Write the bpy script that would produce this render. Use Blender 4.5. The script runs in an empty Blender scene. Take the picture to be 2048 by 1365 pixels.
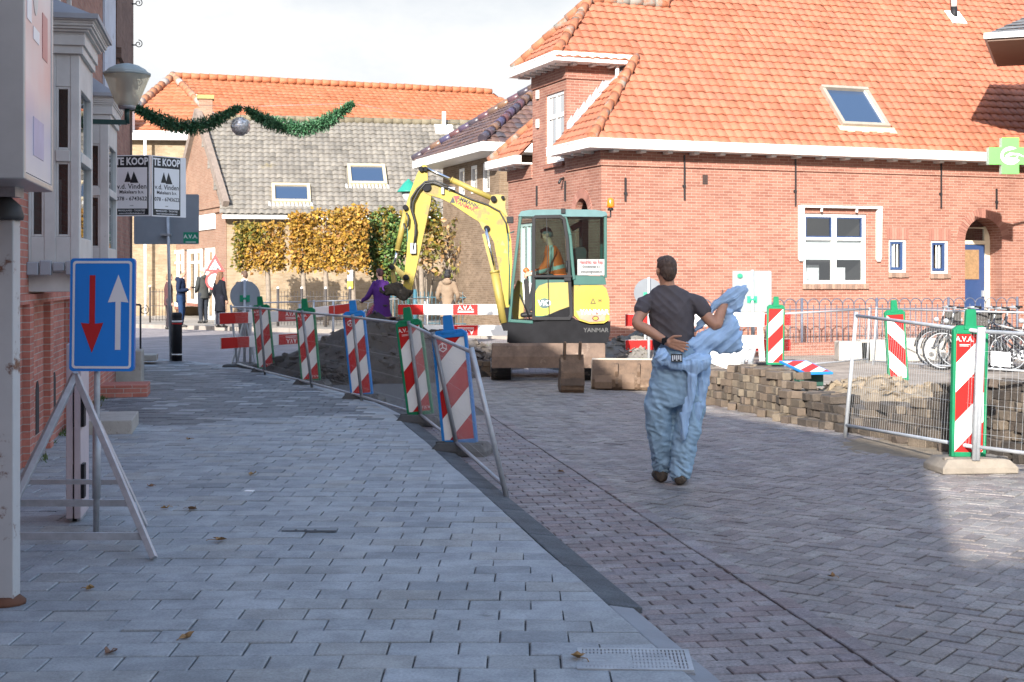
import bpy, bmesh, math, random
from mathutils import Vector, Matrix, noise
from mathutils.geometry import tessellate_polygon
R = random.Random(7)
SC = bpy.context.scene
C = SC.collection
PI = math.pi
# measured from the photograph: focal length in photo pixels, horizon row, eye height above the road
F, CX, HY, H = 2800.0, 1024.0, 556.0, 1.64
def S(px, py, Y): return Vector(((px-CX)*Y/F, Y, H-(py-HY)*Y/F))
def G(px, py, z=0.0):
    Y = F*(H-z)/(py-HY); return Vector(((px-CX)*Y/F, Y, z))
def RP(px, py, P0, n):
    d = Vector(((px-CX)/F, 1.0, -(py-HY)/F)); o = Vector((0, 0, H))
    return o + d*((Vector(P0)-o).dot(n)/d.dot(n))
def V(*a): return Vector(a)
def lerp(a, b, t): return a+(b-a)*t
def sr(r, g, b):
    f = lambda c: (c/255/12.92 if c/255 <= .04045 else ((c/255+.055)/1.055)**2.4)
    return (f(r), f(g), f(b))
XF = {}
# ------------------------------------------------------------------ materials
def nd(nt, t, **kw):
    n = nt.nodes.new(t)
    for k, v in kw.items():
        if k.startswith('i_'): n.inputs[k[2:].replace('_', ' ')].default_value = v
        else: setattr(n, k, v)
    return n
def newmat(name):
    m = bpy.data.materials.new(name); m.use_nodes = True
    nt = m.node_tree; b = nt.nodes['Principled BSDF']
    return m, nt, b
def c4(c): return (c[0], c[1], c[2], 1)
def varied(nt, col_socket, var, vscale, island=0.0, coord='Object'):
    """multiply a colour by blotchy noise and a per-piece random value"""
    L = nt.links
    tc = nd(nt, 'ShaderNodeTexCoord')
    n1 = nd(nt, 'ShaderNodeTexNoise', i_Scale=vscale, i_Detail=6.0, i_Roughness=.65)
    L.new(tc.outputs[coord], n1.inputs['Vector'])
    mr = nd(nt, 'ShaderNodeMapRange'); mr.inputs[1].default_value = .3; mr.inputs[2].default_value = .7
    mr.inputs[3].default_value = 1-var; mr.inputs[4].default_value = 1+var
    L.new(n1.outputs[0], mr.inputs[0]); val = mr.outputs[0]
    if island:
        g = nd(nt, 'ShaderNodeNewGeometry')
        m2 = nd(nt, 'ShaderNodeMapRange'); m2.inputs[3].default_value = 1-island; m2.inputs[4].default_value = 1+island
        L.new(g.outputs['Random Per Island'], m2.inputs[0])
        mm = nd(nt, 'ShaderNodeMath', operation='MULTIPLY'); L.new(val, mm.inputs[0]); L.new(m2.outputs[0], mm.inputs[1]); val = mm.outputs[0]
    vm = nd(nt, 'ShaderNodeVectorMath', operation='SCALE')
    L.new(col_socket, vm.inputs[0]); L.new(val, vm.inputs['Scale'])
    return vm.outputs[0], tc
def mat(name, col, rough=.6, metal=0.0, var=.12, vscale=6.0, bump=0.0, bscale=60.0, island=0.0, cols=None, spec=.5, stain=None, coat=0.0, objvar=0.0, speck=None):
    m, nt, b = newmat(name); L = nt.links
    if cols:
        g = nd(nt, 'ShaderNodeNewGeometry'); rp = nd(nt, 'ShaderNodeValToRGB'); rp.color_ramp.interpolation = 'LINEAR'
        el = rp.color_ramp.elements
        while len(el) < len(cols): el.new(.5)
        for i, c in enumerate(cols): el[i].position = i/(len(cols)-1); el[i].color = c4(c)
        src = g.outputs['Random Per Island']
        if objvar:
            oi = nd(nt, 'ShaderNodeObjectInfo'); src = oi.outputs['Random']
        L.new(src, rp.inputs[0]); cs = rp.outputs[0]
    else:
        rgb = nd(nt, 'ShaderNodeRGB'); rgb.outputs[0].default_value = c4(col); cs = rgb.outputs[0]
    out, tc = varied(nt, cs, var, vscale, island)
    if stain:   # (colour, noise scale, threshold)
        n2 = nd(nt, 'ShaderNodeTexNoise', i_Scale=stain[1], i_Detail=8.0, i_Roughness=.7); L.new(tc.outputs['Object'], n2.inputs['Vector'])
        mr = nd(nt, 'ShaderNodeMapRange'); mr.inputs[1].default_value = stain[2]; mr.inputs[2].default_value = stain[2]+.08
        L.new(n2.outputs[0], mr.inputs[0])
        mx = nd(nt, 'ShaderNodeMix', data_type='RGBA'); L.new(mr.outputs[0], mx.inputs[0]); L.new(out, mx.inputs[6]); mx.inputs[7].default_value = c4(stain[0]); out = mx.outputs[2]
    if speck:   # fine grain and mid-size blotches: (grain scale, amount, blotch scale, amount)
        for sc_, am, lo, hi in ((speck[0], speck[1], .35, .65), (speck[2], speck[3], .38, .62)):
            n4 = nd(nt, 'ShaderNodeTexNoise', i_Scale=sc_, i_Detail=3.0, i_Roughness=.6); L.new(tc.outputs['Object'], n4.inputs['Vector'])
            m4 = nd(nt, 'ShaderNodeMapRange'); m4.inputs[1].default_value = lo; m4.inputs[2].default_value = hi; m4.inputs[3].default_value = 1-am; m4.inputs[4].default_value = 1+am
            L.new(n4.outputs[0], m4.inputs[0]); v4 = nd(nt, 'ShaderNodeVectorMath', operation='SCALE'); L.new(out, v4.inputs[0]); L.new(m4.outputs[0], v4.inputs['Scale']); out = v4.outputs[0]
    L.new(out, b.inputs['Base Color'])
    b.inputs['Roughness'].default_value = rough; b.inputs['Metallic'].default_value = metal
    b.inputs['Specular IOR Level'].default_value = spec
    if coat: b.inputs['Coat Weight'].default_value = coat
    if bump:
        n3 = nd(nt, 'ShaderNodeTexNoise', i_Scale=bscale, i_Detail=5.0); L.new(tc.outputs['Object'], n3.inputs['Vector'])
        bp = nd(nt, 'ShaderNodeBump', i_Strength=bump, i_Distance=.02); L.new(n3.outputs[0], bp.inputs['Height']); L.new(bp.outputs[0], b.inputs['Normal'])
    return m
def brickmat(name, c1, c2, mortar, bw=.22, rh=.0605, ms=.010, soot=.14, flat=False, rough=.85):
    m, nt, b = newmat(name); L = nt.links
    tc = nd(nt, 'ShaderNodeTexCoord'); sp = nd(nt, 'ShaderNodeSeparateXYZ'); L.new(tc.outputs['Object'], sp.inputs[0])
    cb = nd(nt, 'ShaderNodeCombineXYZ')
    if flat: L.new(sp.outputs[0], cb.inputs[0]); L.new(sp.outputs[1], cb.inputs[1])
    else:
        ad = nd(nt, 'ShaderNodeMath', operation='ADD'); L.new(sp.outputs[0], ad.inputs[0]); L.new(sp.outputs[1], ad.inputs[1])
        L.new(ad.outputs[0], cb.inputs[0]); L.new(sp.outputs[2], cb.inputs[1])
    br = nd(nt, 'ShaderNodeTexBrick'); br.offset = .5
    wn = nd(nt, 'ShaderNodeTexNoise', i_Scale=9.0, i_Detail=2.0); L.new(cb.outputs[0], wn.inputs['Vector'])
    wv = nd(nt, 'ShaderNodeVectorMath', operation='MULTIPLY_ADD'); L.new(wn.outputs[1], wv.inputs[0]); wv.inputs[1].default_value = (.006, .005, 0); L.new(cb.outputs[0], wv.inputs[2])
    L.new(wv.outputs[0], br.inputs['Vector'])
    br.inputs['Color1'].default_value = c4(c1); br.inputs['Color2'].default_value = c4(c2); br.inputs['Mortar'].default_value = c4(mortar)
    br.inputs['Scale'].default_value = 1; br.inputs['Mortar Size'].default_value = ms/2; br.inputs['Mortar Smooth'].default_value = .15
    br.inputs['Bias'].default_value = 0; br.inputs['Brick Width'].default_value = bw; br.inputs['Row Height'].default_value = rh
    out, tc2 = varied(nt, br.outputs[0], soot, 1.3)
    out, tc3 = varied(nt, out, .10, 30)
    L.new(out, b.inputs['Base Color']); b.inputs['Roughness'].default_value = rough; b.inputs['Specular IOR Level'].default_value = .25
    inv = nd(nt, 'ShaderNodeMath', operation='SUBTRACT'); inv.inputs[0].default_value = 1; L.new(br.outputs[1], inv.inputs[1])
    bp = nd(nt, 'ShaderNodeBump', i_Strength=.5, i_Distance=.006); L.new(inv.outputs[0], bp.inputs['Height']); L.new(bp.outputs[0], b.inputs['Normal'])
    return m
def glassmat(name, tint=(.8, .9, .9), through=.75, rough=.02):
    m, nt, b = newmat(name); L = nt.links; nt.nodes.remove(b)
    o = nt.nodes['Material Output']
    tr = nd(nt, 'ShaderNodeBsdfTransparent', i_Color=c4(tint)); gl = nd(nt, 'ShaderNodeBsdfGlossy', i_Roughness=rough)
    fr = nd(nt, 'ShaderNodeFresnel', i_IOR=1.5)
    ma = nd(nt, 'ShaderNodeMath', operation='MULTIPLY_ADD'); L.new(fr.outputs[0], ma.inputs[0]); ma.inputs[1].default_value = 1.0; ma.inputs[2].default_value = 1-through-.04
    mx = nd(nt, 'ShaderNodeMixShader'); L.new(ma.outputs[0], mx.inputs[0]); L.new(tr.outputs[0], mx.inputs[1]); L.new(gl.outputs[0], mx.inputs[2]); L.new(mx.outputs[0], o.inputs[0])
    return m
def frosted(name, col, through=.35):
    m, nt, b = newmat(name); L = nt.links; nt.nodes.remove(b); o = nt.nodes['Material Output']
    tr = nd(nt, 'ShaderNodeBsdfTransparent', i_Color=c4(col)); tl = nd(nt, 'ShaderNodeBsdfTranslucent', i_Color=c4(col)); df = nd(nt, 'ShaderNodeBsdfDiffuse', i_Color=c4(col)); gl = nd(nt, 'ShaderNodeBsdfGlossy', i_Roughness=.15)
    a = nd(nt, 'ShaderNodeMixShader'); a.inputs[0].default_value = .5; L.new(tl.outputs[0], a.inputs[1]); L.new(df.outputs[0], a.inputs[2])
    c = nd(nt, 'ShaderNodeMixShader'); c.inputs[0].default_value = through; L.new(a.outputs[0], c.inputs[1]); L.new(tr.outputs[0], c.inputs[2])
    e = nd(nt, 'ShaderNodeMixShader'); e.inputs[0].default_value = .06; L.new(c.outputs[0], e.inputs[1]); L.new(gl.outputs[0], e.inputs[2]); L.new(e.outputs[0], o.inputs[0])
    return m
# ------------------------------------------------------------------ mesh builder
_txt = {}
def text_geo(st, bold=0.0):
    k = (st, bold)
    if k not in _txt:
        c = bpy.data.curves.new('lettering', 'FONT'); c.body = st; c.size = 1; c.offset = bold; c.align_x = 'CENTER'; c.align_y = 'CENTER'; c.resolution_u = 2
        o = bpy.data.objects.new('lettering', c); me = bpy.data.meshes.new_from_object(o)
        vs = [v.co.copy() for v in me.vertices]; fs = [list(p.vertices) for p in me.polygons]
        bpy.data.objects.remove(o); bpy.data.meshes.remove(me); bpy.data.curves.remove(c)
        _txt[k] = (vs, fs)
    return _txt[k]
def frame(o, x, y, z=None):
    """matrix with the given origin and axes"""
    x = Vector(x).normalized(); y = Vector(y).normalized(); z = x.cross(y) if z is None else Vector(z)
    return Matrix(((x.x, y.x, z.x, o[0]), (x.y, y.y, z.y, o[1]), (x.z, y.z, z.z, o[2]), (0, 0, 0, 1)))
class MB:
    def __init__(s): s.v = []; s.f = []; s.m = []; s.s = []; s.cuts = []
    def cut(s): s.cuts.append((len(s.v), len(s.f))); return s
    def add(s, verts, faces, mi=0, smooth=False, M=None):
        o = len(s.v)
        s.v += [(M @ Vector(p)) if M is not None else Vector(p) for p in verts]
        for f in faces: s.f.append([i+o for i in f]); s.m.append(mi); s.s.append(smooth)
        return s
    def poly(s, pts, mi=0, M=None): return s.add(pts, [list(range(len(pts)))], mi, False, M)
    def box(s, x0, x1, y0, y1, z0, z1, mi=0, M=None):
        v = [(x, y, z) for z in (z0, z1) for y in (y0, y1) for x in (x0, x1)]
        return s.add(v, [(0, 2, 3, 1), (4, 5, 7, 6), (0, 1, 5, 4), (2, 6, 7, 3), (0, 4, 6, 2), (1, 3, 7, 5)], mi, False, M)
    def bar(s, p0, p1, w, h, mi=0, up=(0, 0, 1)):
        p0, p1 = Vector(p0), Vector(p1); d = p1-p0; L = d.length; z = d.normalized(); u = Vector(up)
        if abs(z.dot(u)) > .98: u = Vector((0, 1, 0))
        x = u.cross(z).normalized(); y = z.cross(x)
        return s.box(-w/2, w/2, -h/2, h/2, 0, L, mi, frame(p0, x, y, z))
    def tube(s, path, r, n=8, mi=0, cap=True, flat=1.0, ref=None):
        path = [Vector(p) for p in path]; k = len(path)
        rs = [r]*k if not isinstance(r, (list, tuple)) else list(r)
        fl = [flat]*k if not isinstance(flat, (list, tuple)) else list(flat)
        vs = []; nrm = Vector(ref) if ref is not None else None
        for i, p in enumerate(path):
            t = ((path[min(i+1, k-1)]-path[max(i-1, 0)])).normalized()
            if nrm is None:
                nrm = t.orthogonal().normalized()
            q = nrm-t*nrm.dot(t)
            nrm2 = q.normalized() if q.length > 1e-4 else t.orthogonal().normalized()
            if ref is None: nrm = nrm2
            b = t.cross(nrm2)
            for j in range(n):
                a = 2*PI*j/n; vs.append(p+nrm2*(math.cos(a)*rs[i])+b*(math.sin(a)*rs[i]*fl[i]))
        fs = []
        for i in range(k-1):
            for j in range(n):
                a = i*n+j; b_ = i*n+(j+1) % n; fs.append((a, b_, b_+n, a+n))
        s.add(vs, fs, mi, True)
        if cap:
            o = len(s.v)-len(vs)
            s.f.append([o+j for j in reversed(range(n))]); s.m.append(mi); s.s.append(False)
            s.f.append([o+(k-1)*n+j for j in range(n)]); s.m.append(mi); s.s.append(False)
        return s
    def limb(s, pts, rs, n=14, flat=1.0, ref=None, mi=0):
        """closed capsule chain with round ends"""
        pts = [Vector(p) for p in pts]; rs = list(rs)
        P, Q = [], []
        d0 = (pts[0]-pts[1]).normalized(); d1 = (pts[-1]-pts[-2]).normalized()
        for a in (.98, .8, .45): P.append(pts[0]+d0*rs[0]*a); Q.append(rs[0]*math.sqrt(max(0, 1-a*a)))
        # interpolate with a Catmull-Rom curve for smooth bends
        for i in range(len(pts)-1):
            a, b = pts[i], pts[i+1]; pa = pts[i-1] if i else a*2-b; pb = pts[i+2] if i+2 < len(pts) else b*2-a
            for k in range(4):
                t = k/4
                P.append(.5*((2*a)+(b-pa)*t+(2*pa-5*a+4*b-pb)*t*t+(3*a-pa-3*b+pb)*t**3)); Q.append(lerp(rs[i], rs[i+1], t))
        P.append(pts[-1]); Q.append(rs[-1])
        for a in (.45, .8, .98): P.append(pts[-1]+d1*rs[-1]*a); Q.append(rs[-1]*math.sqrt(max(0, 1-a*a)))
        return s.tube(P, Q, n, mi, True, flat, ref)
    def loft(s, secs, n=20, mi=0):
        """secs: (centre, rx, ry, yaw) horizontal ellipses from bottom to top, closed"""
        vs = []
        for c, rx, ry, yaw in secs:
            for j in range(n):
                a = 2*PI*j/n; x, y = rx*math.cos(a), ry*math.sin(a)
                vs.append(Vector(c)+Vector((x*math.cos(yaw)-y*math.sin(yaw), x*math.sin(yaw)+y*math.cos(yaw), 0)))
        k = len(secs); fs = [(i*n+j, i*n+(j+1) % n, (i+1)*n+(j+1) % n, (i+1)*n+j) for i in range(k-1) for j in range(n)]
        fs.append(list(reversed(range(n)))); fs.append([(k-1)*n+j for j in range(n)])
        return s.add(vs, fs, mi, True)
    def lathe(s, prof, n=16, mi=0, M=None, smooth=True):
        vs = [(r*math.cos(2*PI*j/n), r*math.sin(2*PI*j/n), z) for r, z in prof for j in range(n)]
        k = len(prof); fs = [(i*n+j, i*n+(j+1) % n, (i+1)*n+(j+1) % n, (i+1)*n+j) for i in range(k-1) for j in range(n)]
        s.add(vs, fs, mi, smooth, M)
        o = len(s.v)-len(vs)
        s.f.append([o+j for j in reversed(range(n))]); s.m.append(mi); s.s.append(False)
        s.f.append([o+(k-1)*n+j for j in range(n)]); s.m.append(mi); s.s.append(False)
        return s
    def ball(s, c, rx, ry=None, rz=None, n=14, k=9, mi=0, M=None):
        ry = rx if ry is None else ry; rz = rx if rz is None else rz
        prof = [(math.sin(PI*(i+.06)/(k-1+.12)), -math.cos(PI*(i+.06)/(k-1+.12))) for i in range(k)]
        T = (M if M is not None else Matrix.Identity(4)) @ Matrix.Translation(Vector(c)) @ Matrix.Diagonal((rx, ry, rz, 1))
        return s.lathe(prof, n, mi, T)
    def prism(s, pts, d0, d1, mi=0, M=None, mi2=None):
        """polygon in local xy, extruded along local z from d0 to d1"""
        n = len(pts); vs = [(p[0], p[1], d0) for p in pts]+[(p[0], p[1], d1) for p in pts]
        tri = tessellate_polygon([[Vector((p[0], p[1], 0)) for p in pts]])
        fs = []
        for t in tri:
            a, b, c = [Vector((pts[i][0], pts[i][1], 0)) for i in t]
            if (b-a).cross(c-a).z < 0: t = (t[0], t[2], t[1])
            fs.append([t[2], t[1], t[0]]); fs.append([i+n for i in t])
        s.add(vs, fs, mi, False, M)
        ar = sum(pts[i][0]*pts[(i+1) % n][1]-pts[(i+1) % n][0]*pts[i][1] for i in range(n))
        sd = []
        for i in range(n):
            j = (i+1) % n; sd.append((i, j, j+n, i+n) if ar > 0 else (j, i, i+n, j+n))
        return s.add(vs, sd, mi if mi2 is None else mi2, False, M)
    def text(s, st, size, M, mi=0, bold=0.0, sx=1.0):
        vs, fs = text_geo(st, bold)
        return s.add([(v.x*size*sx, v.y*size, 0) for v in vs], fs, mi, False, M)
    def components(s):
        par = list(range(len(s.v)))
        def find(a):
            while par[a] != a: par[a] = par[par[a]]; a = par[a]
            return a
        for f in s.f:
            for k in f[1:]: par[find(k)] = find(f[0])
        d = {}
        for i, f in enumerate(s.f): d.setdefault(find(f[0]), []).append(i)
        return list(d.values())
    def build(s, name, mats, parent=None, origin=None, bevel=0.0, seg=2, world=True, merge=False, split=False):
        if len(s.cuts) > 1 or split:
            if split: groups = s.components()
            else:
                ends = s.cuts[1:]+[(len(s.v), len(s.f))]; groups = [list(range(a[1], b[1])) for a, b in zip(s.cuts, ends)]
            for g in groups:
                q = MB(); ids = {}
                for i in g:
                    for k in s.f[i]:
                        if k not in ids: ids[k] = len(q.v); q.v.append(s.v[k])
                    q.f.append([ids[k] for k in s.f[i]]); q.m.append(s.m[i]); q.s.append(s.s[i])
                o = q.build(name, mats, parent, origin, bevel, seg, world, merge)
            return o
        if not isinstance(mats, (list, tuple)): mats = [mats]
        if parent is not None: inv = XF[parent.name].inverted() if world else Matrix.Identity(4)
        else: inv = Matrix.Translation(-Vector(origin)) if (origin is not None and world) else Matrix.Identity(4)
        me = bpy.data.meshes.new(name)
        me.from_pydata([tuple(inv @ p) for p in s.v], [], s.f)
        for m in mats: me.materials.append(m)
        me.polygons.foreach_set('material_index', s.m); me.polygons.foreach_set('use_smooth', s.s)
        if merge:
            bm = bmesh.new(); bm.from_mesh(me); bmesh.ops.remove_doubles(bm, verts=bm.verts, dist=1e-4); bmesh.ops.recalc_face_normals(bm, faces=bm.faces); bm.to_mesh(me); bm.free()
        me.update()
        o = bpy.data.objects.new(name, me); C.objects.link(o)
        if parent is not None: o.parent = parent; XF[o.name] = XF[parent.name]
        else:
            if origin is not None: o.location = Vector(origin)
            XF[o.name] = Matrix.Translation(Vector(origin)) if origin is not None else Matrix.Identity(4)
        if bevel:
            b = o.modifiers.new('bevel', 'BEVEL'); b.width = bevel; b.segments = seg; b.limit_method = 'ANGLE'; b.angle_limit = math.radians(40)
        return o
def fuse(mb, voxel, smooth=6, disp=None, strength=0.0):
    """melt overlapping closed shapes into one continuous surface; returns a new MB"""
    me = bpy.data.meshes.new('tmp'); me.from_pydata([tuple(p) for p in mb.v], [], mb.f); me.update()
    o = bpy.data.objects.new('tmp', me); C.objects.link(o)
    r = o.modifiers.new('r', 'REMESH'); r.mode = 'VOXEL'; r.voxel_size = voxel
    if smooth: q = o.modifiers.new('s', 'SMOOTH'); q.factor = .5; q.iterations = smooth
    dg = bpy.context.evaluated_depsgraph_get()
    m2 = bpy.data.meshes.new_from_object(o.evaluated_get(dg))
    out = MB(); vs = [v.co.copy() for v in m2.vertices]
    if disp:
        m2.update(); ns = [v.normal.copy() for v in m2.vertices]
        vs = [p+n*disp(p) for p, n in zip(vs, ns)]
    out.add(vs, [list(p.vertices) for p in m2.polygons], 0, True)
    bpy.data.objects.remove(o); bpy.data.meshes.remove(me); bpy.data.meshes.remove(m2)
    return out
def tag(o, label=None, cat=None, group=None, kind=None):
    if label: o['label'] = label
    if cat: o['category'] = cat
    if group: o['group'] = group
    if kind: o['kind'] = kind
    return o
def thing(name, label, cat, loc=(0, 0, 0), rotz=0.0, group=None):
    o = bpy.data.objects.new(name, None); C.objects.link(o); o.empty_display_size = .2
    o.location = Vector(loc); o.rotation_euler = (0, 0, rotz)
    XF[o.name] = Matrix.Translation(Vector(loc)) @ Matrix.Rotation(rotz, 4, 'Z')
    return tag(o, label, cat, group)
def struct(o): o['kind'] = 'structure'; return o
def inpoly(x, y, P):
    c = False; n = len(P); j = n-1
    for i in range(n):
        if (P[i][1] > y) != (P[j][1] > y) and x < (P[j][0]-P[i][0])*(y-P[i][1])/(P[j][1]-P[i][1])+P[i][0]: c = not c
        j = i
    return c
def clip(poly, rect):
    """clip a convex polygon to rect (x0,x1,y0,y1)"""
    x0, x1, y0, y1 = rect
    def cut(P, f):
        o = []
        for i in range(len(P)):
            a, b = P[i-1], P[i]; fa, fb = f(a), f(b)
            if fa >= 0: o.append(a) if not o or o[-1] != a else None
            if fa*fb < 0:
                t = fa/(fa-fb); o.append((a[0]+(b[0]-a[0])*t, a[1]+(b[1]-a[1])*t))
        return o
    for f in (lambda p: p[0]-x0, lambda p: x1-p[0], lambda p: p[1]-y0, lambda p: y1-p[1]):
        poly = cut(poly, f)
        if len(poly) < 3: return []
    return poly
def holed(mb, outline, holes, fn, mi=0, reveal=0.0, rmi=None, flip=False):
    """flat wall with openings; fn(a, b, depth) -> xyz; reveals run inwards by depth"""
    loops = [[Vector((p[0], p[1], 0)) for p in outline]]+[[Vector((p[0], p[1], 0)) for p in h] for h in holes]
    flat = [p for l in loops for p in l]
    fs = []
    for t in tessellate_polygon(loops):
        a, b, c = [flat[i] for i in t]
        t = list(t)
        if ((b-a).cross(c-a).z < 0) != flip: t.reverse()
        fs.append(t)
    mb.add([fn(p.x, p.y, 0) for p in flat], fs, mi)
    if reveal:
        for h in holes:
            n = len(h)
            for i in range(n):
                a, b = h[i], h[(i+1) % n]
                mb.add([fn(a[0], a[1], 0), fn(b[0], b[1], 0), fn(b[0], b[1], reveal), fn(a[0], a[1], reveal)], [(0, 1, 2, 3)], mi if rmi is None else rmi)
def rect(x0, x1, y0, y1): return [(x0, y0), (x1, y0), (x1, y1), (x0, y1)]
def archpts(cx, hw, y0, ys, n=14, rise=None):
    rise = hw if rise is None else rise
    return [(cx-hw, y0), (cx+hw, y0)]+[(cx+hw*math.cos(PI*i/n), ys+rise*math.sin(PI*i/n)) for i in range(n+1)]
def tiles(mb, O, U, W, poly, tw, th, amp=.03, lift=.03, mi=0, nu=6, jit=.004, seed=1, skip=None):
    """pantiles on the plane O + u*U + v*W (W up the slope), every tile its own piece"""
    rr = random.Random(seed); O, U, W = Vector(O), Vector(U).normalized(), Vector(W).normalized(); N = U.cross(W).normalized()
    us = [p[0] for p in poly]; vs_ = [p[1] for p in poly]
    j0, j1 = int(min(vs_)//th), int(max(vs_)//th)+1; i0, i1 = int(min(us)//tw)-1, int(max(us)//tw)+1
    for j in range(j0, j1):
        for i in range(i0, i1):
            cu, cv = (i+.5)*tw, (j+.5)*th
            if not inpoly(cu, cv, poly) or (skip and skip(cu, cv)): continue
            du, dv, dz, tl = rr.uniform(-jit, jit), rr.uniform(-jit, jit)*1.6, rr.uniform(-jit, jit)+.022*noise.noise(V(cu*.45, cv*.6, seed)), rr.uniform(-.012, .012)
            if rr.random() < .012: dv -= .03; tl *= 2.5
            v = []
            for vv, zz in ((-.035, lift-.022), (-.035, lift), (th*.5, lift*.45), (th+.01, 0.0)):
                for k in range(nu+1):
                    s_ = k/nu; u = i*tw+du-.006+s_*(tw+.018)
                    z = zz+amp*(.5-.5*math.cos(2*PI*(s_*.92+.10)))*(1.0 if s_ < .75 else 1.0)+dz+tl*(s_-.5)
                    v.append(O+U*u+W*(j*th+vv+dv)+N*z)
            n = nu+1; fs = [(r_*n+k, r_*n+k+1, (r_+1)*n+k+1, (r_+1)*n+k) for r_ in range(3) for k in range(nu)]
            b = len(mb.v); mb.add(v, fs, mi, True)
            for q in range(nu): mb.s[-(3*nu)+q] = False
def ridge(mb, p0, p1, r=.10, seg=.33, mi=0, seed=3):
    rr = random.Random(seed); p0, p1 = Vector(p0), Vector(p1); L = (p1-p0).length; n = max(1, round(L/seg)); mb.cut(); d = (p1-p0)/n
    for i in range(n):
        a = p0+d*i; j = Vector((rr.uniform(-.008, .008), rr.uniform(-.008, .008), rr.uniform(-.006, .012)))
        mb.tube([a+j-d*.05, a+d*.5+j, a+d*1.04+j], [r*1.10, r, r*.93], 10, mi)
# ------------------------------------------------------------------ camera, sun, sky
cam = bpy.data.cameras.new('camera'); co = bpy.data.objects.new('camera', cam); C.objects.link(co)
co.location = (0, 0, H); co.rotation_euler = (PI/2, 0, 0)
cam.sensor_width = 36; cam.lens = F/2048*36; cam.shift_y = -(682.5-HY)/2048
cam.clip_end = 2000; cam.clip_start = .1
cam.dof.use_dof = True; cam.dof.focus_distance = 12.5; cam.dof.aperture_fstop = 10
SC.camera = co
AZ, EL = math.radians(14.0), math.radians(22.0)     # heading of the light and height of the sun
D = Vector((math.sin(AZ)*math.cos(EL), math.cos(AZ)*math.cos(EL), -math.sin(EL)))
sl = bpy.data.lights.new('sun', 'SUN'); sl.energy = 2.9; sl.angle = math.radians(.55); sl.color = (1, .955, .89)
so = bpy.data.objects.new('sun', sl); C.objects.link(so); so.rotation_euler = D.to_track_quat('-Z', 'Y').to_euler(); so.location = (-8, -30, 25)
w = bpy.data.worlds.new('World'); SC.world = w; w.use_nodes = True
nt = w.node_tree; bg = nt.nodes['Background']
sky = nd(nt, 'ShaderNodeTexSky', sky_type='NISHITA'); sky.sun_disc = False; sky.sun_elevation = EL; sky.sun_rotation = math.atan2(-D.x, -D.y)
sky.air_density = 1.0; sky.dust_density = 1.6; sky.ozone_density = 1.0
# thin bright cloud, thickest towards the horizon
tc = nd(nt, 'ShaderNodeTexCoord'); mp = nd(nt, 'ShaderNodeMapping'); mp.inputs['Scale'].default_value = (1, 1, 2.2)
nz = nd(nt, 'ShaderNodeTexNoise', i_Scale=2.6, i_Detail=7.0, i_Roughness=.55)
nt.links.new(tc.outputs['Generated'], mp.inputs[0]); nt.links.new(mp.outputs[0], nz.inputs['Vector'])
sp = nd(nt, 'ShaderNodeSeparateXYZ'); nt.links.new(tc.outputs['Generated'], sp.inputs[0])
el = nd(nt, 'ShaderNodeMapRange'); el.inputs[1].default_value = .22; el.inputs[2].default_value = .55; el.inputs[3].default_value = .80; el.inputs[4].default_value = -.30
nt.links.new(sp.outputs[2], el.inputs[0])
ad = nd(nt, 'ShaderNodeMath', operation='ADD'); nt.links.new(nz.outputs[0], ad.inputs[0]); nt.links.new(el.outputs[0], ad.inputs[1])
cl = nd(nt, 'ShaderNodeMapRange'); cl.inputs[1].default_value = .45; cl.inputs[2].default_value = 1.0
nt.links.new(ad.outputs[0], cl.inputs[0])
mx = nd(nt, 'ShaderNodeMix', data_type='RGBA'); mx.inputs[7].default_value = (2.45, 2.6, 2.75, 1)
n5 = nd(nt, 'ShaderNodeTexNoise', i_Scale=4.0, i_Detail=6.0, i_Roughness=.6); nt.links.new(mp.outputs[0], n5.inputs['Vector'])
cr = nd(nt, 'ShaderNodeValToRGB'); cr.color_ramp.elements[0].position = .38; cr.color_ramp.elements[1].position = .62; cr.color_ramp.elements[0].color = (.76, .81, .86, 1); cr.color_ramp.elements[1].color = (1, 1, 1, 1)
cm = nd(nt, 'ShaderNodeVectorMath', operation='SCALE'); cm.inputs['Scale'].default_value = 2.05
nt.links.new(n5.outputs[0], cr.inputs[0]); nt.links.new(cr.outputs[0], cm.inputs[0]); nt.links.new(cm.outputs[0], mx.inputs[7])
nt.links.new(cl.outputs[0], mx.inputs[0]); nt.links.new(sky.outputs[0], mx.inputs[6]); nt.links.new(mx.outputs[2], bg.inputs[0])
bg.inputs[1].default_value = .14
vs = SC.view_settings; SC.display_settings.display_device = 'sRGB'; vs.view_transform = 'Standard'; vs.look = 'None'; vs.gamma = 1; vs.use_curve_mapping = False
vs.exposure = 1.92
SC.cycles.max_bounces = 8; SC.cycles.transparent_max_bounces = 16; SC.cycles.sample_clamp_indirect = 6
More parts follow.
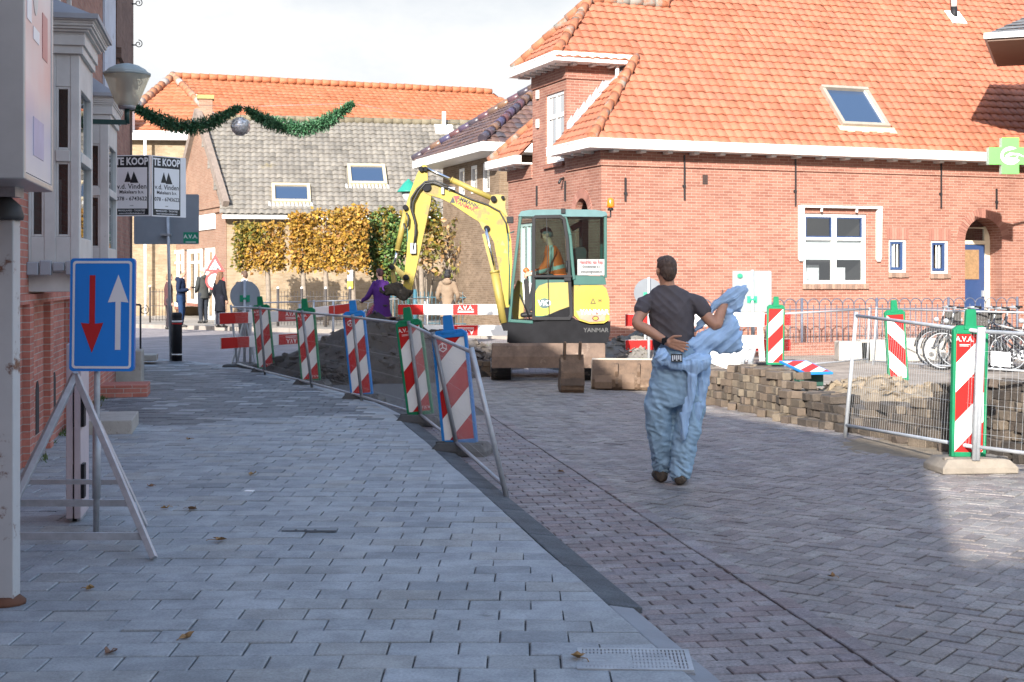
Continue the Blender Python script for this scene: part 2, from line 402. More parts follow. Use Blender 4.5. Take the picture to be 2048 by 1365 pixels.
# ------------------------------------------------------------------ materials
BR_RED = brickmat('red_brick', (.230, .095, .068), (.304, .144, .104), (.386, .266, .209))
BR_DARK = brickmat('dark_red_brick', (.20, .075, .05), (.28, .11, .075), (.26, .20, .17), soot=.25)
BR_BROWN = brickmat('brown_brick', (.150, .101, .064), (.225, .158, .105), (.255, .203, .150), soot=.2)
BR_TAN = brickmat('tan_brick', (.233, .166, .098), (.300, .228, .150), (.258, .217, .166), soot=.22)
BR_PINK = brickmat('pale_pink_brick', (.250, .135, .090), (.290, .175, .120), (.290, .235, .185), soot=.12)
WHITE = mat('white_paint', (.78, .77, .74), .45, var=.05, vscale=3)
OFFWHITE = mat('weathered_white_paint', (.57, .57, .545), .5, var=.12, vscale=3, stain=((.28, .27, .25), 5, .66))
CREAM = mat('cream_paint', (.72, .64, .48), .5, var=.06)
BLUEP = mat('blue_paint', (.03, .06, .15), .4, var=.08)
T_ORANGE = mat('orange_clay_tile', (.483, .189, .094), .75, var=.13, vscale=.8, cols=[(.300, .100, .053), (.348, .119, .062), (.367, .128, .070), (.386, .142, .080), (.343, .119, .068), (.372, .132, .076)], stain=((.242, .142, .094), 2.1, .64), bump=.25, bscale=90)
T_FAR = mat('bright_orange_tile', (.265, .101, .054), .75, var=.10, vscale=.7, cols=[(.317, .101, .040), (.350, .121, .054), (.371, .136, .066)], stain=((.291, .182, .066), 1.2, .66))
T_GREY = mat('grey_concrete_tile', (.186, .167, .143), .9, var=.18, vscale=.6, cols=[(.124, .114, .099), (.167, .151, .130), (.193, .176, .151), (.155, .143, .126)], stain=((.224, .186, .099), 1.1, .66), bump=.4, bscale=60)
T_PURPLE = mat('purple_brown_tile', (.1, .06, .06), .6, var=.2, vscale=1, cols=[(.085, .052, .048), (.12, .07, .058), (.075, .052, .055), (.14, .085, .068), (.06, .055, .065)], spec=.3)
MOSSCAP = mat('mortared_ridge_tile', (.315, .120, .060), .85, var=.3, vscale=3, stain=((.210, .195, .165), 2.2, .52))
LEAD = mat('lead_sheet', (.34, .36, .39), .55, var=.15, vscale=2)
ZINC = mat('dull_zinc', (.42, .43, .44), .5, metal=.3, var=.12)
SLATE = mat('slate', (.13, .13, .13), .7, var=.2, vscale=4, island=.2)
SOFFIT = mat('brown_soffit', (.13, .075, .05), .6)
IRON = mat('black_iron', (.018, .018, .02), .5, var=.2)
BLACKP = mat('black_plastic', (.016, .016, .018), .55, var=.2, vscale=4, spec=.22)
GALV = mat('galvanised_steel', (.42, .44, .46), .48, metal=.35, var=.16, vscale=14)
GALVD = mat('dull_galvanised_steel', (.36, .38, .40), .5, metal=.5, var=.2, vscale=18)
GLASS = glassmat('window_glass', (.85, .9, .92), .80)
GLASSM = glassmat('mirroring_glass', (.5, .55, .58), .70, .015)
GLASSD = glassmat('clear_bay_glass', (.8, .85, .87), .93, .015)
CABGLASS = glassmat('tinted_cab_glass', (.42, .60, .57), .78)
SKYGLASS = mat('sky_reflecting_roof_glass', (.035, .06, .11), .03, var=.0, spec=.8)
DARKIN = mat('dark_interior', (.035, .03, .028), .9)
CURTAIN = mat('white_blind', (.80, .80, .78), .8, var=.04)
SIGNW = mat('white_sign_face', (.78, .79, .80), .35, var=.03)
SIGNK = mat('black_sign_print', (.012, .018, .022), .4)
SIGNB = mat('blue_sign_face', (.014, .240, .744), .35, var=.05, vscale=2)
SIGNBE = mat('blue_sign_edge', (.012, .12, .42), .4, var=.08)
SIGNR = mat('red_sign_print', (.50, .022, .026), .4, var=.04)
REDF = mat('red_reflective_film', (.46, .018, .016), .45, spec=.2, var=.06, vscale=3)
WHITEF = mat('white_reflective_film', (.76, .75, .71), .35, var=.05, vscale=4, stain=((.45, .43, .40), 9, .70))
GREENP = mat('green_plastic', (.008, .17, .075), .5, spec=.25, var=.10, vscale=5)
BLUEPL = mat('blue_plastic', (.02, .19, .50), .5, spec=.25, var=.10, vscale=5)
GREENS = mat('green_sticker', (.010, .240, .140), .4)
SIGNBACK = mat('grey_sign_back', (.24, .28, .32), .5, metal=.2, var=.08, vscale=3)
RUBBER = mat('recycled_rubber', (.065, .063, .06), .85, var=.25, vscale=9, bump=.4, bscale=120, stain=((.16, .14, .12), 6, .6))
CONCR = mat('concrete', (.40, .37, .32), .9, var=.18, vscale=5, bump=.3, bscale=90, stain=((.25, .22, .18), 7, .6))
SOIL = mat('dark_soil', (.036, .027, .021), .95, var=.45, vscale=5, bump=1.0, bscale=30)
SAND = mat('pale_sand', (.223, .174, .118), .95, var=.25, vscale=5, bump=.8, bscale=60)
BARK = mat('grey_bark', (.22, .18, .14), .9, var=.25, vscale=10, bump=.5, bscale=40)
# ------------------------------------------------------------------ ground
GRD = mat('earth_and_jointing_sand', (.133, .130, .130), .95, var=.3, vscale=3, bump=.4, bscale=80)
m = MB(); m.poly([(-150, -60, -.05), (150, -60, -.05), (150, 300, -.05), (-150, 300, -.05)])
struct(m.build('ground', GRD))
ROADTEX = brickmat('street_brick_far', (.219, .193, .193), (.306, .273, .266), (.120, .113, .106), .21, .105, .010, flat=True, soot=.18)
m = MB(); m.poly([(-60, 24, -.014), (12, 24, -.014), (12, 60, -.014), (-60, 60, -.014)]); struct(m.build('side_road', ROADTEX))
BED = mat('dark_joint_sand', (.06, .058, .058), .95, var=.3, vscale=6)
m = MB(); m.poly([(-4, -30, -.018), (14, -30, -.018), (14, 24, -.018), (-4, 24, -.018)]); struct(m.build('road_bed', BED))
def kerbx(y):
    P = [(-30, 8.1), (0, 1.78), (5, .82), (6.5, .525), (9, .045), (12, -.535), (14, -.92), (16.2, -1.36), (18.0, -1.85), (19.6, -2.45), (21.5, -3.25), (23.7, -4.26), (25.3, -5.15), (26.6, -6.1), (27.6, -7.2), (28.2, -8.4), (28.6, -11), (28.8, -40)]
    for (a, xa), (b, xb) in zip(P, P[1:]):
        if a <= y <= b: return lerp(xa, xb, (y-a)/(b-a))
    return -40
def facx(y): return -4.07-.195*(y-11.65)     # street face of the terrace on the left
def und(x, y): return .012*noise.noise((x*.55, y*.4, 3.1))+.006*noise.noise((x*1.7, y*1.3, 8))
def slab(mb, cx, cy, a, L, W, z, ch=.004, mi=0, rr=R, zf=und, th=.02):
    """one paving stone: chamfered top and skirt"""
    ca, sa = math.cos(a), math.sin(a); tx, ty = rr.gauss(0, .004), rr.gauss(0, .004); dz = rr.gauss(0, .0016)
    v = []
    for q, zz in ((0, -th), (0, -ch), (ch*1.3, 0)):
        for sx, sy in ((-1, -1), (1, -1), (1, 1), (-1, 1)):
            lx, ly = sx*(L/2-q), sy*(W/2-q); x, y = cx+lx*ca-ly*sa, cy+lx*sa+ly*ca
            v.append((x, y, z+zf(cx, cy)+zz+dz+lx*tx+ly*ty))
    mb.add(v, [(8, 9, 10, 11)]+[(4+i, 4+(i+1) % 4, 8+(i+1) % 4, 8+i) for i in range(4)]+[(i, (i+1) % 4, 4+(i+1) % 4, 4+i) for i in range(4)], mi)
# pavement of 20 x 30 concrete flags in running bond, courses straight across
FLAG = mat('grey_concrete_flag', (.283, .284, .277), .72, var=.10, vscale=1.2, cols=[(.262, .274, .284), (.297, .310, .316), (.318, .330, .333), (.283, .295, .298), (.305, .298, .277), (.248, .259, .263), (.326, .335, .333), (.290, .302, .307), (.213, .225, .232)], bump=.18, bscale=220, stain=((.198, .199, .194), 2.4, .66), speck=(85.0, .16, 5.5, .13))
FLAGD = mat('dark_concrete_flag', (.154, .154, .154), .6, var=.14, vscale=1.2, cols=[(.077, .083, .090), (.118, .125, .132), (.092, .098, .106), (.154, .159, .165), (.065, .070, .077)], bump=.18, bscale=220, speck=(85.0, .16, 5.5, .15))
m = MB(); ZP = .06
rowh = .203; y = 3.9; k = 0
while y < 28.6:
    wob = lambda x: .03*math.sin(x*.9+y*.35)+.025*noise.noise((x*.5, y*.3, 0))
    off = (k % 2)*.151+R.uniform(-.03, .03); x = -12+off
    kx = kerbx(y)-.02; fx = facx(y) if y < 24.4 else -40
    while x < kx:
        if x+.30 > fx-.05 and x > -11:
            kn, kf = kerbx(y-rowh/2)-.012, kerbx(y+rowh/2)-.012
            L = min(.298, kx-x)
            if x+.40 > kx:      # last stone of the course, cut along the kerb
                zz = ZP+und(x, y)
                if max(kn, kf)-x > .04:
                    q = [(x, y-rowh/2+.002), (max(kn, x+.01), y-rowh/2+.002), (max(kf, x+.01), y+rowh/2-.002), (x, y+rowh/2-.002)]; m.add([(a, b, zz-.02) for a, b in q]+[(a, b, zz-.0005) for a, b in q], [(4, 5, 6, 7), (0, 1, 5, 4), (1, 2, 6, 5), (2, 3, 7, 6), (3, 0, 4, 7)])
                break
            if L > .05:
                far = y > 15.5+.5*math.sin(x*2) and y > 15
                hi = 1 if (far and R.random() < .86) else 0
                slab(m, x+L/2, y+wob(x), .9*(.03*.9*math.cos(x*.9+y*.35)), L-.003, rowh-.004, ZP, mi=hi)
        x += .302
    y += rowh; k += 1
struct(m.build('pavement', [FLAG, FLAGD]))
m = MB(); P = [(kerbx(v)-.03, v) for v in [-20, 0, 5, 9, 14, 16.2, 18, 19.6, 21.5, 23.7, 25.3, 26.6, 27.6, 28.2]]
m.prism(P+[(-40, 28.6), (-40, -20)], -.04, ZP-.016); struct(m.build('pavement_bed', BED))
# kerb: long granite-grey pieces, one dark damp stretch beside the crossing
KERB = mat('kerb_concrete', (.266, .273, .286), .75, var=.15, vscale=3, island=.12, bump=.2, bscale=150)
KERBD = mat('dark_tarred_kerb', (.082, .090, .096), .8, var=.16, vscale=4, bump=.5, bscale=200, speck=(90.0, .3, 4.0, .15))
m = MB(); y = 3.0
while y < 28.4:
    L = .98; y2 = min(y+L*.97, 28.5)
    dark = 6.35 < y < 15.8
    x0, x1 = kerbx(y), kerbx(y2); g = .004
    w_ = .175 if dark else .13
    a = (x0, y+g); b = (x1, y2-g); d = Vector((x1-x0, y2-y, 0)).normalized(); n = Vector((d.y, -d.x, 0))*w_
    if y > 26: y2 = min(y2, 28.5)
    q = [Vector((a[0], a[1], 0)), Vector((a[0], a[1], 0))+n, Vector((b[0], b[1], 0))+n, Vector((b[0], b[1], 0))]
    zt = .052
    top = [p+Vector((0, 0, zt)) for p in q]; top[1].z -= .022; top[2].z -= .022
    bot = [p+Vector((0, 0, -.05)) for p in q]
    m.add(bot+top, [(4, 5, 6, 7), (0, 1, 5, 4), (1, 2, 6, 5), (2, 3, 7, 6), (3, 0, 4, 7)], 1 if dark else 0)
    y = y2 if y2 > y+.05 else y+1
struct(m.build('kerb', [KERB, KERBD], bevel=.008))
# road bricks 20 x 10: running bond beside the kerb, one edging row, herringbone beyond
RB = mat('road_brick', (.243, .215, .199), .62, var=.14, vscale=1.0, cols=[(.165, .136, .127), (.199, .175, .160), (.224, .196, .177), (.183, .164, .159), (.248, .227, .202), (.146, .127, .120)], bump=.35, bscale=160, stain=((.304, .316, .293), 1.6, .68), speck=(70.0, .26, 4.0, .16))
RBR = mat('reddish_road_brick', (.236, .202, .186), .62, var=.14, vscale=1.0, cols=[(.165, .123, .120), (.206, .162, .152), (.183, .155, .152), (.230, .202, .193), (.153, .127, .133)], bump=.35, bscale=160, stain=((.282, .316, .314), 1.4, .66), speck=(70.0, .26, 4.0, .16))
m = MB()
def linex(y): return .48-.1664*(y-12.5)
sa = math.atan2(.1664, 1); dl = Vector((-math.sin(sa), math.cos(sa), 0)); el_ = Vector((math.cos(sa), math.sin(sa), 0))
o0 = Vector((linex(4.4), 4.4, 0))
for i in range(110):                                  # edging row
    p = o0+dl*(i*.206)
    if p.y < 24: slab(m, p.x, p.y, sa+PI/2, .203, .101, .006, mi=1, th=.024)
for i in range(-4, 120):                              # running bond, bricks across the street
    for j in range(-16, 1):
        p = o0+dl*(i*.1045*1.0)+el_*(j*.206+(.103 if i % 2 else 0)-.055)
        tc_ = (p-o0).dot(el_); tb = min(tc_+.101, -.0535); ta = tc_-.101
        if p.y < 24 and kerbx(p.y)+.05 < p.x and tb-ta > .03 and p.y > 4.2:
            p = p+el_*((ta+tb)/2-tc_); slab(m, p.x, p.y, sa+R.gauss(0, .008), tb-ta-.003, .0985, 0, mi=1, th=.018)
struct(m.build('road_margin', [RB, RBR]))
m = MB()
ha = sa+PI/4; hu = Vector((math.cos(ha), math.sin(ha), 0)); hv = Vector((-math.sin(ha), math.cos(ha), 0)); b_ = .1032
for i in range(-30, 330):
    for j in range(-260, 260):
        r_ = (i-j) % 4
        if r_ == 0: c = (i+1)*b_, (j+.5)*b_; ang = ha
        elif r_ == 3: c = (i+.5)*b_, (j+1)*b_; ang = ha+PI/2     # upright brick
        else: continue
        # herringbone cell: horizontal at (i,j),(i+1,j); vertical at (i,j),(i,j+1)
        p = o0+hu*c[0]+hv*c[1]
        if 4.3 < p.y < 24 and linex(p.y)+.01 < p.x < 7.6 and p.x < .42*p.y+.6: slab(m, p.x, p.y, ang+R.gauss(0, .009), .1985, .0968, 0, mi=0, th=.018, zf=lambda x, y: und(x, y)+.012*noise.noise((x*.8, y*.8, 5)))
struct(m.build('road', [RB, RBR]))
# forecourt on the right and pavement across the side street
FC = brickmat('forecourt_paving', (.247, .210, .173), (.315, .270, .225), (.165, .143, .120), .3, .3, .010, flat=True, soot=.2)
m = MB(); m.prism([(2.2, 24.6), (3.4, 21.5), (5.0, 18.5), (6.0, 15.5), (6.6, 10), (26, 10), (26, 38), (4.5, 29.2)], -.04, .03); struct(m.build('forecourt', FC))
FP = brickmat('far_paving', (.270, .240, .203), (.330, .300, .255), (.195, .173, .150), .3, .3, .012, flat=True, soot=.2)
m = MB(); m.prism([(-40, 52.5), (-15.2, 49.5), (-12.2, 46.2), (-8.5, 43.6), (-4, 41), (0, 37.5), (2.2, 33), (1.9, 29.3), (5.5, 36), (5.5, 60), (-40, 62)], -.04, .10); struct(m.build('far_pavement', FP))
KF = mat('far_kerb', (.255, .225, .195), .85, var=.2, vscale=2)
m = MB(); Q = [(-40, 52.5), (-15.2, 49.5), (-12.2, 46.2), (-8.5, 43.6), (-4, 41), (0, 37.5), (2.2, 33), (1.9, 29.3)]
for a, b in zip(Q, Q[1:]):
    L = (Vector(b)-Vector(a)).length; n = max(1, int(L))
    for i in range(n):
        p = Vector((*a, 0)).lerp(Vector((*b, 0)), i/n); q = Vector((*a, 0)).lerp(Vector((*b, 0)), (i+.985)/n); m.bar(p+V(0, -.06, .05), q+V(0, -.06, .05), .16, .13)
struct(m.build('far_kerb', KF))
# ------------------------------------------------------------------ buildings
def fbox(mb, fn, a0, a1, b0, b1, d0, d1, mi=0):
    v = [fn(a, b, d) for d in (d0, d1) for b in (b0, b1) for a in (a0, a1)]
    return mb.add(v, [(0, 2, 3, 1), (4, 5, 7, 6), (0, 1, 5, 4), (2, 6, 7, 3), (0, 4, 6, 2), (1, 3, 7, 5)], mi)
def win(parent, fn, a0, a1, b0, b1, d=.07, fw=.07, mul=(), tra=(), col=WHITE, glass=GLASS, sash=(), sashcol=None, blind=None, deep=.7, sill=None, sillmat=None, name='window', bars=(), items=None, back=DARKIN, label=None):
    m = MB(); t = .07
    fbox(m, fn, a0, a0+fw, b0, b1, d-.012, d+t); fbox(m, fn, a1-fw, a1, b0, b1, d-.012, d+t)
    fbox(m, fn, a0+fw, a1-fw, b1-fw, b1, d-.012, d+t); fbox(m, fn, a0+fw, a1-fw, b0, b0+fw, d-.02, d+t)
    for x, wd in mul: fbox(m, fn, x-wd/2, x+wd/2, b0+fw, b1-fw, d-.008, d+t-.004)
    for z, wd in tra: fbox(m, fn, a0+fw, a1-fw, z-wd/2, z+wd/2, d-.015, d+t-.008)
    f = m.build(name, col, parent, world=False)
    if label: f['label'] = label
    p = MB(); p.poly([fn(a0+fw, b0+fw, d+.035), fn(a1-fw, b0+fw, d+.035), fn(a1-fw, b1-fw, d+.035), fn(a0+fw, b1-fw, d+.035)])
    XF[f.name] = XF[parent.name]; p.build('pane', glass, f, world=False)
    if sash or bars:
        q = MB()
        for (x0, x1, z0, z1, s_) in sash:
            fbox(q, fn, x0, x0+s_, z0, z1, d+.004, d+.05); fbox(q, fn, x1-s_, x1, z0, z1, d+.004, d+.05)
            fbox(q, fn, x0+s_, x1-s_, z1-s_, z1, d+.004, d+.05); fbox(q, fn, x0+s_, x1-s_, z0, z0+s_, d+.004, d+.05)
        q.build('sash', sashcol or col, f, world=False)
    if bars:
        q = MB()
        for (x0, x1, z0, z1) in bars: fbox(q, fn, x0, x1, z0, z1, d+.022, d+.03)
        q.build('glazing_bar', WHITE, f, world=False)
    if blind:
        q = MB()
        for (x0, x1, z0, z1) in blind: fbox(q, fn, x0, x1, z0, z1, d+.09, d+.10)
        q.build('blind', CURTAIN, f, world=False)
    if deep:
        q = MB(); e = .02
        A = [fn(a0+e, b0+e, d+t), fn(a1-e, b0+e, d+t), fn(a1-e, b1-e, d+t), fn(a0+e, b1-e, d+t)]; B = [fn(a0+e, b0+e, d+deep), fn(a1-e, b0+e, d+deep), fn(a1-e, b1-e, d+deep), fn(a0+e, b1-e, d+deep)]
        q.add(A+B, [(4, 5, 6, 7), (0, 1, 5, 4), (1, 2, 6, 5), (2, 3, 7, 6), (3, 0, 4, 7)]); q.build('interior', back, f, world=False)
    if sill:
        q = MB(); fbox(q, fn, a0-.04, a1+.04, b0-sill, b0-.001, -.06, d+.02); q.build('sill', sillmat or CONCR, f, world=False)
    return f
# ---- red brick house on the corner, local x along its right face, y along its left face
RO = V(1.854, 29, 0); RA = math.atan2(.347, .938)
RH = thing('brick_house', 'red brick corner house with a big orange pantile roof and white gutters', 'house', RO, RA)
RM = XF[RH.name]; RI = RM.inverted()
def FA(px, py, y=0): p = RI @ RP(px, py, RM @ V(0, y, 0), RM.to_3x3() @ V(0, 1, 0)); return p.x, p.z
def FB(px, py, x=0): p = RI @ RP(px, py, RM @ V(x, 0, 0), RM.to_3x3() @ V(1, 0, 0)); return p.y, p.z
def fa(a, b, d): return V(a, d, b)
def fb(a, b, d): return V(d, a, b)
def box2(f, x0, y0, x1, y1):
    a = f(x0, y1); b = f(x1, y0); return min(a[0], b[0]), max(a[0], b[0]), min(a[1], b[1]), max(a[1], b[1])
W1 = box2(FA, 1607, 429, 1733, 568); SW1 = box2(FA, 1778, 480, 1813, 545); SW2 = box2(FA, 1862, 482, 1897, 547)
dx0 = FA(1930, 600)[0]; dx1 = FA(2004, 600)[0]; dap = FA(1967, 437)[1]; dhw = (dx1-dx0)/2; dcx = (dx0+dx1)/2
arch = archpts(dcx, dhw, .18, dap-dhw)
m = MB(); holed(m, rect(0, 14, -.05, 4.3), [rect(*W1), rect(*SW1), rect(*SW2), arch], fa, 0, .14, 0)
# deeper porch behind the arch
for i in range(len(arch)):
    a, b = arch[i], arch[(i+1) % len(arch)]; m.add([fa(*a, .14), fa(*b, .14), fa(*b, .55), fa(*a, .55)], [(0, 1, 2, 3)], 0)
ay, az = FB(1163, 385); aw = box2(FB, 1150, 390, 1177, 600); la = archpts((aw[0]+aw[1])/2, (aw[1]-aw[0])/2, .15, FB(1163, 397)[1]-(aw[1]-aw[0])/2)
dw = box2(FB, 1092, 180, 1128, 330); lw = box2(FB, 1038, 445, 1064, 600)
DY0, DY1 = 1.89, 3.96
holed(m, [(0, -.05), (5.6, -.05), (5.6, 4.3), (DY1, 4.3), (DY1, 6.36), (DY0, 6.36), (DY0, 4.3), (0, 4.3)], [la, rect(*dw), rect(*lw)], fb, 0, .14, 0, flip=True)
m.poly([(0, DY0, 4.3), (.14, DY0, 4.3), (1.45, DY0, 6.36), (0, DY0, 6.36)]); m.poly([(0, DY1, 4.3), (0, DY1, 6.36), (1.45, DY1, 6.36), (.14, DY1, 4.3)])
m.poly([(0, 5.6, -.05), (9, 5.6, -.05), (9, 5.6, 4.3), (0, 5.6, 4.3)]); m.poly([(14, 0, -.05), (14, 9, -.05), (14, 9, 4.3), (14, 0, 4.3)])
m.poly([(.5, aw[0]-.1, .1), (.5, aw[1]+.1, .1), (.5, aw[1]+.1, 3.6), (.5, aw[0]-.1, 3.6)])
m.build('wall', BR_RED, RH, world=False)
# projecting brick band under the gutters, arch rings and soldier lintels
m = MB()
m.box(-.035, 14, -.035, -.001, 3.97, 4.285); m.box(-.035, -.001, 0, 1.885, 3.97, 4.285); m.box(-.035, -.001, 3.965, 5.6, 3.97, 4.285)
m.box(-.035, -.001, DY0-.03, DY1, 6.02, 6.33); m.box(0, 1.2, DY0-.035, DY0-.001, 6.02, 6.33)
m.build('brick_band', BR_RED, RH, world=False)
SOLD = brickmat('soldier_brick', (.228, .117, .085), (.285, .172, .128), (.353, .390, .340), .0605, .24)
m = MB()
def voussoirs(mb, fn, cx, cz, r0, r1, n, a0=0, a1=PI, d=-.012):
    mb.cut()
    for i in range(n):
        p = a0+(a1-a0)*(i+.06)/n; q = a0+(a1-a0)*(i+.94)/n
        P = [(cx+r0*math.cos(p), cz+r0*math.sin(p)), (cx+r1*math.cos(p), cz+r1*math.sin(p)), (cx+r1*math.cos(q), cz+r1*math.sin(q)), (cx+r0*math.cos(q), cz+r0*math.sin(q))]
        v = [fn(*k, d) for k in P]+[fn(*k, .02) for k in P]
        mb.add(v, [(0, 1, 2, 3), (4, 7, 6, 5), (0, 4, 5, 1), (1, 5, 6, 2), (2, 6, 7, 3), (3, 7, 4, 0)])
voussoirs(m, fa, dcx, dap-dhw, dhw+.005, dhw+.22, 30); voussoirs(m, fb, (aw[0]+aw[1])/2, FB(1163, 397)[1]-(aw[1]-aw[0])/2, (aw[1]-aw[0])/2, (aw[1]-aw[0])/2+.2, 22)
for s_ in (SW1, SW2):
    n = 9; m.cut()
    for i in range(n):
        x = s_[0]-.06+(s_[1]-s_[0]+.12)*i/n; fbox(m, fa, x+.005, x+(s_[1]-s_[0]+.12)/n-.005, s_[3], s_[3]+.27, -.012, .02)
VOUS = mat('lintel_brick', (.3, .13, .1), .85, cols=[(.22, .092, .068), (.30, .135, .10), (.26, .11, .08), (.36, .18, .135)], var=.1)
m.build('brick_arch', VOUS, RH, world=False)
m = MB()   # brick sills
for s_ in (SW1, SW2, W1):
    n = max(3, int((s_[1]-s_[0])/.07)); m.cut()
    for i in range(n):
        x = s_[0]-.04+(s_[1]-s_[0]+.08)*i/n; fbox(m, fa, x+.003, x+(s_[1]-s_[0]+.08)/n-.003, s_[2]-.12+R.uniform(-.004, .004), s_[2]-.002, -.05, .1)
m.build('brick_sill', mat('sooty_sill_brick', (.2, .13, .1), .85, cols=[(.22, .13, .095), (.30, .19, .14), (.18, .12, .09), (.34, .22, .16)], var=.2), RH, bevel=.006, world=False)
mw = (W1[0]+W1[1])/2; tz = FA(1670, 478)[1]; zb = FA(1670, 500)[1]
win(RH, fa, *W1, d=.05, fw=.075, mul=((mw, .11),), tra=((tz, .06),), sash=((W1[0]+.085, mw-.06, tz+.035, W1[3]-.08, .024), (mw+.06, W1[1]-.085, tz+.035, W1[3]-.08, .024)), sashcol=BLUEP, blind=((W1[0]+.05, mw, zb-.22, tz), (mw, W1[1]-.05, zb-.22, tz)), deep=1.2,
    label='white framed window with two blue top lights and half drawn blinds')
m = MB()   # things seen on the inner sill
fbox(m, fa, mw+.18, mw+.40, W1[2]+.05, W1[2]+.36, .22, .25); fbox(m, fa, W1[0]+.38, mw-.1, W1[2]+.08, W1[2]+.42, .5, .52); m.lathe([(.04, 0), (.04, .12), (.015, .15), (.015, .2)], 10, 0, Matrix.Translation(V(W1[0]+.2, .2, W1[2]+.06)))
m.build('window_ornament', CURTAIN, RH, world=False)
for s_ in (SW1, SW2):
    cx = (s_[0]+s_[1])/2; ww = s_[1]-s_[0]
    win(RH, fa, *s_, d=.04, fw=.045, sash=((s_[0]+.045, s_[1]-.075, s_[2]+.06, s_[3]-.04, .055),), sashcol=BLUEP, bars=((cx-.06, cx-.04, s_[2]+.11, s_[3]-.09), (cx+.02, cx+.04, s_[2]+.11, s_[3]-.09)), blind=((cx-.11, cx+.0, s_[2]+.1, s_[3]-.1),) if s_ is SW1 else ((cx+.03, cx+.12, s_[2]+.1, s_[3]-.1),), deep=.8, back=mat('dim_room', (.2, .17, .14), .9),
        label='small white window with a blue sash nearest the door' if s_ is SW2 else 'small white window with a blue sash nearest the big window')
# hood round the big window
m = MB(); hx0, hz1 = FA(1596, 411); hx1 = FA(1759, 411)[0]; hzb = FA(1600, 523)[1]
m.box(hx0, hx1, -.13, -.002, hz1-.05, hz1)
for x in (hx0, hx1-.10): m.prism([(0, hzb+.06), (-.06, hzb), (-.10, hzb+.1), (-.12, hz1-.052), (0, hz1-.052)], x, x+.09, 0, Matrix(((0, 0, 1, 0), (1, 0, 0, -.002), (0, 1, 0, 0), (0, 0, 0, 1))))
for x in (lerp(hx0, hx1, .25), lerp(hx0, hx1, .68)): m.box(x, x+.03, -.12, -.06, hz1-.14, hz1-.05)
m.build('awning_box', WHITE, RH, bevel=.006, world=False)
# front door in the porch
m = MB(); dz1 = FA(1950, 490)[1]; p1 = FA(1969, 500, .44)[0]; p2 = FA(1979, 500, .44)[0]; dz1 = FA(1950, 490, .44)[1]
fbox(m, fa, dx0-.02, p1, .2, dz1, .44, .49)
fbox(m, fa, dx0+.1, p1-.12, .28, .55, .425, .445)
d_ = m.build('door', BLUEP, RH, world=False); d_['label'] = 'blue front door in the arched porch'
m = MB(); fbox(m, fa, dx0+.08, p1-.17, FA(1950, 559, .44)[1], FA(1950, 500, .44)[1], .425, .438); m.build('door_panel', mat('rattan_panel', (.27, .165, .085), .6, var=.25, vscale=20), d_, world=False)
m = MB(); fbox(m, fa, p1-.09, p1-.05, 1.2, 1.34, .39, .44); m.build('handle', GALV, d_, world=False)
m = MB(); fbox(m, fa, p1, p2+.03, .2, dap+.02, .42, .50); fbox(m, fa, dx0-.02, p1, dz1+.01, dz1+.1, .42, .50); fbox(m, fa, dx0+.16, dx0+.19, dz1+.1, dap, .43, .48); fbox(m, fa, dx0-.02, p1, dz1+.38, dz1+.41, .43, .48)
fbox(m, fa, p2+.03, dx1+.05, .2, dap, .48, .50, 1)
m.build('door_frame', [CREAM, DARKIN], RH, world=False)
m = MB(); m.poly([fa(dx0-.02, dz1+.1, .47), fa(p1, dz1+.1, .47), fa(p1, dap, .47), fa(dx0-.02, dap, .47)]); m.build('fanlight', GLASSM, RH, world=False)
m = MB(); m.box(dx0-.1, dx1+.1, -.35, .6, -.05, .17); m.build('doorstep', CONCR, RH, bevel=.01, world=False)
win(RH, fb, *dw, d=.05, fw=.07, mul=(((dw[0]+dw[1])/2, .06),), tra=((FB(1110, 232)[1], .09),), blind=((dw[0]+.1, dw[0]+.36, dw[2]+.2, FB(1110, 240)[1]),), glass=GLASSD, sill=.1, sillmat=BR_DARK, label='tall white window rising through the eave')
win(RH, fb, *lw, d=.05, fw=.08, mul=(((lw[0]+lw[1])/2, .06),), sill=.1, label='white window in the left face behind the cab')
# roof
TAN = 1.07; PIT = math.atan(TAN); OV = .35; ZE = 4.46; CP = math.cos(PIT)
zp = lambda d: ZE+TAN*(d+OV)
RS = [(-.35, -.35), (1.56, 1.56), (-.35, 1.56), (1.015, 2.925), (2.925, 2.925), (5.0, 5.0), (15, 5.0), (15, -.35)]
m = MB(); UL = mat('roof_underlay', (.30, .11, .06), .9)
off = .03
m.poly([(x, y, zp(y)-off) for x, y in [(-.35, -.35), (15, -.35), (15, 5), (5, 5)]], 1); m.poly([(-.35, 1.56, zp(1.56)-off), (1.6, 1.56, zp(1.56)-off), (2.925, 2.925, zp(2.925)-off), (1.015, 2.925, zp(2.925)-off)], 1)
m.poly([(-.35, -.35, ZE-off), (1.6, 1.6, zp(1.6)-off), (1.6, 1.89, zp(1.6)-off), (-.35, 1.89, ZE-off)], 1); m.poly([(-.35, 3.96, ZE-off), (1.6, 3.96, zp(1.6)-off), (1.6, 4.0, zp(1.6)-off), (-.35, 5.95, ZE-off)], 1)
m.poly([(-.35, 1.56, 6.5-off), (-.35, 4.29, 6.5-off), (1.015, 2.925, 6.5+TAN*1.365-off)], 1); m.poly([(-.35, 4.29, 6.47), (3, 4.29, 6.47), (3, 2.925, 7.93), (1.015, 2.925, 7.93)], 1)
m.poly([(5, 5, zp(5)), (15, 5, zp(5)), (15, 10, ZE), (5, 10, ZE)], 1)
toV = lambda P: [(x, (y+.35)/CP) for x, y in P]
SKL = [RI @ RP(px, py, RM @ V(0, 0, zp(0)), RM.to_3x3() @ V(0, -math.sin(PIT), math.cos(PIT))) for px, py in ((1673, 256), (1768, 259), (1738, 183), (1648, 181))]
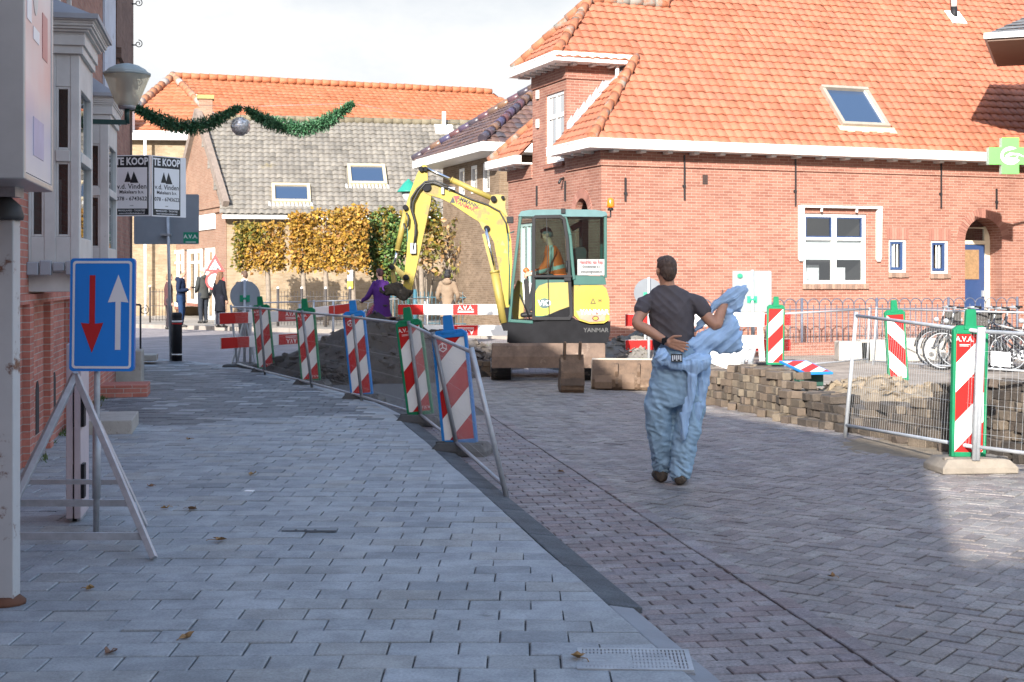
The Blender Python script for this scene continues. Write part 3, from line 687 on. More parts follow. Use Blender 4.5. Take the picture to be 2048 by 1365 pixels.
sx0 = (SKL[0].x+SKL[3].x)/2; sx1 = (SKL[1].x+SKL[2].x)/2; sv0 = (SKL[0].y+SKL[1].y+.7)/2/CP; sv1 = (SKL[2].y+SKL[3].y+.7)/2/CP
tiles(m, (0, -.35, ZE), (1, 0, 0), (0, CP, math.sin(PIT)), toV(RS), .220, .245, seed=5, skip=lambda u, v: sx0-.02 < u < sx1+.02 and sv0-.03 < v < sv1+.02)
tiles(m, (-.35, 0, ZE), (0, -1, 0), (CP, 0, math.sin(PIT)), [(-y, (x+.35)/CP) for x, y in [(-.35, -.35), (1.56, 1.56), (1.56, 1.88), (-.35, 1.88)]], .220, .245, seed=6)
tiles(m, (-.35, 0, ZE), (0, -1, 0), (CP, 0, math.sin(PIT)), [(-y, (x+.35)/CP) for x, y in [(-.35, 3.98), (1.56, 3.98), (1.56, 4.04), (-.35, 5.95)]], .220, .245, seed=7)
tiles(m, (-.35, 0, 6.5), (0, -1, 0), (CP, 0, math.sin(PIT)), [(-1.5, 0), (-2.925, 1.40/CP), (-4.35, 0)], .220, .245, seed=8)
m.build('roof', [T_ORANGE, UL], RH, world=False)
m = MB()
ridge(m, (-.35, -.35, ZE+.07), (1.5, 1.5, zp(1.5)+.07)); ridge(m, (-.35, 1.56, 6.57), (1.015, 2.925, 8.03)); ridge(m, (-.35, 4.29, 6.57), (1.015, 2.925, 8.03)); ridge(m, (1.015, 2.925, 8.03), (3, 2.925, 8.03)); ridge(m, (2.9, 2.9, 8.03), (5, 5, zp(5)+.05)); ridge(m, (-.35, 5.95, ZE+.07), (1.5, 4.1, zp(1.5)+.05)); ridge(m, (5, 5, zp(5)+.05), (15, 5, zp(5)+.05))
m.build('ridge_tiles', MOSSCAP, RH, world=False)
# skylight
P0, U_, W_ = V(0, -.35, ZE), V(1, 0, 0), V(0, CP, math.sin(PIT)); N_ = U_.cross(W_)
sk = frame(P0+U_*sx0+W_*sv0, U_, W_); SWd, SHt = sx1-sx0, sv1-sv0
m = MB(); b = .085
m.box(0, SWd, 0, b, -.05, .13, 0, sk); m.box(0, SWd, SHt-b, SHt, -.05, .15, 0, sk); m.box(0, b, b, SHt-b, -.05, .13, 0, sk); m.box(SWd-b, SWd, b, SHt-b, -.05, .13, 0, sk)
for x0 in (b, SWd-b-.03): m.box(x0, x0+.03, b, SHt-b, .02, .10, 1, sk)
m.box(b+.03, SWd-b-.03, b, b+.03, .02, .10, 1, sk)
f = m.build('skylight', [mat('taupe_skylight_frame', (.30, .26, .21), .5), WHITE], RH, bevel=.008, world=False)
m = MB(); m.box(b, SWd-b, b, SHt-b, .03, .06, 0, sk); m.build('pane', SKYGLASS, f, world=False)
m = MB()
for i in range(8): m.box(-.12+i*(SWd+.24)/8, -.12+(i+1)*(SWd+.24)/8, -.16-.03*(i % 2), .01, .045, .06, 0, sk)
m.build('flashing', mat('sand_lead', (.45, .36, .26), .7), f, world=False)
# gutters and white trim
def trim(mb, p0, p1, w=.15, h=.20, out=(0, -1, 0)):
    p0, p1 = V(*p0), V(*p1); mb.bar(p0, p1, w, h)
m = MB()
m.box(-.46, 14.5, -.46, -.30, 4.29, 4.49); m.box(-.46, -.30, -.30, 1.93, 4.29, 4.489); m.box(-.46, -.30, 3.90, 6.05, 4.29, 4.489); m.box(-.46, 0, 5.9, 6.05, 4.289, 4.488)
m.box(-.30, 14.5, -.30, .0, 4.29, 4.33); m.box(-.30, 0, 0, 1.88, 4.29, 4.33); m.box(-.30, 0, 3.97, 5.9, 4.29, 4.33)
m.box(-.46, -.30, 1.46, 4.40, 6.34, 6.54); m.box(-.30, 1.50, 1.46, 1.62, 6.34, 6.539); m.box(-.30, 0, 1.62, 4.40, 6.34, 6.38); m.box(0, 1.4, 1.62, DY0, 6.34, 6.38)
m.box(-.475, 14.5, -.475, -.46, 4.45, 4.492); m.box(-.475, -.46, -.46, 1.93, 4.45, 4.492); m.box(-.475, -.46, 1.445, 4.4, 6.5, 6.542); m.box(-.46, 1.5, 1.445, 1.46, 6.5, 6.542)
m.build('gutter', WHITE, RH, bevel=.006, world=False)
m = MB()
for i in range(23): m.box(.15+i*.62, .27+i*.62, -.28, -.001, 4.235, 4.288)
for y in (.3, .85, 1.4, 4.4, 4.95, 5.4): m.box(-.28, -.001, y, y+.12, 4.235, 4.288)
for i in range(7): m.box(-.28, -.001, 1.8+i*.38, 1.9+i*.38, 6.29, 6.338)
for i in range(3): m.box(.05+i*.45, .15+i*.45, 1.62, DY0-.04, 6.29, 6.338)
m.build('eave_block', OFFWHITE, RH, world=False, split=True)
# lead flashing beside the dormer wall and a short white downpipe
m = MB()
for i in range(9):
    t0, t1 = i/9, (i+1)/9; x0, x1 = lerp(.0, 1.35, t0), lerp(.0, 1.35, t1)
    m.prism([(x0, zp(x0)+.02), (x1, zp(x1)+.02), (x1, zp(x1)+.10+.03), (x1-.04, zp(x1)+.22), (x0, zp(x0)+.20)], DY0-.03, DY0-.012, 0, Matrix(((1, 0, 0, 0), (0, 0, 1, 0), (0, 1, 0, 0), (0, 0, 0, 1))))
    m.poly([(x0, DY0-.22, zp(x0)+.065), (x1, DY0-.22, zp(x1)+.065), (x1, DY0-.01, zp(x1)+.075), (x0, DY0-.01, zp(x0)+.075)])
m.build('lead_flashing', LEAD, RH, world=False)
m = MB(); m.tube([(1.12, 1.66, 6.36), (1.12, 1.68, 5.95)], .045, 10); m.build('downpipe', WHITE, RH, world=False)
# wall ties, vent, flue
m = MB()
for px, y0, y1 in ((1250, 356, 403), (1367, 311, 400), (1589, 316, 412), (1880, 325, 416), (1992, 378, 418)):
    x, z1 = FA(px, y0); z0 = FA(px, y1)[1]; m.cut(); m.box(x-.015, x+.015, -.04 if z1 < 3.9 else -.06, -.002 if z1 < 3.9 else -.037, z0, z1); m.box(x-.03, x+.03, -.05, -.003, lerp(z0, z1, .28), lerp(z0, z1, .28)+.05)
for px, y0, y1 in ((1075, 372, 412), (1132, 362, 402)):
    y, z1 = FB(px, y0); z0 = FB(px, y1)[1]; m.cut(); m.box(-.04, -.002, y-.015, y+.015, z0, z1)
m.build('wall_tie', IRON, RH, world=False)
m = MB(); v_ = box2(FA, 1405, 350, 1415, 369); m.box(v_[0], v_[1], -.012, -.002, v_[2], v_[3])
for i in range(5): m.box(v_[0]+.01, v_[1]-.01, -.02, -.013, v_[2]+.02+i*.04, v_[2]+.035+i*.04)
m.build('air_vent', mat('brown_vent', (.05, .03, .025), .7), RH, world=False)
fl = RI @ RP(1908, 36, RM @ V(0, 0, zp(0)), RM.to_3x3() @ V(0, -math.sin(PIT), math.cos(PIT)))
m = MB(); m.tube([fl+V(0, 0, -.1), fl+V(0, 0, .28)], .085, 12, 1); m.tube([fl+V(0, 0, .28), fl+V(0, 0, .95)], .075, 12, 0); m.prism([(-.22, -.3), (.22, -.3), (.22, .2), (-.22, .2)], .04, .07, 0, frame(fl, (1, 0, 0), W_)); m.build('flue_pipe', [WHITE, BLACKP], RH, world=False)
def outlamp(p):
    m = MB(); m.box(p.x-.03, p.x+.03, p.y-.12, p.y, p.z-.05, p.z+.08); return m
outl = V(-.002, *FB(1128, 357)); m = MB(); m.tube([outl, outl+V(-.10, -.06, -.03), outl+V(-.16, -.1, -.12)], .03, 8); m.build('wall_spotlight', IRON, RH, world=False)
m = MB()
for px, py in ((1077, 190), (1077, 248)):
    y, z = FB(px, py); m.box(-.05, -.002, y-.07, y+.07, z-.1, z+.1)
m.build('wall_plaque', mat('pale_plaque', (.6, .58, .55), .6), RH, bevel=.01, world=False, split=True)
# ---- brown brick house behind it
BO = S(965, 285, 38); BH = thing('brick_house', 'brown brick house with a purple tiled hip roof and wide white eave', 'house', (BO.x, BO.y, 0), RA)
m = MB(); o_ = .75; ze = BO.z+.02
bw = []
BMx = XF[BH.name]; BI = BMx.inverted()
def FC_(px, py): p = BI @ RP(px, py, BMx @ V(o_, 0, 0), BMx.to_3x3() @ V(1, 0, 0)); return p.y, p.z
WB = [box2(FC_, 917, 336, 929, 392), box2(FC_, 941, 330, 954, 388), box2(FC_, 965, 324, 979, 386)]
fbr = lambda a, b, d: V(o_+d, a, b)
holed(m, [(o_, -.1), (o_+5.2, -.1), (o_+5.2, ze-.25), (o_, ze-.25)], [rect(*r) for r in WB], fbr, 0, .1, 0, flip=True)
m.poly([(o_, o_, -.1), (9, o_, -.1), (9, o_, ze-.25), (o_, o_, ze-.25)]); m.poly([(o_, o_+5.2, -.1), (9, o_+5.2, -.1), (9, o_+5.2, ze-.25), (o_, o_+5.2, ze-.25)])
m.build('wall', BR_BROWN, BH, world=False)
for r in WB: win(BH, fbr, *r, d=.03, fw=.09, blind=((r[0]+.1, r[1]-.1, r[2]+.6, r[3]-.1),), glass=GLASSM, back=mat('greenish_room', (.25, .32, .30), .8))
m = MB(); m.box(-.05, 10, -.05, 0, ze-.25, ze); m.box(-.05, 0, 0, 6.6, ze-.25, ze-.001); m.box(0, 10, 0, o_+.2, ze-.26, ze-.22); m.box(0, o_+.2, o_+.2, 6.6, ze-.26, ze-.22); m.build('eave', WHITE, BH, world=False)
tb = .69; pb = math.atan(tb); cb_, sb_ = math.cos(pb), math.sin(pb); m = MB()
zq = lambda d: ze+tb*d
m.poly([(0, 0, ze-.02), (3.3, 3.3, zq(3.3)-.02), (12, 3.3, zq(3.3)-.02), (12, 0, ze-.02)], 1); m.poly([(0, 0, ze-.02), (0, 6.6, ze-.02), (3.3, 3.3, zq(3.3)-.02)], 1); m.poly([(0, 6.6, ze), (12, 6.6, ze), (12, 3.3, zq(3.3)), (3.3, 3.3, zq(3.3))], 1)
tiles(m, (0, 0, ze), (1, 0, 0), (0, cb_, sb_), [(0, 0), (3.3, 3.3/cb_), (9, 3.3/cb_), (9, 0)], .25, .28, seed=11)
tiles(m, (0, 0, ze), (0, -1, 0), (cb_, 0, sb_), [(0, 0), (-3.3, 3.3/cb_), (-6.6, 0)], .25, .28, seed=12)
m.build('roof', [T_PURPLE, mat('dark_underlay', (.05, .03, .03), .9)], BH, world=False)
m = MB(); ridge(m, (0, 0, ze+.08), (3.3, 3.3, zq(3.3)+.08), r=.12, seg=.36); ridge(m, (0, 6.6, ze+.06), (3.3, 3.3, zq(3.3)+.08), r=.12, seg=.36); ridge(m, (3.3, 3.3, zq(3.3)+.08), (10, 3.3, zq(3.3)+.08), r=.12)
m.build('ridge_tiles', mat('blue_black_ridge_tile', (.05, .05, .08), .3, cols=[(.05, .05, .10), (.11, .05, .05), (.04, .045, .06), (.18, .10, .06)]), BH, world=False)
# ---- cottage with the grey tiled roof and its pink gable
KO = V(-10.2, 50, 0); fd = V(.98, .196, 0).normalized(); ga = math.atan2(fd.y, fd.x)
CT = thing('cottage', 'low tan brick cottage with a steep grey tiled roof and two skylights', 'house', KO, ga)
CM = XF[CT.name]; CI = CM.inverted(); gdl = CM.to_3x3().inverted() @ V(-.443, .896, 0); gdl.normalize(); gn = V(-gdl.y, gdl.x, 0)
zc = 3.92; za = 7.72; dep = 4.0*gdl.y
fg = lambda a, b, d: gdl*a+V(0, 0, b)-gn*d          # gable plane
gnw = CM.to_3x3() @ gn
def FG(px, py): p = CI @ RP(px, py, KO, gnw); return p.dot(gdl), p.z
GW = [box2(FG, 343, 500, 368, 612), box2(FG, 377, 498, 405, 606), box2(FG, 413, 496, 430, 640)]
m = MB(); holed(m, [(-.02, 0), (8, 0), (8, 4.4), (4, za+.1), (-.02, 4.4)], [rect(*r) for r in GW], fg, 0, .12, 0, flip=True)
m.build('gable_wall', BR_PINK, CT, world=False)
FCw = lambda px, py: (lambda p: (p.x, p.z))(CI @ RP(px, py, KO, CM.to_3x3() @ V(0, 1, 0)))
CW = [box2(FCw, 942, 512, 990, 600)]
m = MB(); holed(m, rect(0, 20, 0, zc), [rect(*r) for r in CW], fa, 0, .1, 0); m.poly([(20, 0, 0), (20, 7, 0), (20, 7, zc), (20, 0, zc)])
m.build('wall', BR_TAN, CT, world=False)
for r in CW: win(CT, fa, *r, d=.03, fw=.1, mul=((lerp(r[0], r[1], .5), .05),), tra=((lerp(r[2], r[3], .5), .05), (lerp(r[2], r[3], .75), .04)), glass=GLASSM, label='white paned window behind the leafless shrub')
for i, r in enumerate(GW): win(CT, fg, *r, d=-.05, fw=.15, mul=(((lerp(r[0], r[1], .45), .14),) if i < 2 else ()), tra=((FG(390, 525)[1], .09),), blind=((r[0]+.3, r[1]-.1, r[2]+.1, FG(390, 528)[1]),), sill=.12, sillmat=BR_DARK, glass=GLASSD, back=mat('pale_room', (.4, .4, .38), .8), label=('white shop window left of the row', 'white shop window behind the man in grey', 'white shop door and toplight')[i])
m = MB()
fbox(m, fg, -.06, 8, 4.02, 4.2, -.08, -.001); fbox(m, fg, -.06, 8, 4.2, 4.45, -.14, -.001); fbox(m, fg, -.02, .5, 0, 4.02, -.04, -.001)
m.build('brick_cornice', BR_PINK, CT, world=False)
m = MB(); r = box2(FG, 398, 421, 431, 462); fbox(m, fg, r[0], r[1]+1.5, r[2], r[3], -.06, -.002); m.build('fascia_panel', WHITE, CT, world=False)
m = MB()
for s_ in (-1, 1):
    a = fg(4-4.15*s_*1.0, 4.25, -.06); b = fg(4, za+.28, -.06); m.bar(a, b, .22, .30)
m.build('gable_coping', mat('grey_pink_coping', (.210, .165, .135), .9, var=.2), CT, world=False)
m = MB(); ap = fg(4, za, .25); m.box(ap.x-.26, ap.x+.26, ap.y-.26, ap.y+.26, za-.4, za+.75); m.box(ap.x-.32, ap.x+.32, ap.y-.32, ap.y+.32, za+.75, za+.9, 1); m.build('chimney', [BR_PINK, mat('mossy_cap', (.30, .25, .10), .9)], CT, world=False)
pc = math.atan2(za-zc, dep+.3); m = MB(); cw_, sw_ = math.cos(pc), math.sin(pc); vm_ = (dep+.3)/cw_
pl = [(-.12, 0), (4*gdl.x-.1, vm_), (20, vm_), (20, 0)]
m.poly([(u, -.3+v*cw_, zc+v*sw_-.03) for u, v in pl], 1); m.poly([(4*gdl.x, dep, za-.03), (20, dep, za-.03), (20, 2*dep, zc), (8*gdl.x, 2*dep, zc)], 1)
cn = CM.to_3x3() @ V(0, -sw_, cw_)
def SKC(px, py): p = CI @ RP(px, py, CM @ V(0, -.3, zc), cn); return p.x, (p.y+.3)/cw_
SKS = []
for Q in (((547, 409), (626, 410), (616, 373), (540, 373)), ((699, 373), (776, 374), (768, 335), (692, 334))):
    q = [SKC(*k) for k in Q]; SKS.append(((q[0][0]+q[3][0])/2, (q[1][0]+q[2][0])/2, (q[0][1]+q[1][1])/2, (q[2][1]+q[3][1])/2))
tiles(m, (0, -.3, zc), (1, 0, 0), (0, cw_, sw_), pl, .228, .255, amp=.05, lift=.035, seed=21, nu=5, jit=.006, skip=lambda u, v: any(a-.05 < u < b+.05 and c-.05 < v < d+.05 for a, b, c, d in SKS))
m.build('roof', [T_GREY, mat('grey_underlay', (.13, .12, .105), .9)], CT, world=False)
m = MB(); ridge(m, (4*gdl.x-.1, dep, za+.06), (20, dep, za+.06), r=.13, seg=.38); m.build('ridge_tiles', mat('mossy_ridge_tile', (.160, .135, .090), .9, var=.3, vscale=2), CT, world=False)
m = MB(); m.box(-.15, 20, -.46, -.28, zc-.18, zc-.05); m.build('gutter', WHITE, CT, world=False)
for k, (a, b_2, c, d) in enumerate(SKS):
    sk = frame(V(a, -.3+c*cw_, zc+c*sw_), (1, 0, 0), (0, cw_, sw_)); w_, h_ = b_2-a, d-c; b = .12
    m = MB(); m.box(0, w_, 0, b, -.05, .17, 0, sk); m.box(0, w_, h_-b, h_, -.05, .17, 0, sk); m.box(0, b, b, h_-b, -.05, .17, 0, sk); m.box(w_-b, w_, b, h_-b, -.05, .17, 0, sk)
    f = m.build('skylight', mat('pale_wood_frame', (.462, .392, .266), .5), CT, bevel=.01, world=False)
    m = MB(); m.box(b, w_-b, b, h_-b, .05, .09, 0, sk); m.build('pane', SKYGLASS, f, world=False)
    m = MB()
    for i in range(12): m.tube([sk @ V(-.12+i*(w_+.24)/12+.05, -.17, .03), sk @ V(-.12+i*(w_+.24)/12+.05, .02, .05)], .085, 8, 0, True, .45)
    m.build('lead_apron', mat('pale_lead', (.62, .62, .60), .6), f, world=False)
fp = CI @ RP(888, 262, CM @ V(0, -.3, zc), cn)
m = MB(); m.tube([fp+V(0, 0, -.05), fp+V(0, 0, .75)], .08, 10); m.prism([(-.35, -.3), (.35, -.3), (.35, .3), (-.35, .3)], .05, .09, 0, frame(fp, (1, 0, 0), (0, cw_, sw_))); m.build('flue_pipe', WHITE, CT, world=False)
# ---- long house behind with the bright orange roof
FH = thing('long_house', 'tan brick house far behind with a long bright orange tiled roof', 'house', (-15.7, 56.5, 0))
Pt = V(-15.0, 62, 10.5); Qd = V(14.06, 5.4, 0).normalized(); Qr = Pt+Qd*15.0; B1, B2 = V(-16.3, 56.5, 7.5), V(-11.6, 57, 7.5); B3 = B2+Qd*17
m = MB()
def slope(mb, poly, tw, th, seed, **k):
    poly = [Vector(p) for p in poly]; U = (poly[1]-poly[0]).normalized(); N = U.cross(poly[2]-poly[0]).normalized(); W = N.cross(U)
    pl = [((p-poly[0]).dot(U), (p-poly[0]).dot(W)) for p in poly]; mb.poly([p-N*.03 for p in poly], 1); tiles(mb, poly[0], U, W, pl, tw, th, seed=seed, nu=4, **k)
slope(m, [B2, B3, Qr, Pt], .27, .36, 31); slope(m, [B1, B2, Pt], .27, .36, 32); slope(m, [B1+V(-5, 9, 0), B1, Pt, ], .27, .36, 33); slope(m, [B3, B3+V(-2, 6, 0), Qr], .3, .36, 34)
m.build('roof', [T_FAR, UL], FH)
m = MB(); ridge(m, Pt+V(0, 0, .1), B1+V(0, 0, .1), r=.17, seg=.4); ridge(m, Pt+V(0, 0, .1), B2+V(0, 0, .1), r=.15, seg=.4); m.build('hip_tiles', mat('pointed_hip_tile', (.320, .180, .110), .8, cols=[(.310, .125, .060), (.330, .150, .075), (.375, .330, .290)], var=.2), FH)
m = MB(); ridge(m, Pt+V(0, 0, .1), Qr+V(0, 0, .1), r=.15, seg=.4); m.build('ridge_tiles', T_FAR, FH)
m = MB(); m.poly([V(B1.x+.3, B1.y+.3, 0), V(B2.x, B2.y+.3, 0), V(B2.x, B2.y+.3, 7.3), V(B1.x+.3, B1.y+.3, 7.3)]); e = B2+V(.2, .3, 0); e2 = B3+V(0, .3, 0); m.poly([V(e.x, e.y, 0), V(e2.x, e2.y, 0), V(e2.x, e2.y, 7.3), V(e.x, e.y, 7.3)])
m.poly([V(B1.x+.3, B1.y+.3, 0), V(B1.x+.3, B1.y+.3, 7.3), V(B1.x-4, B1.y+9, 7.3), V(B1.x-4, B1.y+9, 0)]); m.build('wall', BR_TAN, FH)
m = MB(); m.bar(B1+V(-.2, 0, -.1), B2+V(.2, 0, -.1), .3, .36); m.bar(B2+V(0, 0, -.1), B3+V(0, 0, -.1), .3, .36); m.box(B1.x-.1, B1.x+1.0, 56.3, 56.8, 7.55, 8.5); m.build('cornice', WHITE, FH)
m = MB(); m.tube([S(290, 275, 56.3), S(291, 640, 56.3)], .06, 8); m.build('downpipe', WHITE, FH)
# ---- house at the right edge
NH = thing('corner_house', 'brown brick house with a slate roof corner reaching over the orange roof', 'house', (11.58, 30.16, 0), math.radians(-22))
m = MB(); m.box(0, 9, 0, 2.3, -.05, 6.55); m.build('wall', BR_BROWN, NH, world=False)
m = MB()
E0 = [(-1.2, -1.2), (10, -1.2), (10, 2.6), (-1.2, 2.6)]; E1 = [(.2, .2), (9, .2), (9, 2.1), (.2, 2.1)]
for A, Bz, a, b in ((E0, E1, 6.78, 7.6),):
    for i in range(4):
        j = (i+1) % 4
        n = 9
        for r_ in range(n):
            t0, t1 = r_/n, (r_+1)/n
            p = [lerp(V(*A[i], a), V(*Bz[i], b), t0), lerp(V(*A[j], a), V(*Bz[j], b), t0), lerp(V(*A[j], a), V(*Bz[j], b), t1), lerp(V(*A[i], a), V(*Bz[i], b), t1)]
            k = max(2, int((p[1]-p[0]).length/.2))
            for q in range(k):
                o = R.uniform(0, .012)+.012; m.poly([lerp(p[0], p[1], q/k)+V(0, 0, o), lerp(p[0], p[1], (q+.98)/k)+V(0, 0, o), lerp(p[3], p[2], (q+.98)/k)+V(0, 0, .002), lerp(p[3], p[2], q/k)+V(0, 0, .002)])
m.add([V(*p, 7.6) for p in E1]+[V(1.2, 1.15, 8.7), V(8, 1.15, 8.7)], [(0, 1, 5, 4), (1, 2, 5), (2, 3, 4, 5), (3, 0, 4)])
m.build('roof', SLATE, NH, world=False)
m = MB(); m.box(-1.2, 10, -1.2, 2.6, 6.62, 6.76); m.box(-1.27, 10, -1.27, -1.2, 6.67, 6.79, 1); m.box(-1.27, -1.2, -1.2, 2.6, 6.67, 6.789, 1); m.build('eave', [SOFFIT, ZINC], NH, world=False)
win(NH, lambda a, b, d: V(-.02+d*.1, a, b), 1.5, 2.6, 3.4, 4.9, d=-.2, fw=.08, glass=GLASSM, deep=0)
# green cross sign on that house
cc = S(2021, 312, 29.0); k_ = 29.0/2800
cx_ = thing('pharmacy_sign', 'green cross sign with a white swirl high above the parked bicycles', 'sign', cc)
m = MB(); A, Bq = 43*k_, 17*k_
cr = [(-A, -Bq), (-Bq, -Bq), (-Bq, -A*.84), (Bq, -A*.84), (Bq, -Bq), (A, -Bq), (A, Bq), (Bq, Bq), (Bq, A*.84), (-Bq, A*.84), (-Bq, Bq), (-A, Bq)]
FX = Matrix(((1, 0, 0, cc.x), (0, 0, 1, cc.y), (0, 1, 0, cc.z), (0, 0, 0, 1)))
m.prism(cr, 0, .16, 0, FX, 1)
o = m.build('cross_box', [mat('bright_green_acrylic', (.13, .62, .10), .3, var=.04), mat('pale_green_edge', (.45, .58, .48), .4)], cx_)
m = MB(); q = Bq*1.25
sw = [(q*math.cos(a)*.95, q*math.sin(a)*.85) for a in [PI*.30+i*(PI*1.55)/14 for i in range(15)]]+[(q*.62*math.cos(a)-.02, q*.5*math.sin(a)) for a in [PI*1.75-i*(PI*1.2)/14 for i in range(15)]]
FX2 = Matrix(((1, 0, 0, cc.x), (0, 0, -1, cc.y), (0, 1, 0, cc.z), (0, 0, 0, 1)))
m.prism(sw, .001, .006, 0, FX2)
m.prism([(-q*.55, -.01), (-q*.1, q*.28), (q*.75, q*.22), (q*1.55, -q*.22), (q*.72, q*.06), (q*.2, q*.08), (-q*.2, -q*.06)], .001, .007, 0, FX2)
m.prism([(-q*.75, -q*.25), (-q*.35, -q*.12), (q*.35, -q*.22), (q*.72, q*.0), (q*.6, -q*.5), (q*.1, -q*.82), (-q*.4, -q*.7)], .001, .0065, 0, FX2)
m.build('swirl', SIGNW, cx_)
m = MB(); m.tube([cc+V(.1, .1, 0), cc+V(1.4, 1.2, 0)], .03, 8); m.build('bracket', GALVD, cx_)
# ------------------------------------------------------------------ terrace on the left; local x out to the street, y along it
TA = math.radians(11.24)
ex, ey = V(math.cos(TA), math.sin(TA), 0), V(-math.sin(TA), math.cos(TA), 0); TO = V(-4.07, 11.65, 0)
DTILE = mat('dark_roof_tile', (.12, .07, .05), .8, var=.2, vscale=3)
BR_SHOP = brickmat('shop_red_brick', (.42, .145, .105), (.52, .205, .15), (.44, .36, .31), soot=.2)
BR_UP = brickmat('brown_red_brick', (.28, .135, .10), (.37, .20, .15), (.29, .22, .18), soot=.25)
def Yloc(Y): return (Y-11.65)/ey.y
def terrace(name, label, Y0, Y1, eave, pitch, depth=8.0, lower=None, holes=()):
    t = thing(name, label, 'house', TO+ey*Yloc(Y0), TA); L = Yloc(Y1)-Yloc(Y0)
    fx = lambda a, b, d: V(-d, a, b)
    m = MB(); zl = lower or 0
    holed(m, rect(0, L, zl, eave), [rect(*h) for h in holes if h[2] >= zl], fx, 0, .12, 0, flip=True)
    if lower: holed(m, rect(0, L, -.05, lower), [rect(*h) for h in holes if h[2] < zl], fx, 1, .12, 1, flip=True)
    hz = math.tan(pitch)*depth/2
    for y in (0, L): m.poly([(0, y, -.05), (-depth, y, -.05), (-depth, y, eave), (-depth/2, y, eave+hz), (0, y, eave)])
    m.poly([(-depth, 0, -.05), (-depth, L, -.05), (-depth, L, eave), (-depth, 0, eave)])
    m.build('wall', [BR_UP, BR_SHOP], t, world=False)
    m = MB(); o = .15
    for x0, x1 in ((.12, -depth/2), (-depth-.12, -depth/2)):
        a = eave-.05; b = eave+hz+.08
        m.add([(x0, -o, a), (x0, L+o, a), (x1, L+o, b), (x1, -o, b), (x0, -o, a-.1), (x0, L+o, a-.1), (x1, L+o, b-.1), (x1, -o, b-.1)], [(0, 1, 2, 3), (4, 7, 6, 5), (0, 4, 5, 1), (1, 5, 6, 2), (3, 2, 6, 7), (0, 3, 7, 4)])
    m.build('roof', DTILE, t, world=False)
    m = MB(); m.box(.02, .16, 0, L, eave-.16, eave-.03); m.build('gutter', OFFWHITE, t, world=False)
    return t, L, fx
for Y0, Y1, e, lab in ((-5.2, -3.3, 7.4, 'tall unseen brick house first in the left row, shading the road'), (-3.3, 2.2, 6.1, 'unseen brick house second in the left row, shading the road'), (2.2, 6.0, 6.9, 'unseen brick house third in the left row, shading the road')):  # unseen houses, eave heights shaped to place the shadow edge on the road
    HL = [h for h in ((.5, 1.5, .9, 2.4), (2.1, 3.0, .1, 2.4), (.6, 1.4, 3.6, 5.2), (2.2, 3.0, 3.6, 5.2)) if h[1] < Y1-Y0]
    t, L, fx = terrace('unseen_house', lab, Y0, Y1, e, math.radians(33), holes=HL)
    for h in HL: win(t, fx, *h, d=.04, fw=.07, glass=GLASSM, deep=0)
bk = thing('unseen_house', 'unseen brick house added behind the camera to shade the near road', 'house', (-2.2, -21, 0)); m = MB(); m.box(0, 9, 0, 10, -.05, 7.9); m.build('wall', BR_UP, bk, world=False)  # added out of view, its roof edge shades the road near the camera
m = MB(); m.prism([(-.1, 7.9), (10.1, 7.9), (5, 9.6)], -.1, 9.1, 0, Matrix(((0, 0, 1, 0), (1, 0, 0, 0), (0, 1, 0, 0), (0, 0, 0, 1)))); m.build('roof', DTILE, bk, world=False)
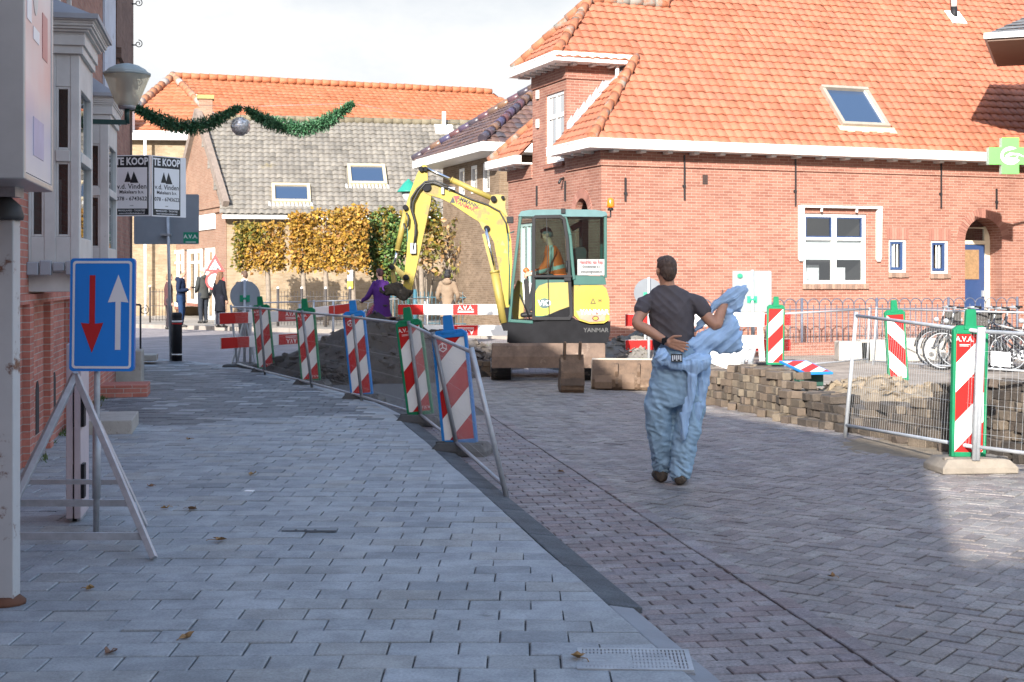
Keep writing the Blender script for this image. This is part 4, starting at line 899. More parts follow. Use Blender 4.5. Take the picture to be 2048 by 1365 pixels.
# house with the first bay window
HA, LA, fxa = terrace('bay_house', 'dark brick shop house with a white bay window behind the blue road sign', 6.0, 15.2, 5.8, math.radians(28), lower=3.0)
def bay(parent, y0, y1, xb, z0, z1, side_panes, label=None, oh=.15):
    """white oriel: side panes face the camera, front panes face the street"""
    m = MB(); P = .10
    zt = (z0+.25, z1-.28)     # glass zone
    # corner posts and rails on the near side (plane y=y0)
    xs = [0.0]+[q for s_ in side_panes for q in s_]+[xb]
    for i in range(0, len(xs), 2): m.box(xs[i], xs[i+1], y0, y0+.09, z0, z1)
    tr = lerp(zt[0], zt[1], .54)
    for a, b in side_panes:
        m.box(a, b, y0+.004, y0+.086, z0, zt[0]); m.box(a, b, y0+.004, y0+.086, zt[1], z1); m.box(a, b, y0-.012, y0+.086, tr-.05, tr+.05)
        for zz in ((zt[0], tr-.05), (tr+.05, zt[1])):
            m.box(a, a+.022, y0+.01, y0+.05, zz[0], zz[1]); m.box(b-.022, b, y0+.01, y0+.05, zz[0], zz[1]); m.box(a+.022, b-.022, y0+.01, y0+.05, zz[0], zz[0]+.022); m.box(a+.022, b-.022, y0+.01, y0+.05, zz[1]-.022, zz[1])
    # street face
    n = 2 if y1-y0 > 1.6 else 1; seg = (y1-y0-.11)/n
    for i in range(n+1): yy = y0+.09+i*seg if i else y0+.09; m.box(xb-.09, xb-.001, yy, yy+.11 if i else yy+.06, z0, z1)
    m.box(xb-.085, xb-.005, y0+.15, y1, z0, zt[0]); m.box(xb-.085, xb-.005, y0+.15, y1, zt[1], z1); m.box(xb-.085, xb+.008, y0+.15, y1, tr-.045, tr+.045)
    m.box(0, xb-.09, y1-.09, y1-.002, z0, z1)
    f = m.build('bay_window', OFFWHITE, parent, bevel=.006, world=False)
    if label: f['label'] = label
    m = MB()
    for a, b in side_panes: m.box(a, b, y0+.03, y0+.036, zt[0], zt[1])
    m.box(xb-.045, xb-.038, y0+.15, y1-.1, zt[0], zt[1]); m.build('pane', GLASSD, f, world=False)
    m = MB(); m.box(.0, xb-.1, y1-.14, y1-.1, z0+.1, z1-.05); m.box(.002, .006, y0+.1, y1-.1, z0, z1); m.box(.01, xb-.1, y0+.16, y0+.18, z0+.1, z1-.05); m.box(xb-.13, xb-.11, y0+.2, y1-.15, z0+.1, z1-.05); m.build('interior', DARKIN, f, world=False)
    m = MB(); m.box(.02, xb-.16, y0+.12, y0+.13, zt[0]+.02, zt[0]+.5); m.build('curtain', mat('dim_curtain', (.20, .20, .19), .8), f, world=False)
    m = MB()   # cornice: bed mould, cove, fascia, lead top
    m.box(-.02, xb+.03, y0-.03, y1+.03, z1, z1+.07); m.box(-.02, xb+.05, y0-.05, y1+.05, z1+.07, z1+.16)
    for i in range(5): e = .05+(oh-.07)*math.sin(PI/2*i/4); m.box(-.02, xb+e, y0-e, y1+e, z1+.16+i*.022, z1+.16+(i+1)*.022)
    m.box(-.02, xb+oh, y0-oh, y1+oh, z1+.27, z1+.31)
    f2 = m.build('cornice', OFFWHITE, parent, bevel=.004, world=False)
    m = MB(); q = z1+.312; m.add([(0, y0-oh, q), (xb+oh, y0-oh, q), (xb+oh, y1+oh, q), (0, y1+oh, q), (0, y0+.15, q+.26), (0, y1-.15, q+.26)], [(0, 1, 4), (1, 2, 5, 4), (2, 3, 5), (0, 4, 5, 3), (0, 3, 2, 1)])
    m.box(0, xb+oh+.02, y0-oh-.02, y0-oh, q-.03, q+.012); m.box(xb+oh+.001, xb+oh+.02, y0-oh, y1+oh+.02, q-.03, q+.012)
    m.build('lead_roof', LEAD, f2, world=False)
    m = MB(); m.box(-.02, xb+.05, y0-.05, y1+.05, z0-.05, z0-.002); m.box(-.02, xb-.03, y0+.03, y1-.03, z0-.22, z0-.05)
    m.build('apron', OFFWHITE, f, bevel=.005, world=False)
    m = MB()
    for i in range(4): m.box(.0+i*xb/4, xb/4-.01+i*xb/4, y0-.10, y0-.04, z0-.06+R.uniform(-.02, .02), z0+.05+R.uniform(-.02, .01), 0, Matrix.Rotation(.0, 4, 'X'))
    m.build('lead_sill', LEAD, f, bevel=.01, world=False)
ya = .3+11.65*0+ (Yloc(11.65)-Yloc(6.0))
bay(HA, ya, ya+1.08, .42, 1.74, 3.56, [(.02, .13), (.225, .345)], 'white bay window nearest the camera')
m = MB()   # brick piers, arched cellar vents
for y in (ya-.32, ya+1.0, ya+2.6): m.box(0.001, .06, y, y+.22, -.05, 1.42)
m.box(.001, .05, ya-2, ya+3.2, 1.42, 1.50)
m.build('brick_pier', BR_SHOP, HA, world=False)
m = MB()
for y in (ya+.55, ya+1.75): m.prism(archpts(y, .10, .25, .62), .002, .006, 0, Matrix(((0, 0, 1, 0), (1, 0, 0, 0), (0, 1, 0, 0), (0, 0, 0, 1))))
m.build('cellar_vent', DARKIN, HA, world=False)
m = MB()
for i in range(7): m.box(.0, .05, LA-1.6-.0*i, LA-1.45, 4.0+i*.26, 4.22+i*.26)
m.box(.0, .04, LA-.5, LA-.42, 3.9, 5.7)
m.build('white_pilaster', OFFWHITE, HA, world=False, split=True)
# house with the second bay and the corner pillar
HBs, LB, fxb = terrace('bay_house', 'brown brick house with a second white bay behind the wall lamp', 15.2, 20.6, 6.1, math.radians(28), depth=10, lower=3.2, holes=((3.2, 4.1, .5, 2.7),))
y2 = Yloc(16.7)-Yloc(15.2); bay(HBs, y2, y2+1.2, .25, 1.75, 3.52, [(.03, .15)], 'white bay window of the end house', .10)
win(HBs, fxb, 3.2, 4.1, .5, 2.7, d=.02, fw=.09, tra=((2.1, .07),), glass=GLASSM)
m = MB(); m.box(.002, .03, 3.6, 5.35, 3.9, 6.0); m.build('pale_render', mat('pale_blue_render', (.50, .55, .62), .7, var=.15, vscale=2, stain=((.2, .2, .22), 3, .62)), HBs, world=False)
HE, LE_, fxe = terrace('end_house', 'low dark brick end house with a tall corner pier at the street corner', 20.6, 24.2, 4.7, math.radians(30), depth=11)
m = MB(); m.box(-.5, .0, LE_-.6, LE_+.03, -.05, 5.0); m.box(-.5, .03, .15, 1.0, 4.4, 4.9); m.box(-.55, .09, .1, LE_+.05, 4.9, 5.05); m.box(-.5, .02, .15, LE_, 5.05, 7.2); m.build('corner_pier', brickmat('dark_brown_brick', (.14, .085, .065), (.19, .12, .095), (.17, .13, .11), soot=.25), HE, world=False); HBs, LB = HE, LE_
m = MB()
def curl(mb, o, r, sgn=1):
    pts = [(o+V(r*(1-i/26)*math.sin(i*.42), 0, r*(1-i/26)*math.cos(i*.42)*sgn)) for i in range(22)]; mb.tube(pts, .008, 5)
for z in (4.95, 5.6, 6.3): m.tube([(-.02, LB-.4, z), (.10, LB-.4, z)], .012, 5); curl(m, V(.13, LB-.4, z+.02), .07)
m.build('iron_scroll', IRON, HBs, world=False)
# steps, plinth, handrail at the doors
m = MB(); p = G(238, 800, .06); m.box(-.35, .32, -.35, .35, .05, .22); t = thing('doorstep', 'worn brick doorstep in front of the second bay window', 'step', G(236, 795, .06)+V(0, .3, -.06), TA); m.build('block', BR_SHOP, t, world=False, bevel=.012)
t = thing('doorstep', 'low mossy concrete doorstep just behind the blue sign stand', 'step', G(215, 865, .06)+V(0, .3, -.06), TA); m = MB(); m.box(-.3, .2, -.5, .5, .05, .2); m.build('block', CONCR, t, world=False, bevel=.012)
t = thing('stone_plinth', 'pale mossy stone plinth block beside the iron handrail', 'plinth', G(238, 768, .06)+V(0, .3, -.06), TA); m = MB(); m.box(-.3, .27, -.3, .3, .05, .55); m.build('block', CONCR, t, world=False, bevel=.02)
t = thing('stone_slab', 'flat grey stone slab carrying the iron handrail', 'step', G(283, 727, .06), TA); m = MB(); m.box(-.35, .28, -.2, .4, .05, .16); m.build('block', CONCR, t, world=False, bevel=.012)
hp = G(281, 724, .06); m = MB(); q = hp.y/2800; m.tube([hp, hp+V(0, 0, 114*q)], .018, 8); m.tube([hp+V(0, 0, 114*q), hp+V(-.5, -.1, 114*q+.01)], .018, 8); curl(m, hp+V(.07, 0, 112*q-.08), .10)
tag(m.build('handrail', IRON, None, origin=hp), 'black iron handrail ending in a scroll beside the plinth', 'handrail')
# wall lamp on its bracket
Lp = S(254, 213, 15.2); q = 15.2/2800
LT = thing('wall_lamp', 'conical glass street lamp on a dark green wall bracket', 'lamp', Lp)
m = MB(); lw_ = Lp-ex*.75; m.tube([Lp, Lp-V(0, 0, .19)], .028, 10); m.bar(Lp-V(0, 0, .175), lw_-V(0, 0, .175), .05, .05); m.build('bracket', mat('dark_green_paint', (.01, .05, .045), .4), LT)
m = MB(); r = 46*q
m.lathe([(r*.98, .80*r*0+57*q*0+.28), (r*.80, .33), (r*.5, .372), (r*.15, .395), (.005, .398)], 24, 0, Matrix.Translation(Lp+V(0, 0, .07))); m.lathe([(r*1.0, .262), (r*1.01, .29), (r*.96, .292)], 24, 0, Matrix.Translation(Lp+V(0, 0, .07))); m.build('lamp_cap', frosted('frosted_lamp_cap', (.62, .68, .66), .10), LT)
m = MB(); m.lathe([(r*.36, -.0), (r*.52, .05), (r*.98, .335)], 24, 0, Matrix.Translation(Lp)); m.f.pop(); m.m.pop(); m.s.pop(); m.build('lamp_shade', frosted('lamp_glass', (.93, .90, .78), .50), LT)
m = MB(); m.lathe([(r*.34, -.03), (r*.38, 0), (.045, .13), (.05, .15)], 18, 0, Matrix.Translation(Lp)); m.build('lamp_foot', GALVD, LT)
m = MB()
for i in range(6): m.lathe([(.05, .155+i*.024), (.068, .165+i*.024), (.05, .176+i*.024)], 14, 0, Matrix.Translation(Lp))
m.build('louvre', mat('grey_louvre', (.20, .20, .21), .5), LT)
# ---- advertising light box and its rusty post
A0 = S(48, 300, 6.2); bz = 1.64+203*6.2/2800
AB = thing('advertising_box', 'tall light box with a faded pink and blue poster above the white post', 'advert', (A0.x, A0.y, bz), TA)
m = MB(); m.box(-.32, -.012, 0, .98, 0, 1.9); m.box(-.33, .004, -.012, .03, -.012, 1.92); m.box(-.33, .004, .95, .992, -.012, 1.92); m.box(-.33, .004, .03, .95, -.012, .02)
m.build('casing', mat('silver_casing', (.46, .46, .45), .35, metal=.4, var=.06), AB, bevel=.006, world=False)
def postermat():
    m_, nt, b = newmat('faded_poster'); L = nt.links
    tc = nd(nt, 'ShaderNodeTexCoord'); nz = nd(nt, 'ShaderNodeTexNoise', i_Scale=1.5, i_Detail=3.0); L.new(tc.outputs['Object'], nz.inputs['Vector'])
    sp = nd(nt, 'ShaderNodeSeparateXYZ'); L.new(tc.outputs['Object'], sp.inputs[0])
    a = nd(nt, 'ShaderNodeMath', operation='MULTIPLY_ADD'); L.new(nz.outputs[0], a.inputs[0]); a.inputs[1].default_value = .45; L.new(sp.outputs[2], a.inputs[2])
    rp = nd(nt, 'ShaderNodeValToRGB'); e = rp.color_ramp.elements
    for p, c in ((0.0, (.62, .62, .66)), (.14, (.45, .47, .62)), (.24, (.66, .62, .62)), (.36, (.62, .33, .30)), (.52, (.68, .62, .62)), (.7, (.70, .70, .73)), (1.0, (.72, .70, .70))):
        k = e.new(min(.999, p)); k.color = c4(c)
    e.remove(e[0]); mr = nd(nt, 'ShaderNodeMapRange'); mr.inputs[1].default_value = .2; mr.inputs[2].default_value = 2.2; L.new(a.outputs[0], mr.inputs[0]); L.new(mr.outputs[0], rp.inputs[0]); L.new(rp.outputs[0], b.inputs['Base Color'])
    b.inputs['Roughness'].default_value = .3; return m_
m = MB(); m.box(-.011, -.002, .035, .945, .025, 1.9)
pf = m.build('poster', postermat(), AB, world=False)
m = MB(); FXp = Matrix(((0, 0, 1, 0), (1, 0, 0, 0), (0, 1, 0, 0), (0, 0, 0, 1)))
def ell(cx, cy, a, b, n=20): return [(cx+a*math.cos(2*PI*i/n), cy+b*math.sin(2*PI*i/n)) for i in range(n)]
m.prism(ell(.38, 1.02, .11, .24), -.0019, .0005, 0, FXp); m.prism(rect(.62, .80, .62, .84), -.0019, .0006, 1, FXp); m.prism(rect(.10, .24, .72, .92), -.0019, .0004, 2, FXp); m.prism(rect(.30, .66, .12, .30), -.0019, .0005, 3, FXp); m.prism(rect(.30, .50, .66, .72), -.0019, .0008, 2, FXp)
m.build('print', [mat('faded_cream_print', (.62, .60, .56), .4), mat('faded_red_print', (.50, .16, .15), .4), SIGNW, mat('faded_violet_print', (.40, .40, .58), .4)], pf, world=False)
m = MB(); m.bar((-.3, .3, .3), (-.95, .3, .3), .06, .06); m.bar((-.3, .7, 1.5), (-.95, .7, 1.5), .06, .06); m.build('wall_bracket', GALVD, AB, world=False)
PW = mat('chipped_white_post', (.50, .50, .49), .5, var=.08, vscale=4, stain=((.15, .06, .03), 7.5, .565))
pp = G(10, 1208, .06); m = MB(); m.box(-.06, .058, -.05, .05, 0, 1.86, 0)
pt = thing('steel_post', 'white steel post with rust chips and a dark cap', 'post', pp)
m.build('shaft', PW, pt, bevel=.006, world=False)
m = MB(); m.lathe([(.085, 1.86), (.09, 1.88), (.075, 1.93), (.03, 1.97)], 14); m.build('cap', mat('grey_cap', (.05, .05, .05), .6), pt, world=False)
m = MB(); m.box(-.07, .07, -.06, .06, 1.97, 2.12); m.build('neck', GALVD, pt, world=False)
m = MB(); m.lathe([(.10, 0), (.10, .015), (.07, .04)], 12); m.build('foot_plate', mat('rust', (.13, .055, .03), .9, var=.3), pt, world=False)
# ---- blue priority sign on its galvanised stand
bs = S(204, 630, 8.3); q = 8.3/2800
ST = thing('road_sign', 'blue passing priority sign with red and white arrows on a galvanised stand', 'traffic sign', (bs.x, bs.y, .06))
yaw = math.radians(-4); ux = V(math.cos(yaw), math.sin(yaw), 0); tilt = V(.012, 0, 1).normalized()
SF = frame(bs, ux, tilt); SF2 = frame(bs, ux, tilt)
hw, hh = 66*q, 113*q
def rrect(hw, hh, r, n=6):
    o = []
    for cx, cy, a0 in ((hw-r, hh-r, 0), (-hw+r, hh-r, PI/2), (-hw+r, -hh+r, PI), (hw-r, -hh+r, PI*1.5)):
        for i in range(n+1): a = a0+PI/2*i/n; o.append((cx+r*math.cos(a), cy+r*math.sin(a)))
    return o
# local z of SF = ux x tilt points towards -y (the camera)
m = MB(); m.prism(rrect(hw, hh, .022), -.028, 0, 0, SF, 1)
pl_ = m.build('sign_panel', [SIGNB, SIGNBE], ST, bevel=.003)
m = MB()
o1, o2 = rrect(hw-.016, hh-.016, .02), rrect(hw-.030, hh-.030, .012); n = len(o1)
m.add([(p[0], p[1], .0015) for p in o1+o2], [(i, (i+1) % n, n+(i+1) % n, n+i) for i in range(n)], 0, False, SF)
ax = .042*1.32; b0 = lambda y: (630-y)*q
def arrow(mb, cx, tip, base, tail, wtail, whead, mi, barb=.0):
    s_ = 1 if tip > tail else -1
    P = [(cx-wtail, tail), (cx+wtail, tail), (cx+wtail, base), (cx+whead, base-s_*barb), (cx, tip), (cx-whead, base-s_*barb), (cx-wtail, base)]
    mb.prism(P, .0014, .0022, mi, SF)
px_ = lambda x: (x-204)*q
arrow(m, px_(237), b0(550), b0(604), b0(700), 5.5*q, 21*q, 0, .004); arrow(m, px_(184), b0(706), b0(648), b0(551), 5.8*q, 23*q, 1, .006)
m.build('arrows', [SIGNW, SIGNR], pl_)
pf0, pf1 = S(188, 1068, 8.3), S(191, 540, 8.3); pf0.y = pf1.y = bs.y+.045
m = MB(); m.tube([pf0, pf1], .018, 12, 1); m.tube([lerp(pf0, pf1, .13), lerp(pf0, pf1, .42)], .024, 12, 0); m.build('pole', [GALV, GALV], ST)
zg = .06
def gp(px, py): return G(px, py, zg)
FR, RR = gp(308, 1121), gp(290, 1056); apx = S(152, 752, 8.35); apx2 = S(150, 748, 8.6)
FL, RL = V(-2.93, FR.y, zg), V(-3.24, RR.y, zg)
m = MB()
for a, b in ((FR, apx), (FL, apx)): m.cut().bar(a+V(0, 0, .012), b, .036, .036, 0, (0, 1, 0))
m.build('front_leg', GALV, ST, bevel=.003)
m = MB()
for a, b in ((RR, apx2), (RL, apx2)): m.cut().bar(a+V(0, 0, .012), b, .036, .036, 0, (0, 1, 0))
m.build('rear_leg', GALV, ST, bevel=.003)
m = MB()
a, b = lerp(FR, apx, .12), lerp(FL, apx, .12); m.bar(a+V(0, .02, 0), b+V(0, .02, 0), .022, .042)
a, b = lerp(RR, apx2, .16), lerp(RL, apx2, .16); m.bar(a+V(0, .03, 0), b+V(0, .03, 0), .022, .042)
a, b = lerp(RR, apx2, .30), lerp(RL, apx2, .30); m.bar(a+V(0, .03, 0), b+V(0, .03, 0), .022, .03)
m.bar(lerp(FR, apx, .12), lerp(RR, apx2, .16), .02, .03); m.bar(lerp(FL, apx, .12), lerp(RL, apx2, .16), .02, .03); m.bar(apx, apx2, .03, .03)
m.build('crossbar', GALV, ST, split=True)
# spare folded signs leaning behind the stand
for k, (x0, lab) in enumerate(((136, 'pale folded sign panel nearest the shop wall behind the blue sign'), (152, 'pale folded sign panel nearest the pole of the blue sign'))):
    a = S(x0, 745, 9.0); m = MB(); z0 = S(0, 985, 9.0).z
    t = thing('folded_sign', lab, 'sign', (a.x, 9.0, .06), math.radians(10), 'folded signs behind the stand'); h = a.z+.12
    m.box(-.012, .030, 0, .42, .03, h); m.build('panel', mat('pale_pink_sign_back', (.55, .46, .46), .5, var=.1), t, bevel=.004, world=False)
    m = MB()
    for z in (.16, .62): m.box(.032, .05, -.004, .10, z, z+.22)
    m.build('clamp_rail', BLACKP, t, world=False)
    m = MB(); m.box(.0, .02, .05, .35, .0, .03); m.build('foot', GALVD, t, world=False)
# ---- estate agent's sign, its pole, the grey board behind and the bollard
zp_ = .06; pb_ = G(341, 722, zp_); Yp = pb_.y; q = Yp/2800
TP = thing('sign_pole', 'thin galvanised pole with a grey sign board seen from behind', 'pole', pb_)
m = MB(); m.tube([S(342, 722, Yp), S(335, 392, Yp)], .03, 10); m.build('shaft', GALV, TP)
m = MB(); bw = S(333, 439, Yp+.06); BF = frame(bw, V(1, 0, 0), V(0, 0, 1)); m.prism(rrect(65*q, 50*q, .03), -.012, .012, 0, BF); m.build('board', SIGNBACK, TP, bevel=.004)
m = MB(); c_ = S(382, 476, Yp+.06); m.prism(rrect(15*q, 11*q, .004), .0125, .015, 0, frame(c_, V(1, 0, 0), V(0, 0, 1))); m.text('A.V.A.', 11*q, frame(c_+V(0, -.0165, .02), V(1, 0, 0), V(0, 0, 1)), 1, .01); m.box(c_.x-.1, c_.x+.1, c_.y-.017, c_.y-.0155, c_.z-.09, c_.z-.075, 1); m.build('sticker', [GREENS, SIGNW], TP)
m = MB()
for y in (405, 470): z = S(0, y, Yp).z; m.box(bw.x-.1, bw.x+.1, bw.y-.09, bw.y-.0135, z-.02, z+.02)
m.build('clamp', GALVD, TP)
SG = thing('for_sale_sign', 'white V shaped house for sale sign with two printed black panels', 'sign', S(302, 436, 19.2))
Yf = 19.3
for (x0, yt0, yb0, x1, yt1, yb1, Ya, Yb) in ((228, 311, 433, 301, 311, 433, Yf+.02, Yf-.03), (304, 311, 433, 372, 320, 440, Yf-.03, Yf+.45)):
    a = S(x0, yb0, Ya); b = S(x1, yb1, Yb); zt_ = S(0, yt0, Ya).z
    u = V(b.x-a.x, b.y-a.y, 0); w_ = u.length; u.normalize(); h = zt_-a.z; M_ = frame(V(a.x, a.y, a.z), u, V(0, 0, 1))
    m = MB(); m.box(0, w_, 0, h, -.02, 0, 0, M_)
    pn = m.build('panel', SIGNW, SG, bevel=.002)
    m = MB(); e = .03*w_/.6; w2 = w_*(.965 if x0 == 228 else .84)
    z = .002
    def bx(x0_, x1_, y0_, y1_, mi=0, zz=z): m.poly([(x0_*w2, y0_*h, zz), (x1_*w2, y0_*h, zz), (x1_*w2, y1_*h, zz), (x0_*w2, y1_*h, zz)], mi, M_)
    bx(.03, .985, .02, .985); bx(.075, .945, .125, .80, 1, .003)
    T = lambda st, cx, cy, s_, mi, bold=.0, sx=1: m.text(st, s_*h, M_ @ Matrix.Translation(V(cx*w2, cy*h, .0045)), mi, bold, sx)
    T('TE KOOP', .505, .893, .165, 1, .035, .80); T('v.d. Vinden', .51, .485, .115, 0, .012, .98); T('Makelaars b.v.', .505, .395, .075, 0, .02, .98); T('078 - 6743622', .51, .285, .088, 0, .018, 1.0)
    T('MAKELAARS - TAXATIES', .505, .092, .042, 1, .01, 1.0); T('www.vdvindenmakelaars.nl', .505, .048, .042, 1, .01, .95); T('nvm', .505, .175, .035, 0, .01)
    for P in ([(.30, .56), (.50, .56), (.40, .74)], [(.46, .545), (.70, .545), (.565, .735)]): m.poly([(p[0]*w2, p[1]*h, .005) for p in P], 0, M_)
    m.build('print', [SIGNK, SIGNW], pn)
m = MB()
for zz in (330, 420): a = S(226, zz, 19.45); m.tube([a+V(-.25, 0, 0), a+V(.35, .02, 0)], .015, 6)
m.build('wall_arm', GALVD, SG)
bo = G(349, 722, .06)+V(.06, -.05, 0); q = bo.y/2800
BL = thing('bollard', 'black street bollard with a white and red ring beside the sign pole', 'bollard', bo)
m = MB(); h = 97*q; r = .095; m.lathe([(r, 0), (r, h*.86), (r*.93, h*.885), (r*.93, h*.9), (r, h*.92), (r, h*.96), (r*.8, h)], 18); m.build('post', BLACKP, BL, world=False)
m = MB(); m.lathe([(r+.003, h*.80), (r+.004, h*.80), (r+.004, h*.835), (r+.003, h*.835)], 18, 0); m.lathe([(r+.003, h*.755), (r+.004, h*.755), (r+.004, h*.785), (r+.003, h*.785)], 18, 1); m.lathe([(r+.003, h*.12), (r+.004, h*.12), (r+.004, h*.15), (r+.003, h*.15)], 18, 0); m.build('reflector', [WHITEF, REDF], BL, world=False)
# ---- garlands and glitter ball on a wire over the street
GARL = mat('garland_green', (.02, .09, .045), .5, cols=[(.016, .065, .028), (.03, .11, .045), (.05, .15, .065), (.08, .19, .09), (.02, .07, .03)], var=.1)
Yg = 21.0; q = Yg/2800
def garland(pts, lab):
    P = [S(x, y, Yg) for x, y in pts]; o = P[0]
    t = thing('garland', lab, 'garland', o, 0, 'christmas garlands over the street')
    m = MB(); m.tube(P, .018, 6); m.build('core', IRON, t)
    m = MB(); rr = random.Random(len(lab))
    L = [(P[i+1]-P[i]).length for i in range(len(P)-1)]; T = sum(L)
    for k in range(6000):
        s_ = rr.random()*T; i = 0
        while s_ > L[i] and i < len(L)-1: s_ -= L[i]; i += 1
        c = lerp(P[i], P[i+1], s_/L[i]); f = (sum(L[:i])+s_)/T; thick = .034+.082*min(1, math.sin(PI*min(max(f, .02), .98))*1.25)
        d = V(rr.gauss(0, 1), rr.gauss(0, 1), rr.gauss(0, 1)).normalized(); b = c+d*thick*rr.uniform(.15, 1.0); e = b+(d+V(rr.gauss(0, .5), rr.gauss(0, .5), rr.gauss(0, .5)))*.030
        s2 = d.cross(V(rr.gauss(0, 1), rr.gauss(0, 1), rr.gauss(0, 1))).normalized()*.010
        m.add([b-s2, b+s2, e+s2*.6, e-s2*.6], [(0, 1, 2, 3)])
    m.build('needles', GARL, t)
garland([(264, 213), (300, 232), (345, 250), (385, 256), (425, 245), (460, 226), (479, 216)], 'green fir garland hanging beside the wall lamp')
garland([(494, 219), (520, 236), (560, 252), (605, 259), (650, 246), (685, 223), (704, 208)], 'green fir garland hanging over the grey cottage roof')
bc = S(481, 253, Yg); rr = random.Random(3); m = MB()
BT = thing('glitter_ball', 'silver glitter ball hanging between the two garlands', 'ornament', bc)
m.ball(bc, .125, n=20, k=13)
for k in range(900):
    d = V(rr.gauss(0, 1), rr.gauss(0, 1), rr.gauss(0, 1)).normalized(); t1 = (d.orthogonal()+V(rr.gauss(0, .5), rr.gauss(0, .5), rr.gauss(0, .5))).normalized()*.014; t2 = d.cross(t1).normalized()*.012; c = bc+d*rr.uniform(.125, .142)
    m.add([c-t1-t2, c+t1-t2, c+t1+t2, c-t1+t2], [(0, 1, 2, 3)])
m.build('shell', mat('silver_glitter', (.5, .5, .5), .3, metal=.35, cols=[(.95, .94, .92), (.6, .59, .58), (.9, .89, .87), (.4, .39, .38), (.95, .95, .95)], var=.1), BT)
m = MB(); m.tube([bc+V(0, 0, .12), S(483, 213, Yg)], .004, 5); m.build('hook', IRON, BT)
a = TO+ey*Yloc(20.5)+V(0, 0, 4.55); b = V(5.2, 30.2, 4.1)
m = MB(); w0 = S(255, 205, Yg); pts = [w0+V(-1.6, 0, .25), w0, S(483, 214, Yg), S(704, 207, Yg), V(2.0, 29.0, 4.25)]; m.tube(pts, .003, 4)
tag(m.build('steel_wire', GALVD, None, origin=w0), 'thin steel wire carrying the garlands across the street', 'wire')
